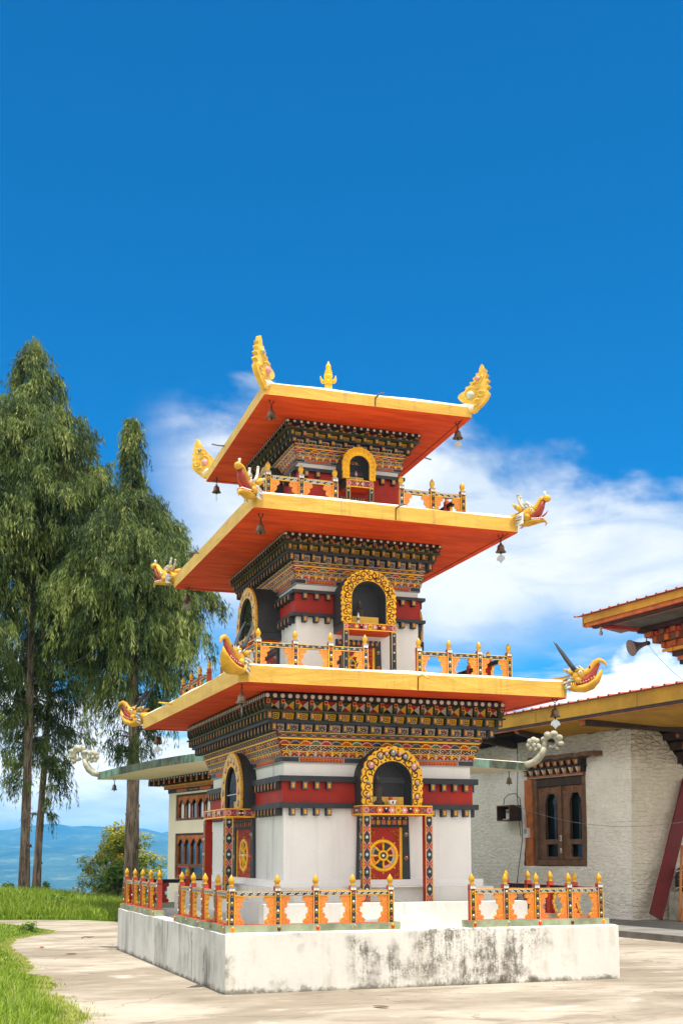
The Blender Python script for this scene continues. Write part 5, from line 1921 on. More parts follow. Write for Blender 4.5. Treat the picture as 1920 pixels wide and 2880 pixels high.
def railing(label, corner, runs, sc, zb, rotz=0.0, kerb=True, group=None, key='key', ear=1.0):
    """L-shaped railing. runs: list of (direction, outward, offsets)"""
    root = thing('railing', label, 'railing', (corner[0], corner[1], zb), rotz, group)
    z0 = 0.085 * sc if kerb else 0.0
    done = False
    for ri, (dr, ou, offs) in enumerate(runs):
        fr = lambda a, d, z: (dr[0] * a + ou[0] * d, dr[1] * a + ou[1] * d, z)
        for i, a in enumerate(offs):
            if i == 0:
                if not done:
                    add_post(root, (0, 0), [r[1] for r in runs], sc, z0)
                    done = True
                continue
            add_post(root, fr(a, 0, 0)[:2], [ou], sc, z0)
        hw = 0.036 * sc
        for a, b in zip(offs[:-1], offs[1:]):
            m = MB(fr)
            r0, r1 = z0 + 0.322 * sc, z0 + 0.385 * sc
            m.box(a + hw, b - hw, -0.022 * sc, 0.022 * sc, r0, r1, 'black', 'post_red')
            m.xf = None
            pt = Pat(m, lambda aa, bb, cc: fr(aa, 0.022 * sc + cc, bb))
            h = r1 - r0
            pt.q(a + hw, r0, b - hw, r1, 'gold', 1)
            pt.q(a + hw, r0 + h * 0.17, b - hw, r1 - h * 0.15, 'charcoal', 2)
            n = max(3, int((b - a - 2 * hw) / (0.082 * sc)))
            g = (b - a - 2 * hw) / n
            for i in range(n):
                x = a + hw + g * i
                if key == 'key':
                    pt.line([(x + g * 0.04, r0 + h * 0.30), (x + g * 0.62, r0 + h * 0.30), (x + g * 0.74, r1 - h * 0.28), (x + g * 0.34, r1 - h * 0.28), (x + g * 0.28, r0 + h * 0.52), (x + g * 0.50, r0 + h * 0.52)], h * 0.10, 'white', 3)
                    pt.line([(x + g * 0.80, r1 - h * 0.28), (x + g * 1.2, r1 - h * 0.28)], h * 0.10, 'white', 3)
                else:
                    pt.spiral(x + g * 0.5, (r0 + r1) / 2, h * 0.30, 1.0, 'white', h * 0.10, 3, 1 if i % 2 else -1, 0, 9)
            m.build('rail', root)
            for sg, e in ((1, a + hw), (-1, b - hw)):
                m = MB()
                wmax = min(1.0, (b - a - 2 * hw) * 0.46 / (0.125 * sc)) * ear
                m.prism(EAR, lambda p, q, d: fr(e + sg * p * sc * wmax, d, z0 + q * sc), -0.020 * sc, 0.020 * sc, 'carved_orange', 'gold')
                # inner face painted plain red
                pt = Pat(m, lambda p, q, c: fr(e + sg * p * sc * wmax, -0.020 * sc - c, z0 + q * sc))
                pt.p(EAR, 'red', 1)
                m.build('bracket_panel', root)
        if kerb:
            m = MB(fr)
            kw = 0.085 * sc
            a0 = -kw if ri == 0 else kw + 0.001
            m.box(a0, offs[-1] + 0.10, -kw, kw, 0.0, z0, 'kerb_green', 'post_red')
            m.xf = None
            pt = Pat(m, lambda aa, bb, cc: fr(aa, kw + cc, bb))
            for i, a in enumerate(offs):
                mat = ('orange', 'charcoal', 'bright_red', 'pale_green', 'bright_red')[i % 5]
                pt.disc(a, z0 * 0.42, 0.030, 0.036, 'gold', 1, 10)
                pt.disc(a, z0 * 0.42, 0.025, 0.031, mat if mat != 'pale_green' else 'kerb_green', 2, 10)
                m.ell(fr(a, kw + 0.004, z0 * 0.66), (0.012, 0.012, 0.014), ('gold', 'grey', 'pink', 'blue_grey')[i % 4], 8, 5)
            m.build('kerb', root)
    return root


G = 'painted railings around the platform'
DZ = PZ + 0.016
def pl(x, y):
    return rot((x, y), PY)
FX, FYc = [0, .555, 1.03, 1.50, 1.985], [0, .615, 1.255, 1.89, 2.56]
GX = [0, .455, .925, 1.365, 1.83]
BYo = [0, .73, 1.37, 2.00, 2.64]
e = ((1, 0), (-1, 0), (0, 1), (0, -1))
railing('painted railing wrapped round the front left corner of the platform, above its streaked side', pl(-2.43, -3.36), [((1, 0), (0, -1), FX), ((0, 1), (-1, 0), FYc)], 1.0, DZ, PY, group=G)
railing('painted railing on the front right of the platform, beside the open step', pl(2.485, -3.36), [((-1, 0), (0, -1), GX), ((0, 1), (1, 0), FYc)], 1.0, DZ, PY, group=G)
railing('painted railing at the far left corner of the platform, next to the grass', pl(-2.43, 3.30), [((1, 0), (0, 1), FX), ((0, -1), (-1, 0), BYo)], 1.0, DZ, PY, group=G)
railing('railing at the far right corner of the platform, its plain red inside showing', pl(2.485, 3.30), [((-1, 0), (0, 1), GX), ((0, -1), (1, 0), BYo)], 1.0, DZ, PY, group=G)
G = 'small railings standing on the stupa roofs'
nm = {(-1, -1): 'front left', (1, -1): 'front right', (-1, 1): 'back left', (1, 1): 'back right'}
for sx, sy in nm:
    railing('small orange and gold railing on the %s of the lowest stupa roof' % nm[(sx, sy)], (1.79 * sx + 0.007, 2.35 * sy, 0),
            [((-sx, 0), (0, sy), [0, .495, .98, 1.465] if sx < 0 else [0, .45, .90, 1.345]), ((0, -sy), (sx, 0), [0, .63, 1.26, 1.89])], 0.96, 3.925, 0, False, G, 'scroll', 1.0)
for sx, sy in nm:
    if sy > 0:
        continue      # the back of the middle roof has none
    railing('small railing with greek key rail on the %s of the middle stupa roof' % nm[(sx, sy)], (1.462 * sx - 0.03, 1.70 * sy, 0),
            [((-sx, 0), (0, sy), [0, .475, .97] if sx < 0 else [0, .475, .96]), ((0, -sy), (sx, 0), [0, .55, 1.10])], 1.04, 6.345, 0, False, G, 'key', 1.0)

# ---------------------------------------------------------------- bells
def make_bell(label, loc, rz, vane=True, s=1.0, grp='bronze bells hanging under the eaves', tilt=0):
    r = thing('bell', label, 'bell', loc, rz, grp)
    m = MB()
    m.tube([(-0.030, 0, 0.012), (-0.024, 0, -0.028), (0.0, 0, -0.050), (0.024, 0, -0.028), (0.030, 0, 0.012)], 0.006, 'iron', 6)
    for i in range(3):
        z = -0.050 - 0.022 * i
        pts = []
        for j in range(9):
            t = 2 * PI * j / 8
            q = (0.010 * math.cos(t), 0) if i % 2 else (0, 0.010 * math.cos(t))
            pts.append((q[0], q[1], z - 0.010 + 0.015 * math.sin(t)))
        m.tube(pts, 0.004, 'iron', 5)
    m.build('hook', r)
    m = MB()
    m.lathe([(0.006, -0.108), (0.016, -0.110), (0.014, -0.124), (0.030, -0.132), (0.040, -0.150), (0.044, -0.185), (0.050, -0.208), (0.062, -0.222), (0.065, -0.230), (0.058, -0.230), (0.046, -0.205), (0.036, -0.150), (0.01, -0.140)], (0, 0, 0), 'bronze', 18)
    m.build('bell_body', r)
    m = MB()
    m.tube([(0, 0, -0.14), (0, 0, -0.262)], 0.006, 'iron', 6)
    m.ell((0, 0, -0.236), (0.014, 0.014, 0.014), 'iron', 8, 6)
    m.build('clapper', r)
    if vane:
        m = MB()
        out = [(0, -0.255), (0.020, -0.268), (0.046, -0.290), (0.056, -0.325), (0.046, -0.340), (0.036, -0.328), (0.026, -0.352), (0.012, -0.356), (0.0, -0.385), (-0.012, -0.356), (-0.026, -0.352), (-0.036, -0.328), (-0.046, -0.340), (-0.056, -0.325), (-0.046, -0.290), (-0.020, -0.268)]
        m.prism(out, lambda a, b, d: (a, d, b), -0.0012, 0.0012, 'tin_vane')
        m.build('vane', r)
    r.scale = (s * 1.18, s * 1.18, s * 1.08)
    return r


bell0 = make_bell('bronze bell hanging under the front left corner of the lowest red soffit', (-2.150, -2.965, 3.654), 1.25)
bell_nv = make_bell('bronze bell without vane under the front left corner of the middle red soffit', (-1.751, -2.300, 6.008), 0.3, False)
GB = 'bronze bells hanging under the eaves'
for lab, loc, rz, src in (
        ('bronze bell with pale vane under the right corner of the lowest red soffit', (2.200, -2.90, 3.654), -0.35, bell0),
        ('bronze bell under the far left corner of the lowest red soffit', (-2.080, 2.95, 3.654), -0.3, bell0),
        ('bronze bell under the back right corner of the lowest red soffit', (2.1, 2.9, 3.654), 0.5, bell0),
        ('bronze bell with pale vane under the right corner of the middle red soffit', (1.700, -2.37, 6.008), -0.9, bell0),
        ('bronze bell with pale vane under the far left corner of the middle red soffit', (-1.740, 2.38, 6.008), 0.2, bell0),
        ('bronze bell under the back right corner of the middle red soffit', (1.7, 2.4, 6.008), 0.5, bell0),
        ('bronze bell without vane under the front left corner of the topmost red soffit', (-1.470, -1.78, 7.782), 0.3, bell_nv),
        ('bronze bell with pale vane under the right corner of the topmost red soffit', (1.300, -1.86, 7.782), -0.9, bell0),
        ('bronze bell under the far left corner of the topmost red soffit', (-1.380, 1.88, 7.782), 1.25, bell0),
        ('bronze bell under the back right corner of the topmost red soffit', (1.38, 1.85, 7.782), 0.5, bell0)):
    dup(src, loc, rz, lab, GB)

# ---------------------------------------------------------------- offerings seen behind the glass
t = thing('offering_bowl', 'white painted bowl with an orange fruit on the sill of the lowest front niche', 'bowl', (0.055, -2.365, 2.219))
m = MB()
m.lathe([(0.02, 0), (0.045, 0.006), (0.062, 0.03), (0.058, 0.060), (0.05, 0.062)], (0, 0, 0), 'white', 14)
for i in range(7):
    a = 2 * PI * i / 7
    m.ell((0.057 * math.cos(a), 0.057 * math.sin(a), 0.035), (0.014, 0.014, 0.018), ('bright_red', 'blue_grey', 'charcoal')[i % 3], 6, 5)
m.build('bowl', t)
m = MB()
m.ell((-0.025, 0, 0.082), (0.030, 0.030, 0.030), 'bright_red', 12, 8)
m.build('fruit', t)
for lab, loc, s in (('small dark gilt figure deep inside the lowest front niche', (-0.08, -2.17, 2.225), 1.25), ('small dark gilt figure behind the glass of the middle front niche', (-0.08, -1.50, 4.770), 1.1)):
    t = thing('figurine', lab, 'statue', loc)
    m = MB()
    m.lathe([(0.075 * s, 0), (0.085 * s, 0.02 * s), (0.060 * s, 0.05 * s), (0.055 * s, 0.10 * s), (0.062 * s, 0.16 * s), (0.045 * s, 0.20 * s), (0.016 * s, 0.22 * s)], (0, 0, 0), 'dark_wood', 12)
    m.ell((0, 0, 0.25 * s), (0.030 * s, 0.030 * s, 0.036 * s), 'dark_wood', 10, 8)
    m.lathe([(0.022 * s, 0.27 * s), (0.012 * s, 0.30 * s), (0.002, 0.33 * s)], (0, 0, 0), 'bronze', 8)
    m.build('seated_body', t)
for lab, loc, s in (('clear bottle with green label on the sill of the middle front niche', (-0.165, -1.672, 4.768), 1.0), ('small bottle on the sill of the topmost front niche', (-0.03, -1.215, 6.972), 0.9)):
    t = thing('bottle', lab, 'bottle', loc)
    m = MB()
    m.lathe([(0.020 * s, 0), (0.022 * s, 0.01 * s), (0.022 * s, 0.085 * s), (0.010 * s, 0.115 * s), (0.009 * s, 0.14 * s)], (0, 0, 0), 'white' if s == 1.0 else 'pink', 10)
    m.build('bottle_body', t)
    m = MB()
    m.lathe([(0.0225 * s, 0.03 * s), (0.0228 * s, 0.032 * s), (0.0228 * s, 0.07 * s), (0.0225 * s, 0.072 * s)], (0, 0, 0), 'green', 10, False)
    m.build('paper_label', t)

# ---------------------------------------------------------------- stone house on the right
HO = Vector((9.192, 6.337, 0.0))
HA = 0.1187
house = thing('stone_house', 'whitewashed rubble stone house with ochre eaves and a dark wooden window', 'house', HO, HA)


def wall_grid(m, fn, a0, a1, z0, ztop, step, amp, mat, hole=None, seed=0):
    """rough wall surface: fn(a, out, z); ztop(a) gives the ragged wall head"""
    na = max(2, int(round((a1 - a0) / step)))
    nz = max(2, int(round((ztop(a0) - z0) / step)))
    ids = {}
    for i in range(na + 1):
        a = a0 + (a1 - a0) * i / na
        zt = ztop(a)
        for j in range(nz + 1):
            z = z0 + (zt - z0) * j / nz
            d = amp * (mnoise.noise(Vector((a * 2.1 + seed, z * 3.3, 1.7))) + 0.6 * mnoise.noise(Vector((a * 6.0 + seed, z * 8.0, 4.1))))
            if i in (0, na):
                d *= 0.3
            if hole and hole[0] - 0.01 <= a <= hole[1] + 0.01 and hole[2] - 0.01 <= z <= hole[3] + 0.01:
                d = 0
            ids[i, j] = m.v(fn(a, d, z))
    for i in range(na):
        for j in range(nz):
            a = a0 + (a1 - a0) * (i + 0.5) / na
            z = z0 + (ztop(a) - z0) * (j + 0.5) / nz
            if hole and hole[0] < a < hole[1] and hole[2] < z < hole[3]:
                continue
            m.face((ids[i, j], ids[i + 1, j], ids[i + 1, j + 1], ids[i, j + 1]), mat, True)


WH = (1.62, 4.12, 1.27, 3.42)
m = MB()
zt = lambda a: 4.40 + 0.05 * mnoise.noise(Vector((a * 3.0, 0.2, 0))) + 0.03 * mnoise.noise(Vector((a * 9.0, 0.2, 3)))
# left face of the house is x = 0, outward is -x
wall_grid(m, lambda a, d, z: (-d + 0.030 * (z - 2), a, z), 0.0, 9.0, 0.0, zt, 0.085, 0.030, 'rubble', (WH[0], WH[1], WH[2], WH[3]))
# window reveal
for a in (WH[0], WH[1]):
    m.poly([(0.0, a, WH[2]), (0.0, a, WH[3]), (0.28, a, WH[3]), (0.28, a, WH[2])], 'rubble')
m.poly([(0.0, WH[0], WH[2]), (0.0, WH[1], WH[2]), (0.28, WH[1], WH[2]), (0.28, WH[0], WH[2])], 'rubble')
zt2 = lambda a: 4.40 + 0.05 * mnoise.noise(Vector((a * 3.0, 4.2, 0)))
def right_head(a):
    if a < 0.9:
        return zt2(a) - 0.06 * a
    return max(3.35, 4.34 - (a - 0.9) * 1.25) + 0.03 * mnoise.noise(Vector((a * 7.0, 4.2, 0)))
wall_grid(m, lambda a, d, z: (a + 0.030 * (z - 2) * (1 - min(a, 1)), -d, z), 0.0, 6.5, 0.0, right_head, 0.085, 0.035, 'rubble_warm', None, 9)
# wall heads and inner faces so that the walls have depth
m.box(0.30, 0.55, 0.35, 9.0, 0.0, 4.36, 'rubble')
m.box(0.55, 6.5, 0.30, 0.55, 0.0, 4.36, 'dark_wood')
m.poly([(0, 9.0, 0), (0.5, 9.0, 0), (0.5, 9.0, 4.4), (0, 9.0, 4.4)], 'rubble')
m.poly([(0.05, 0.02, 4.36), (0.05, 9.0, 4.36), (0.55, 9.0, 4.34), (0.55, 0.3, 4.34)], 'rubble')
m.build('wall', house)

# window: carved double shutters
m = MB()
X = 0.06
def bar(y0, y1, z0, z1, mat='wood', d0=0.0, d1=0.10):
    m.box(X - d0 - 0.0, X + d1, y0, y1, z0, z1, mat)
m.box(-0.035, 0.25, 3.78, 4.105, 1.285, 3.415, 'orange_wood')
m.box(-0.005, 0.25, 3.62, 3.778, 1.285, 3.415, 'wood')
m.box(-0.005, 0.25, 1.635, 1.76, 1.285, 3.415, 'wood')
m.box(-0.005, 0.25, 1.762, 3.618, 3.22, 3.415, 'dark_wood')
m.box(-0.010, 0.25, 1.762, 3.618, 1.285, 1.43, 'wood')
m.box(0.015, 0.25, 2.62, 2.72, 1.432, 3.218, 'wood')
win = m.build('window', house)
m = MB()
m.poly([(0.16, 1.76, 1.43), (0.16, 3.62, 1.43), (0.16, 3.62, 3.22), (0.16, 1.76, 3.22)], 'glass_dark')
m.build('pane', win)
for y0, y1 in ((2.722, 3.618), (1.762, 2.618)):
    m = MB()
    m.box(0.05, 0.11, y1 - 0.30, y1 - 0.004, 1.436, 3.215, 'wood')
    m.box(0.05, 0.11, y0 + 0.004, y0 + 0.12, 1.436, 3.215, 'wood')
    m.box(0.05, 0.11, y0 + 0.12, y1 - 0.30, 1.436, 1.50, 'wood')
    m.box(0.05, 0.11, y0 + 0.12, y1 - 0.30, 1.80, 1.92, 'wood')
    # trefoil head
    a0, a1 = y0 + 0.12, y1 - 0.30
    w2 = (a1 - a0) / 2
    yc = (a0 + a1) / 2
    n = 16
    prev = None
    for i in range(n + 1):
        t = PI * i / n
        r = 1 - 0.16 * abs(math.sin(3 * t))
        y, z = yc + w2 * math.cos(t) * r, 2.86 + 0.20 * math.sin(t) * r
        if prev:
            for x in (0.05, 0.11):
                m.poly([(x, prev[0], prev[1]), (x, y, z), (x, y, 3.215), (x, prev[0], 3.215)], 'carved_small' if False else 'wood')
            m.poly([(0.05, prev[0], prev[1]), (0.05, y, z), (0.11, y, z), (0.11, prev[0], prev[1])], 'dark_wood')
        prev = (y, z)
    # applied carved shafts
    for y in (a0 + 0.015, a1 - 0.015):
        m.tube([(0.046, y, 1.93), (0.046, y, 2.80)], 0.018, 'dark_wood', 6)
    pt = Pat(m, lambda a, b, c: (0.05 - c, a, b))
    R = random.Random(int(y0 * 10))
    for i in range(40):
        y, z = R.uniform(y0 + 0.03, y1 - 0.03), R.uniform(3.02, 3.19)
        if abs(y - yc) < w2 * 0.7 and z < 3.08:
            continue
        pt.disc(y, z, 0.016, 0.012, 'orange_wood', 1, 5)
    m.build('shutter', win)
# two small paper stickers on the meeting stile
m = MB()
for z0 in (1.88, 1.60):
    m.box(0.008, 0.014, 2.635, 2.70, z0, z0 + (0.13 if z0 > 1.7 else 0.10), 'white')
    m.box(0.005, 0.008, 2.65, 2.685, z0 + 0.02, z0 + (0.11 if z0 > 1.7 else 0.06), 'green' if z0 > 1.7 else 'bright_red')
m.build('sticker', win)
# corbelled window head
m = MB()
m.box(-0.05, 0.25, 1.66, 3.95, 3.42, 3.50, 'wood')
pt = Pat(m, lambda a, b, c: (-0.05 - c, a, b))
pt.q(1.66, 3.455, 3.95, 3.495, 'orange_wood', 1)
for i in range(46):
    pt.disc(1.68 + 2.25 * i / 45, 3.44, 0.012, 0.012, 'white', 2, 5)
for row, (z0, z1, pr) in enumerate(((3.505, 3.63, 0.12), (3.68, 3.80, 0.20))):
    m.box(-pr + 0.10, 0.25, 1.64, 4.0, z0, z1, 'black')
    m.box(-pr - 0.02, 0.25, 1.62, 4.02, z1, z1 + 0.04, 'dark_wood')
    n = 9
    for i in range(n):
        y = 1.70 + (3.92 - 1.70) * i / (n - 1)
        m.box(-pr, -pr + 0.14, y - 0.055, y + 0.055, z0, z1, 'dark_wood')
        q = Pat(m, lambda a, b, c, pr=pr: (-pr - c, a, b))
        q.q(y - 0.052, z0 + 0.008, y + 0.052, z1 - 0.008, 'orange_wood', 1)
        q.frame(y - 0.052, z0 + 0.008, y + 0.052, z1 - 0.008, 0.008, 'grey', 2)
        q.q(y - 0.018, z0 + 0.03, y + 0.018, z1 - 0.03, 'gold', 2)
        if i < n - 1:
            yy = y + (3.92 - 1.70) / (n - 1) / 2
            m.poly([(-pr + 0.09, yy - 0.05, z0), (-pr + 0.09, yy + 0.05, z0), (-pr + 0.02, yy + 0.05, z1), (-pr + 0.02, yy - 0.05, z1)], 'white' if row == 0 else 'orange_wood')
m.build('window_head', win)
m = MB()
for i in range(10):
    y0 = 1.02 + i * 0.262
    z = 0.012 * math.sin(i * 2.3)
    m.box(-0.24, 0.25, y0, y0 + 0.258, 3.845 + z, 3.945 + z * 0.6, 'wood')
m.build('lintel', win)

# right-hand timber bay with stepped brackets
m = MB()
for i, (x0, z0, z1, d) in enumerate(((0.98, 4.14, 4.30, -0.42), (1.18, 3.92, 4.10, -0.34), (1.36, 3.62, 3.88, -0.26))):
    m.box(x0, 6.5, d, 0.28, z0, z1, 'dark_wood')
    n = 12
    for j in range(n):
        x = x0 + 0.05 + j * 0.24
        if i == 0:
            m.ell((x, d - 0.005, (z0 + z1) / 2), (0.05, 0.02, 0.05), 'white' if j else 'orange_wood', 8, 5)
        else:
            m.box(x, x + 0.11, d - 0.10, d, z0 + 0.02, z1 - 0.02, 'orange_wood' if j % 2 == 0 else 'dark_wood')
m.build('bracket_frieze', house)

# lower roof
XE = -1.30
roof = MB()
Y0, Y1 = -6.0, 9.5
# corrugated sheet: ribs every 0.354 m
prof = []
y = Y0
while y < Y1:
    prof += [(y, 0.0), (y + 0.268, 0.0), (y + 0.288, 0.036), (y + 0.330, 0.036), (y + 0.350, 0.0)]
    y += 0.354
def sheetline(x, z, dz):
    return [(x, yy, z + h + dz) for yy, h in prof]
A, B = sheetline(XE - 0.10, 4.915, 0), sheetline(3.0, 5.22, 0)
A2, B2 = sheetline(XE - 0.10, 4.915, -0.006), sheetline(3.0, 5.22, -0.006)
roof.loft([A, B], 'roof_sheet', False, False, False)
roof.loft([A2, B2], 'roof_sheet', False, False, False)
roof.loft([A, A2], 'roof_sheet', False, False, False)
rf = roof.build('roof', house)
m = MB()
m.box(XE, XE + 0.035, Y0, Y1, 4.60, 4.905, 'ochre_board')
for yy in (-4.2, -1.9, 1.72, 4.2):
    m.box(XE - 0.003, XE, yy, yy + 0.010, 4.61, 4.90, 'dark_wood')
m.box(XE + 0.010, XE + 0.075, Y0, Y1, 4.525, 4.598, 'dark_wood')
m.box(XE + 0.012, XE + 0.10, Y0, Y1, 4.508, 4.522, 'orange_wood')
m.build('fascia', rf)
m = MB()
# soffit boards (missing over the far half, where the rafters show)
for i in range(9):
    y1_ = 2.75 - i * 0.98
    m.hexa([(XE + 0.12, y1_ - 0.97, 4.535), (0.36, y1_ - 0.97, 4.375), (0.36, y1_, 4.375), (XE + 0.12, y1_, 4.535), (XE + 0.12, y1_ - 0.97, 4.56), (0.36, y1_ - 0.97, 4.40), (0.36, y1_, 4.40), (XE + 0.12, y1_, 4.56)], 'ochre_board')
m.box(0.365, 7.5, -6.1, 0.5, 4.37, 4.40, 'ochre_board')
m.build('soffit', rf)
for yy in (4.6, 2.72, -3.6):
    m = MB()
    # tapered lookout beams with a moulded end
    w_ = 0.075
    pts = [(XE + 0.10, 4.50), (XE + 0.16, 4.44), (XE + 0.30, 4.40), (-0.05, 4.27), (0.5, 4.24), (0.5, 4.37), (XE + 0.10, 4.52)]
    m.prism(pts, lambda a, b, d: (a, yy + d, b), -w_, w_, 'dark_wood')
    m.poly([(XE + 0.098, yy - w_, 4.50), (XE + 0.098, yy + w_, 4.50), (XE + 0.158, yy + w_, 4.438), (XE + 0.158, yy - w_, 4.438)], 'orange_wood')
    m.build('rafter', rf)
m = MB()
m.hexa([(XE + 0.12, 0.02, 4.40), (1.9, -1.25, 4.20), (1.9, -1.05, 4.20), (XE + 0.12, 0.20, 4.40), (XE + 0.12, 0.02, 4.515), (1.9, -1.25, 4.36), (1.9, -1.05, 4.36), (XE + 0.12, 0.20, 4.515)], 'dark_wood')
m.poly([(XE + 0.117, 0.02, 4.40), (XE + 0.117, 0.20, 4.40), (XE + 0.117, 0.20, 4.51), (XE + 0.117, 0.02, 4.51)], 'orange_wood')
m.build('rafter', rf)
m = MB()
for i in range(8):
    yy = 3.3 + i * 0.75
    m.hexa([(XE + 0.1, yy, 4.62), (3.0, yy, 4.95), (3.0, yy + 0.08, 4.95), (XE + 0.1, yy + 0.08, 4.62), (XE + 0.1, yy, 4.74), (3.0, yy, 5.08), (3.0, yy + 0.08, 5.08), (XE + 0.1, yy + 0.08, 4.74)], 'dark_wood')
m.box(-0.7, -0.6, 2.9, 9.5, 4.70, 4.80, 'dark_wood')
m.box(0.6, 0.7, 2.8, 9.5, 4.3, 4.72, 'dark_wood')
m.build('roof_timbers', rf)

# raised upper storey
up = MB()
for x0, y1, z0, z1, mat in ((2.62, 2.75, 7.20, 7.315, 'dark_wood'), (2.74, 2.62, 7.07, 7.19, 'orange_wood'), (2.80, 2.39, 6.90, 7.06, 'wood'), (2.90, 2.14, 6.74, 6.89, 'orange_wood')):
    up.box(x0, 8.0, -6.0, y1, z0, z1, mat)
for i in range(3):
    up.box(2.93 + i * 0.05, 8.0, -6.0, 2.0 - i * 0.13, 6.62 - i * 0.12, 6.735 - i * 0.12, 'orange_wood' if i != 1 else 'dark_wood')
up.box(3.06, 8.0, -6.0, 1.70, 6.28, 6.385, 'black')
up.box(3.12, 8.0, -6.0, 1.62, 4.9, 6.28, 'wood')
for i in range(10):
    y = 2.30 - i * 0.42
    up.box(2.66, 2.76, y - 0.09, y + 0.09, 7.075, 7.185, 'orange_wood' if i % 2 == 0 else 'wood')
    up.ell((2.70, y - 0.21, 7.13), (0.05, 0.07, 0.055), 'bright_red', 8, 6)
    up.box(2.74, 2.82, y - 0.14, y - 0.02, 6.91, 7.05, 'orange' if i % 2 else 'orange_wood')
    up.box(2.83, 2.92, y - 0.32, y - 0.20, 6.75, 6.88, 'orange_wood')
    q = Pat(up, lambda a, b, c: (2.93 - c, a, b))
    q.q(y - 0.5, 6.64, y - 0.12, 6.72, 'gold', 1)
upper = up.build('upper_storey', house)
m = MB()
m.hexa([(1.5, -6.5, 7.50), (1.535, -6.5, 7.50), (1.535, 3.55, 7.50), (1.5, 3.55, 7.50), (1.5, -6.5, 7.69), (1.535, -6.5, 7.69), (1.535, 3.55, 7.69), (1.5, 3.55, 7.69)], 'ochre_board')
m.box(1.54, 1.62, -6.5, 3.54, 7.40, 7.52, 'orange_wood')
m.box(1.50, 6.0, 3.50, 3.548, 7.42, 7.64, 'orange_wood')
m.box(1.62, 1.74, -6.5, 3.3, 7.34, 7.42, 'dark_wood')
# board under the far end running back to the wall
m.hexa([(1.72, 3.18, 7.36), (2.66, 2.62, 7.27), (2.72, 2.72, 7.27), (1.78, 3.30, 7.36), (1.72, 3.18, 7.44), (2.66, 2.62, 7.34), (2.72, 2.72, 7.34), (1.78, 3.30, 7.44)], 'post_red')
m.build('eave_boards', upper)
m = MB()
m.poly([(1.60, -6.5, 7.48), (1.60, 3.5, 7.48), (2.70, 3.5, 7.335), (2.70, -6.5, 7.335)], 'tin_grey')
m.poly([(2.60, -6.5, 7.33), (2.60, 2.70, 7.33), (2.10, 2.95, 7.405), (2.10, -6.5, 7.405)], 'tin_green')
m.build('soffit', upper)
m = MB()
prof2 = []
y = -6.6
while y < 3.66:
    prof2 += [(y, 0.0), (y + 0.268, 0.0), (y + 0.288, 0.034), (y + 0.330, 0.034), (y + 0.350, 0.0)]
    y += 0.354
for z in (0, -0.006):
    m.loft([[(1.40, yy + 0.12, 7.70 + h + z) for yy, h in prof2], [(6.0, yy + 0.12, 8.32 + h + z) for yy, h in prof2]], 'roof_sheet', False, False, False)
m.build('roof_sheet', upper)

# ---- things on and by the house
def hp(x, y, z):
    return (HO.x + x * math.cos(HA) - y * math.sin(HA), HO.y + x * math.sin(HA) + y * math.cos(HA), z)


t = thing('loudspeaker', 'grey horn loudspeaker hanging from the carved brackets of the upper storey', 'loudspeaker', hp(2.74, 2.55, 6.92), HA)
ax = Vector((-0.80, 0.14, -0.26)).normalized()
sd = ax.cross(Vector((0, 0, 1))).normalized()
upv = sd.cross(ax)
m = MB()
rings = []
for s_, r in ((0.0, 0.045), (0.10, 0.055), (0.20, 0.085), (0.30, 0.135), (0.37, 0.185), (0.385, 0.19), (0.372, 0.175), (0.28, 0.105), (0.16, 0.05)):
    rings.append([ax * s_ * 1.2 + sd * (1.15 * r * math.cos(2 * PI * k / 22)) + upv * (1.15 * r * math.sin(2 * PI * k / 22)) for k in range(22)])
m.loft(rings[:6], 'horn_grey', False)
m.loft(rings[5:], 'horn_inner', True)
m.ell(ax * 0.30, (0.035, 0.035, 0.035), 'grey', 10, 8)
m.build('horn', t)
m = MB()
m.ell((0.05, 0, 0.012), (0.075, 0.06, 0.06), 'iron', 12, 8)
m.tube([(0.0, 0, 0.05), (0.02, 0, 0.15), (0.12, -0.02, 0.17)], 0.014, 'iron', 6)
m.build('driver_and_bracket', t)
t = thing('cable', 'thin cable running from the horn loudspeaker down to the lower roof', 'cable', hp(2.70, 2.50, 6.86))
m = MB()
pts = []
a, b = Vector(hp(2.72, 2.48, 6.90)), Vector(hp(2.3, 0.6, 5.62))
for i in range(13):
    u = i / 12
    p = a.lerp(b, u)
    p.z -= 0.35 * u * (1 - u)
    pts.append(p - Vector(hp(2.70, 2.50, 6.86)))
m.tube(pts, 0.004, 'cable', 5)
m.build('wire', t)
t = thing('light_bulb', 'bare light bulb in its socket under the corner of the upper eaves', 'bulb', hp(1.70, 3.05, 7.34))
m = MB()
m.lathe([(0.045, 0.02), (0.045, -0.015), (0.022, -0.02), (0.022, -0.06)], (0, 0, 0), 'pale_stone', 10)
m.build('socket', t)
m = MB()
m.lathe([(0.020, -0.06), (0.026, -0.09), (0.050, -0.14), (0.052, -0.165), (0.036, -0.20), (0.005, -0.212)], (0, 0, 0), 'grey', 12)
m.build('bulb', t)

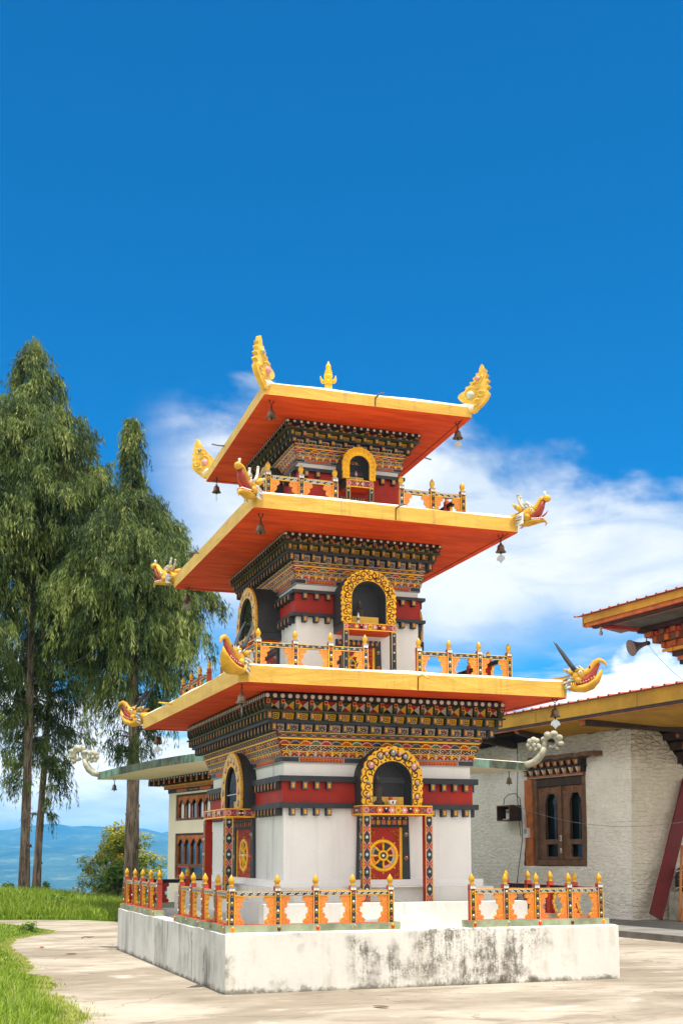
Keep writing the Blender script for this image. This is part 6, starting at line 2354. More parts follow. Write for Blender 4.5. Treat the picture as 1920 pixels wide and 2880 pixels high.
t = thing('meter_box', 'open wooden meter box with a white meter inside, fixed beside the window', 'electric box', hp(0.0, 4.62, 2.60), HA)
m = MB()
w_, h_, d_ = 0.30, 0.20, 0.34
for a in ((-d_, 0, -w_, -w_ + 0.02, -h_, h_), (-d_, 0, w_ - 0.02, w_, -h_, h_), (-d_, 0, -w_ + 0.021, w_ - 0.021, -h_, -h_ + 0.02), (-d_, 0, -w_ + 0.021, w_ - 0.021, h_ - 0.02, h_), (-0.03, 0, -w_ + 0.021, w_ - 0.021, -h_ + 0.021, h_ - 0.021)):
    m.box(a[0], a[1], a[2], a[3], a[4], a[5], 'dark_wood')
m.box(-d_ - 0.006, -d_ - 0.001, -w_, w_, h_ - 0.03, h_, 'wood')
m.box(-d_ - 0.006, -d_ - 0.001, -w_, w_, -h_, -h_ + 0.03, 'wood')
m.box(-d_ - 0.006, -d_ - 0.001, -w_, -w_ + 0.03, -h_ + 0.031, h_ - 0.031, 'wood')
m.box(-d_ - 0.006, -d_ - 0.001, w_ - 0.03, w_, -h_ + 0.031, h_ - 0.031, 'wood')
m.build('case', t)
m = MB()
m.box(-0.20, -0.04, -0.07, 0.09, -0.14, 0.10, 'white')
m.box(-0.21, -0.20, -0.05, 0.07, 0.0, 0.07, 'grey')
m.box(-0.25, -0.04, -0.03, 0.16, -0.17, -0.145, 'white')
m.build('meter', t)

t = thing('conduit', 'white plastic conduit pipe ending in a small junction box left of the window', 'conduit', hp(-0.06, 3.98, 2.1), HA)
m = MB()
m.tube([(0, 0.10, 0.62), (0, 0.06, 0.50), (0, 0.03, 0.10)], 0.016, 'conduit', 8)
m.build('pipe', t)
m = MB()
m.box(-0.05, 0.03, -0.09, 0.09, -0.13, 0.12, 'conduit')
m.box(-0.054, -0.0505, -0.05, 0.05, -0.03, 0.08, 'grey')
m.build('junction_box', t)
t = thing('cable', 'black cable looping over the meter box and down beside the window frame', 'cable', hp(-0.05, 4.2, 2.8), HA)
m = MB()
m.tube([(-0.12, 0.65, 0.02), (-0.12, 0.62, 0.18), (-0.10, 0.45, 0.28), (-0.08, 0.18, 0.30), (-0.06, 0.0, 0.16), (-0.05, -0.05, -0.2), (-0.05, -0.06, -0.9), (-0.05, 0.05, -1.3), (-0.05, 0.20, -1.9), (-0.05, 0.22, -2.6)], 0.010, 'cable', 6)
m.tube([(-0.04, 0.10, 1.6), (-0.05, 0.08, 0.9), (-0.06, 0.12, 0.3), (-0.04, 0.08, -0.35), (-0.04, 0.02, -0.8)], 0.009, 'cable', 6)
m.build('wire', t)
t = thing('cable', 'thin sagging wire crossing the window and stone wall to the right', 'cable', hp(-0.1, 4.1, 2.75))
m = MB()
a, b = Vector(hp(-0.38, 4.1, 2.80)), Vector(hp(0.2, -3.5, 2.55))
pts = []
for i in range(25):
    u = i / 24
    p = a.lerp(b, u)
    p.z -= 3.6 * u * (1 - u) * 0.55
    pts.append(p - Vector(hp(-0.1, 4.1, 2.75)))
m.tube(pts, 0.005, 'grey', 5)
m.build('wire', t)

t = thing('plank', 'wide dark red plank leaning against the corner of the stone house', 'plank', hp(0.10, -0.42, 0.16), HA)
m = MB()
ddir = Vector((1.22, 0.26, 2.75)).normalized()
wv = ddir.cross(Vector((0, 1, 0))).normalized() * -1
th = ddir.cross(wv).normalized()
wv = Vector((wv.x, wv.y, wv.z))
L = 3.3
w0 = 0.36
c = [Vector((0, 0, 0)), wv * w0, wv * w0 + th * 0.045, th * 0.045]
m.hexa([tuple(p) for p in c] + [tuple(p + ddir * L) for p in c], 'plank_red')
m.build('board', t)
zmin = min((p.z for p in c))
t.location.z = 0.13 - zmin
for lab, a, b in (('orange wooden pole leaning on the stone house, the steeper of two', (0.44, -0.95, 0.13), (1.02, -0.45, 1.75)), ('orange wooden pole leaning on the stone house, the flatter of two', (0.42, -1.02, 0.13), (1.40, -0.55, 1.75))):
    t = thing('pole', lab, 'pole', hp(*a), HA, 'poles beside the red plank')
    m = MB()
    d = Vector(b) - Vector(a)
    m.tube([(0, 0, 0), d * 0.5, d], [0.036, 0.033, 0.028], 'pole_orange', 9)
    m.build('shaft', t)
t = thing('sack', 'yellow rice sack with loose cord standing at the foot of the stone wall', 'sack', hp(1.36, -0.75, 0.12), HA)
m = MB()
rings = []
for z, r, q in ((0, 0.24, 0.20), (0.05, 0.29, 0.24), (0.22, 0.29, 0.24), (0.40, 0.24, 0.20), (0.52, 0.15, 0.12), (0.56, 0.06, 0.05), (0.64, 0.10, 0.08)):
    rings.append([(r * math.cos(2 * PI * k / 16) * (1 + 0.06 * math.sin(3 * k + z * 9)), q * math.sin(2 * PI * k / 16) * (1 + 0.06 * math.cos(2 * k + z * 7)), z) for k in range(16)])
m.loft(rings, 'sack_yellow')
m.build('bag', t)
m = MB()
R = random.Random(2)
for j in range(6):
    pts = []
    for i in range(12):
        a = i * 0.9 + j
        pts.append((0.26 * math.cos(a) * (0.8 + 0.3 * R.random()), 0.24 * math.sin(a) * (0.8 + 0.3 * R.random()) - 0.03, 0.60 - 0.04 * j + 0.05 * R.random()))
    m.tube(pts, 0.008, 'pole_orange' if j % 2 else 'gold', 5)
m.build('cord', t)
t = thing('bundle', 'dark striped cloth bundle tied with straps behind the orange poles', 'bundle', hp(0.98, -0.38, 0.12), HA)
m = MB()
m.box(-0.12, 0.50, -0.18, 0.24, 0.0, 0.62, 'pale_stone')
rings = []
for z, r in ((0.62, 0.22), (0.72, 0.33), (0.95, 0.36), (1.12, 0.30), (1.20, 0.14)):
    rings.append([(0.28 + r * math.cos(2 * PI * k / 14) * (1 + 0.1 * math.sin(4 * k + z * 5)), 0.0 + r * 0.7 * math.sin(2 * PI * k / 14), z) for k in range(14)])
m.loft(rings, 'charcoal')
for i in range(5):
    zz = 0.70 + i * 0.09
    m.tube([(0.28 + 0.35 * math.cos(a), 0.26 * math.sin(a), zz + 0.04 * math.sin(a * 2)) for a in [j * PI / 8 for j in range(17)]], 0.014, ('white', 'green', 'orange', 'grey', 'white')[i], 5)
m.build('cloth', t)

# raised pavement in front of the house
m = MB()
m.box(-2.62, 9.0, -14.0, 12.0, -0.02, 0.12, 'pavement_grey')
o = m.build('pavement', None, HO, HA)
tag(o, kind='structure')

# ---------------------------------------------------------------- white pavilion behind the stupa
BO, BA = Vector((0.184, 11.851, 0.0)), 0.1811
pav = thing('pavilion', 'cream pavilion with orange arched windows and a mossy flat roof behind the stupa', 'pavilion', BO, BA)
WZ = 3.045
m = MB()
def winwall(m, y0, y1, z0, z1, holes):
    """cream wall in x = 0 with rectangular openings (ya, yb, za, zb)"""
    ys = sorted({y0, y1, *[h[0] for h in holes], *[h[1] for h in holes]})
    zs = sorted({z0, z1, *[h[2] for h in holes], *[h[3] for h in holes]})
    for a, b in zip(ys[:-1], ys[1:]):
        for c, d in zip(zs[:-1], zs[1:]):
            if any(h[0] - 1e-6 <= a and b <= h[1] + 1e-6 and h[2] - 1e-6 <= c and d <= h[3] + 1e-6 for h in holes):
                continue
            bat = lambda z: 0.0
            m.poly([(0, a, c), (0, b, c), (0, b, d), (0, a, d)], 'cream')
    for h in holes:
        for p, q in (((h[0], h[2]), (h[1], h[2])), ((h[1], h[2]), (h[1], h[3])), ((h[1], h[3]), (h[0], h[3])), ((h[0], h[3]), (h[0], h[2]))):
            m.poly([(0, p[0], p[1]), (0, q[0], q[1]), (0.16, q[0], q[1]), (0.16, p[0], p[1])], 'cream')
W1 = (-2.15, 0.40, 2.365, 3.00)
W2 = (-1.34, 0.41, 0.97, 2.06)
W3 = (-3.35, -1.62, 0.97, 2.06)
W4 = (-4.6, -2.35, 2.365, 3.00)
winwall(m, -4.9, 0.86, 0.0, WZ, [W1, W2, W3, W4])
m.poly([(0, 0.86, 0), (3.9, 0.86, 0), (3.9, 0.86, WZ), (0, 0.86, WZ)], 'cream')
m.poly([(0, -4.9, 0), (3.9, -4.9, 0), (3.9, -4.9, WZ), (0, -4.9, WZ)], 'cream')
m.poly([(3.9, -4.9, 0), (3.9, 0.86, 0), (3.9, 0.86, WZ), (3.9, -4.9, WZ)], 'cream')
m.build('wall', pav)


def arch_window(y0, y1, z0, z1, n, parent, low=None, curtain=True):
    """row of pointed trefoil arches: y runs away from the camera, n bays"""
    m = MB()
    t = 0.055
    m.box(0.02, 0.14, y0, y1, z0, z0 + 0.06, 'wood')
    m.box(0.02, 0.14, y0, y1, z1 - 0.05, z1, 'dark_wood')
    m.box(0.015, 0.14, y1 - 0.07, y1, z0 + 0.06, z1 - 0.05, 'wood')
    m.box(0.015, 0.14, y0, y0 + 0.07, z0 + 0.06, z1 - 0.05, 'wood')
    fr_ = m.build('window', parent)
    a0, a1 = y0 + 0.075, y1 - 0.075
    zb = z0 + 0.062 if low is None else z0 + low
    bw = (a1 - a0) / n
    m = MB()
    m.box(0.03, 0.10, a0, a1, z1 - 0.12, z1 - 0.052, 'orange_wood')
    for i in range(n + 1):
        y = a0 + bw * i
        w_ = 0.020
        m.box(0.028, 0.066, max(a0, y - w_), min(a1, y + w_), zb, z1 - 0.121, 'orange_wood')
        pt = Pat(m, lambda a, b, c: (0.028 - c, a, b))
        for j in range(9):
            pt.q(y - 0.008, zb + 0.03 + j * (z1 - zb - 0.2) / 9, y + 0.008, zb + 0.055 + j * (z1 - zb - 0.2) / 9, 'dark_wood', 1)
    H = z1 - 0.121
    for i in range(n):
        yc = a0 + bw * (i + 0.5)
        w_ = bw / 2 - 0.020
        prev = None
        N = 16
        for j in range(N + 1):
            u = -1 + 2 * j / N
            # ogee head with cusps
            z = H - 0.015 - 0.15 * abs(u) ** 1.6 - 0.020 * abs(math.sin(2.5 * PI * u))
            y = yc + w_ * u
            if prev:
                for x in (0.034, 0.062):
                    m.poly([(x, prev[0], prev[1]), (x, y, z), (x, y, H + 0.001), (x, prev[0], H + 0.001)], 'orange_wood')
                m.poly([(0.034, prev[0], prev[1]), (0.034, y, z), (0.062, y, z), (0.062, prev[0], prev[1])], 'dark_wood')
                m.poly([(0.0325, prev[0], prev[1]), (0.0325, y, z), (0.0325, y, z + 0.022), (0.0325, prev[0], prev[1] + 0.022)], 'dark_wood')
            prev = (y, z)
    m.build('arcade', fr_)
    m = MB()
    m.poly([(0.075, y0 + 0.02, z0 + 0.02), (0.075, y1 - 0.02, z0 + 0.02), (0.075, y1 - 0.02, z1 - 0.02), (0.075, y0 + 0.02, z1 - 0.02)], 'pane_glass')
    m.build('pane', fr_)
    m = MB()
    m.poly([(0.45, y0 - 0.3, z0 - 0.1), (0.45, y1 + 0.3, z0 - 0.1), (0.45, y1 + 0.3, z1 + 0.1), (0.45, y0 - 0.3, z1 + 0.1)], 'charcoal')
    if curtain:
        for i in range(n):
            yc = a0 + bw * (i + 0.5)
            if i % 4 != 3:
                m.poly([(0.10, yc - bw * 0.45, zb), (0.10, yc + bw * (0.40 if i % 2 else 0.2), zb), (0.10, yc + bw * (0.40 if i % 2 else 0.2), z1), (0.10, yc - bw * 0.45, z1)], 'cream')
    m.build('curtain', fr_)
    if low is not None:
        m = MB()
        m.box(0.025, 0.11, a0, a1, zb - 0.05, zb, 'wood')
        npn = 2
        for i in range(npn):
            b0, b1 = a0 + (a1 - a0) * i / npn + 0.02, a0 + (a1 - a0) * (i + 1) / npn - 0.02
            for q in ((b0, b1, z0 + 0.062, z0 + 0.10), (b0, b1, zb - 0.09, zb - 0.052), (b0, b0 + 0.035, z0 + 0.10, zb - 0.09), (b1 - 0.035, b1, z0 + 0.10, zb - 0.09)):
                m.box(0.03, 0.09, q[0], q[1], q[2], q[3], 'post_red' if i else 'wood')
        m.build('lower_lights', fr_)


arch_window(W1[0], W1[1], W1[2], W1[3], 6, pav)
arch_window(W4[0], W4[1], W4[2], W4[3], 6, pav)
arch_window(W2[0], W2[1], W2[2], W2[3], 4, pav, 0.36, False)
arch_window(W3[0], W3[1], W3[2], W3[3], 4, pav, 0.36, False)
# cornice: bands, beam ends and white dots
m = MB()
def pring(o, z0, z1, mat):
    m.box(-o, 3.9 + o, -4.9 - o, 0.86 + o, z0, z1, mat)
pring(0.02, 3.046, 3.14, 'dark_wood')
pring(0.10, 3.142, 3.215, 'orange_wood')
pring(0.15, 3.217, 3.235, 'gold')
pring(0.10, 3.237, 3.345, 'black')
pring(0.40, 3.346, 3.398, 'black')
for f, L0, L1, nrm in ((lambda s, d, z: (-d, s, z), -4.9, 0.86, 0), (lambda s, d, z: (s, -4.9 - d, z), 0, 3.9, 1)):
    pt = Pat(m, lambda a, b, c: f(a, 0.02 + c, b))
    pt.q(L0, 3.055, L1, 3.13, 'charcoal', 1)
    s = L0 + 0.25
    i = 0
    while s < L1 - 0.6:
        if i % 2 == 0:
            pt.q(s, 3.062, s + 0.62, 3.122, 'orange', 2)
            for j in range(12):
                pt.q(s + 0.03 + j * 0.05, 3.072, s + 0.05 + j * 0.05, 3.112, 'dark_red', 3)
        else:
            pt.flower(s + 0.3, 3.092, 0.035, 'red', 'white', 2)
            pt.line([(s + 0.05, 3.092), (s + 0.22, 3.092)], 0.012, 'gold', 2)
            pt.line([(s + 0.38, 3.092), (s + 0.55, 3.092)], 0.012, 'gold', 2)
        s += 0.72
        i += 1
    pt = Pat(m, lambda a, b, c: f(a, 0.10 + c, b))
    n = int((L1 - L0) / 0.13)
    for i in range(n):
        a = L0 - 0.05 + (L1 - L0 + 0.1) * (i + 0.5) / n
        pt.disc(a, 3.150, 0.058, 0.055, 'dark_red', 1, 8, 0, PI)
        pt.line([(a - 0.06, 3.150), (a - 0.03, 3.195), (a + 0.03, 3.195), (a + 0.06, 3.150)], 0.010, 'gold_bright', 2)
        pt.disc(a, 3.158, 0.012, 0.012, 'white', 3, 6)
    n = int((L1 - L0 + 0.8) / 0.33)
    m.xf = f
    for i in range(n + 1):
        a = L0 - 0.36 + (L1 - L0 + 0.72) * i / n
        m.box(a - 0.05, a + 0.05, 0.10, 0.40, 3.237, 3.344, 'dark_wood')
    m.xf = None
    pt = Pat(m, lambda a, b, c: f(a, 0.40 + c, b))
    for i in range(n + 1):
        a = L0 - 0.36 + (L1 - L0 + 0.72) * i / n
        pt.q(a - 0.042, 3.245, a + 0.042, 3.338, 'orange', 1)
        pt.q(a - 0.016, 3.262, a + 0.016, 3.322, 'dark_red', 2)
    for i in range(2 * n + 1):
        a = L0 - 0.36 + (L1 - L0 + 0.72) * i / (2 * n)
        pt.disc(a, 3.372, 0.024, 0.024, 'white', 1, 8)
m.build('cornice', pav)
RX0, RX1, RY0, RY1 = -1.6, 5.6, -6.28, 1.6
m = MB()
out_ = []
def edge_pts(ins):
    pts = []
    c = [(RX0 + ins, RY0 + ins), (RX1 - ins, RY0 + ins), (RX1 - ins, RY1 - ins), (RX0 + ins, RY1 - ins)]
    for i in range(4):
        p, q = c[i], c[(i + 1) % 4]
        for j in range(16):
            u = j / 16
            k = (2 * u - 1)
            bow = 0.10 * (1 - k * k) - 0.02     # eaves bow gently upwards between the corners
            pts.append((p[0] + (q[0] - p[0]) * u, p[1] + (q[1] - p[1]) * u, bow))
    return pts
E0, E1 = edge_pts(0.0), edge_pts(0.10)
lo = [(x, y, 3.40 + b * 0.6) for x, y, b in E0]
hi = [(x, y, 3.575 + b * 0.6) for x, y, b in E0]
rim = [(x, y, 3.60 + b * 0.5) for x, y, b in E1]
m.loft([lo, hi], 'moss_edge', False, False)
m.loft([hi, rim], 'roof_lime', False, True)
mid = [(2.0 + (x - 2.0) * 0.2, -2.3 + (y + 2.3) * 0.2, 3.9) for x, y, b in E1]
m.loft([rim, mid], 'moss_edge', False, True)
m.face([m.v(p) for p in mid], 'moss_edge')
rfB = m.build('roof', pav)
m = MB()
inn = [(2.0 + (x - 2.0) * 0.55, -2.3 + (y + 2.3) * 0.55, 3.40) for x, y, b in E0]
m.loft([lo, inn], 'cream', False, True)
m.face([m.v(p) for p in inn], 'cream')
m.build('soffit', rfB)


def cloud_finial(px, py, dx, dy):
    fr = lambda f, l, z: (px + dx * f - dy * l, py + dy * f + dx * l, 3.50 + z)
    m = MB()
    m.tube([fr(-0.30, 0, 0.03), fr(-0.05, 0, 0.02), fr(0.10, 0, 0.05), fr(0.24, 0, 0.15), fr(0.33, 0, 0.28), fr(0.37, 0, 0.40)], [0.05, 0.075, 0.085, 0.085, 0.075, 0.065], 'lichen_stone', 10)
    m.tube([fr(0.32, 0, 0.26), fr(0.40, 0, 0.30)], [0.07, 0.01], 'lichen_stone', 7)
    # outer curl turning over and back on itself
    cur = []
    for i in range(17):
        t = PI * 1.05 - i / 16 * 1.75 * PI
        r = 0.165 * (1 - 0.45 * i / 16)
        cur.append(fr(0.535 + r * math.cos(t), 0, 0.50 + r * math.sin(t)))
    m.tube([fr(0.37, 0, 0.38)] + cur, [0.060] * 6 + [0.055] * 6 + [0.045] * 6, 'lichen_stone', 9)
    for i, (t, r) in enumerate(((2.75, 0.075), (2.05, 0.092), (1.30, 0.095), (0.55, 0.090), (-0.15, 0.082), (-0.85, 0.070))):
        m.ell(fr(0.535 + 0.19 * math.cos(t), 0, 0.50 + 0.19 * math.sin(t)), (r, r * 0.9, r * 0.86), 'lichen_stone', 10, 8)
        m.ell(fr(0.535 + 0.24 * math.cos(t), 0.055, 0.50 + 0.24 * math.sin(t)), (r * 0.35, r * 0.35, r * 0.35), 'pale_stone', 7, 5)
    # inner curl with petal-like lobes
    m.tube([fr(0.34, 0, 0.34), fr(0.27, 0, 0.42), fr(0.20, 0, 0.48)], [0.05, 0.05, 0.045], 'lichen_stone', 8)
    for t, r in ((0.9, 0.065), (1.6, 0.075), (2.4, 0.070), (3.2, 0.062), (4.1, 0.058), (5.0, 0.055), (5.8, 0.05)):
        m.ell(fr(0.14 + 0.115 * math.cos(t), 0, 0.46 + 0.105 * math.sin(t)), (r, r * 0.9, r), 'lichen_stone', 9, 7)
    m.ell(fr(0.14, 0, 0.46), (0.06, 0.075, 0.06), 'pale_stone', 8, 6)
    return m.build('cloud_finial', rfB)


for px, py in ((RX0, RY1), (RX1, RY0), (RX1, RY1), (RX0, RY0)):
    s_ = 1 / math.sqrt(2)
    cloud_finial(px, py, s_ * (1 if px > 0 else -1), s_ * (1 if py > 0 else -1))
def bw_(x, y, z):
    return (BO.x + x * math.cos(BA) - y * math.sin(BA), BO.y + x * math.sin(BA) + y * math.cos(BA), z)
dup(bell_nv, bw_(-1.35, 1.05, 3.40), 0.3, 'small dark bell under the far left corner of the mossy pavilion roof', GB, (1.15, 1.15, 1.25))
dup(bell_nv, bw_(5.33, -5.95, 3.40), 0.6, 'small dark bell under the right corner of the mossy pavilion roof', GB, (1.15, 1.15, 1.25))


# ---------------------------------------------------------------- ground, grass and hills
def bank_front(x):
    xs = [-40, -6, -3.9, -2.77, -1.9, -1.4, -0.6, 40]
    ys = [13.4, 13.3, 13.15, 12.8, 12.3, 11.6, 11.0, 11.0]
    return float(np.interp(x, xs, ys)) + 0.12 * mnoise.noise(Vector((x * 1.7, 0, 0)))


def bank_z(x, y):
    f = bank_front(x)
    crest = float(np.interp(x, [-12, -4, -2.6, -1.0, 0.4, 12], [0.55, 0.44, 0.40, 0.20, 0.16, 0.10]))
    u = min(max((y - f) / 3.2, 0), 1)
    z = crest * u * u * (3 - 2 * u) + 0.03 * mnoise.noise(Vector((x * 0.9, y * 0.9, 0))) * min(1, u * 4)
    if y > 17.0:
        z -= 0.055 * (y - 17.0) + 0.10 * max(0.0, y - 23.0) ** 1.4
    return z


m = MB()
m.poly([(-60, -60, 0), (60, -60, 0), (60, 17.3, 0), (-60, 17.3, 0)], 'court')
tag(m.build('court'), kind='structure')

nx, ny = 70, 40
vid = {}
m = MB()
for i in range(nx + 1):
    x = -26 + 40 * i / nx
    f = bank_front(x)
    for j in range(ny + 1):
        u = j / ny
        y = f + (40 - f) * u ** 1.8
        vid[i, j] = m.v((x, y, bank_z(x, y) + (0.004 if j else -0.02)))
for i in range(nx):
    for j in range(ny):
        m.face((vid[i, j], vid[i + 1, j], vid[i + 1, j + 1], vid[i, j + 1]), 'turf_soil', True)
tag(m.build('grass_bank'), kind='structure')


def verge_edge(y):
    """right-hand edge of the grass verge in the left foreground"""
    ys = [-16, -9, -5.3, -5.05, -3.6, -2.6, -1.2, -0.4, 0.6, 2.5, 4.8, 6.4, 7.4, 8.2, 8.8, 9.6, 10.6, 11.4, 12.0]
    xs = [-4.4, -4.35, -4.28, -4.12, -4.20, -4.22, -4.20, -4.44, -4.25, -4.28, -4.28, -4.05, -3.55, -3.15, -3.12, -3.35, -3.75, -4.3, -5.2]
    return float(np.interp(y, ys, xs)) - (0.16 if y < -2 else 0.05) + 0.09 * mnoise.noise(Vector((y * 1.6, 3.0, 0))) + 0.06 * mnoise.noise(Vector((y * 6.0, 8.0, 0)))


m = MB()
N = 160
for i in range(N):
    y0, y1 = -16 + 28 * i / N, -16 + 28 * (i + 1) / N
    a, b = verge_edge(y0), verge_edge(y1)
    m.poly([(a - 0.04, y0, 0.004), (b - 0.04, y1, 0.004), (b - 0.25, y1, 0.035), (a - 0.25, y0, 0.035)], 'turf_soil')
    m.poly([(a - 0.25, y0, 0.035), (b - 0.25, y1, 0.035), (-20, y1, 0.05), (-20, y0, 0.05)], 'turf_soil')
tag(m.build('verge_soil'), kind='structure')


def blades(name, P, h, wid, lean, tint, mat='grass_blade', kind='stuff'):
    """P (N,3) roots -> curved two-segment blades as one mesh"""
    n = len(P)
    a = RNG.uniform(0, 2 * PI, n)
    d = np.c_[np.cos(a), np.sin(a), np.zeros(n)]
    b = a + PI / 2 + RNG.normal(0, 0.5, n)
    s = np.c_[np.cos(b), np.sin(b), np.zeros(n)]
    up = np.array([0, 0, 1.0])
    p1 = P + d * (lean * h * 0.35)[:, None] + up * (h * 0.6)[:, None]
    p2 = P + d * (lean * h)[:, None] + up * (h * np.sqrt(np.maximum(0.15, 1 - (lean * 0.9) ** 2)))[:, None]
    w = wid[:, None]
    V = np.stack([P - s * w, P + s * w, p1 + s * w * 0.8, p1 - s * w * 0.8, p2], 1).reshape(-1, 3)
    base = (np.arange(n) * 5)[:, None]
    quads = base + np.array([[0, 1, 2, 3]])
    tris = base + np.array([[3, 2, 4]])
    me = bpy.data.meshes.new(name)
    nv, nl = len(V), n * 7
    me.vertices.add(nv)
    me.vertices.foreach_set('co', V.astype(np.float32).ravel())
    me.loops.add(nl)
    lo_ = np.concatenate([quads, tris], 1).ravel()
    me.loops.foreach_set('vertex_index', lo_.astype(np.int32))
    me.polygons.add(2 * n)
    st = (np.arange(n) * 7)[:, None] + np.array([[0, 4]])
    me.polygons.foreach_set('loop_start', st.ravel().astype(np.int32))
    me.update(calc_edges=True)
    at = me.attributes.new('tint', 'FLOAT', 'POINT')
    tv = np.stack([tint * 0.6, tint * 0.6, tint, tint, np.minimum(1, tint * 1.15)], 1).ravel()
    at.data.foreach_set('value', tv.astype(np.float32))
    me.materials.append(M[mat])
    o = bpy.data.objects.new(name, me)
    COL.objects.link(o)
    if kind:
        tag(o, None, None, None, kind)
    return o


# foreground verge
pts = []
while len(pts) < 46000:
    y = RNG.uniform(-9.0, 11.2)
    # denser close to the camera, where single blades show
    if RNG.uniform() > math.exp(-(y + 9) * 0.045):
        continue
    e_ = verge_edge(y)
    x = e_ + 0.10 - RNG.exponential(0.8) * 0.9
    if RNG.uniform() < 0.05:
        x = e_ + abs(RNG.normal(0, 0.16))
    if x < -7.5:
        continue
    dens = mnoise.noise(Vector((x * 1.5, y * 1.5, 0)))
    if dens < -0.25 and RNG.uniform() < 0.7:
        continue
    pts.append((x, y, 0.004 + 0.03 * min(1, (e_ - x) / 0.25), e_ - x))
A = np.array(pts)
n = len(A)
near = np.clip(A[:, 3] / 0.45, 0.28, 1)
far = np.clip((11 - A[:, 1]) / 16, 0.4, 1)
h = RNG.uniform(0.08, 0.25, n) * near * far * (1 + 0.35 * np.clip(-A[:, 1] / 6, 0, 1))
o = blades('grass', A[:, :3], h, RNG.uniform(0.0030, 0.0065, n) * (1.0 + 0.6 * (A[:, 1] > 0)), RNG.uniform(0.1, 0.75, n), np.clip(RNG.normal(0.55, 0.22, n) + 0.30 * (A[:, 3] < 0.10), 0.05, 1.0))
tag(o, 'long bright green grass along the left edge of the concrete court', 'grass')
# bank behind the court
pts = []
while len(pts) < 42000:
    x = RNG.uniform(-7.0, 1.2)
    f = bank_front(x)
    y = f + RNG.uniform(0.02, 1) ** 1.1 * (17.6 - f)
    pts.append((x, y, bank_z(x, y), y - f))
A = np.array(pts)
n = len(A)
h = RNG.uniform(0.12, 0.34, n) * np.clip(A[:, 3] / 0.4, 0.45, 1)
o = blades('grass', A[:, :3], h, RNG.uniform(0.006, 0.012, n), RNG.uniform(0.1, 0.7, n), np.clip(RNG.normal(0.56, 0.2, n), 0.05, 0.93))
tag(o, 'lush grass bank behind the far edge of the concrete court', 'grass')

# far hills: valley dropping away, a long blue range under the clouds
m = MB()
na, nr = 190, 130
vid = {}
for j in range(nr + 1):
    r = 45 * (11000 / 45) ** (j / nr)
    for i in range(na + 1):
        az = YAW + math.radians(-62 + 124 * i / na)
        x, y = CAMX + r * math.sin(az), CAMY + r * math.cos(az)
        u = min(max((r - 45) / 1400, 0), 1)
        z = -4 - 300 * u ** 0.8
        rise = min(max((r - 2200) / 5200, 0), 1)
        nz = mnoise.ridged_multi_fractal(Vector((x * 0.00042, y * 0.00042, 0.5)), 0.95, 2.1, 6, 1.0, 2.0) - 1.0
        nz2 = mnoise.fractal(Vector((x * 0.0024, y * 0.0024, 3.5)), 0.8, 2.2, 6)
        dz = az - YAW
        crest = 470 + 150 * dz
        z += rise * crest + nz * 85 * rise + nz2 * (26 * rise + 6 * min(1, r / 2000))
        if r > 7600:
            z -= (r - 7600) * 0.06
        if z > 150:
            z = 150 + 60 * math.tanh((z - 150) / 60)
        vid[i, j] = m.v((x, y, z))
HILLTOP = max(p[2] for p in m.V)
print('hilltop', HILLTOP, min(p[2] for p in m.V))
for i in range(na):
    for j in range(nr):
        m.face((vid[i, j], vid[i + 1, j], vid[i + 1, j + 1], vid[i, j + 1]), 'far_hills', True)
tag(m.build('hills'), kind='structure')

# ---------------------------------------------------------------- trees
def quad_mesh(name, V, tint, mat, parent):
    n = len(V) // 4
    me = bpy.data.meshes.new(name)
    me.vertices.add(len(V))
    me.vertices.foreach_set('co', V.astype(np.float32).ravel())
    me.loops.add(n * 4)
    me.loops.foreach_set('vertex_index', np.arange(n * 4, dtype=np.int32))
    me.polygons.add(n)
    me.polygons.foreach_set('loop_start', (np.arange(n) * 4).astype(np.int32))
    me.update(calc_edges=True)
    at = me.attributes.new('tint', 'FLOAT', 'POINT')
    at.data.foreach_set('value', tint.astype(np.float32))
    me.materials.append(M[mat])
    o = bpy.data.objects.new(name, me)
    COL.objects.link(o)
    o.parent = parent
    return o


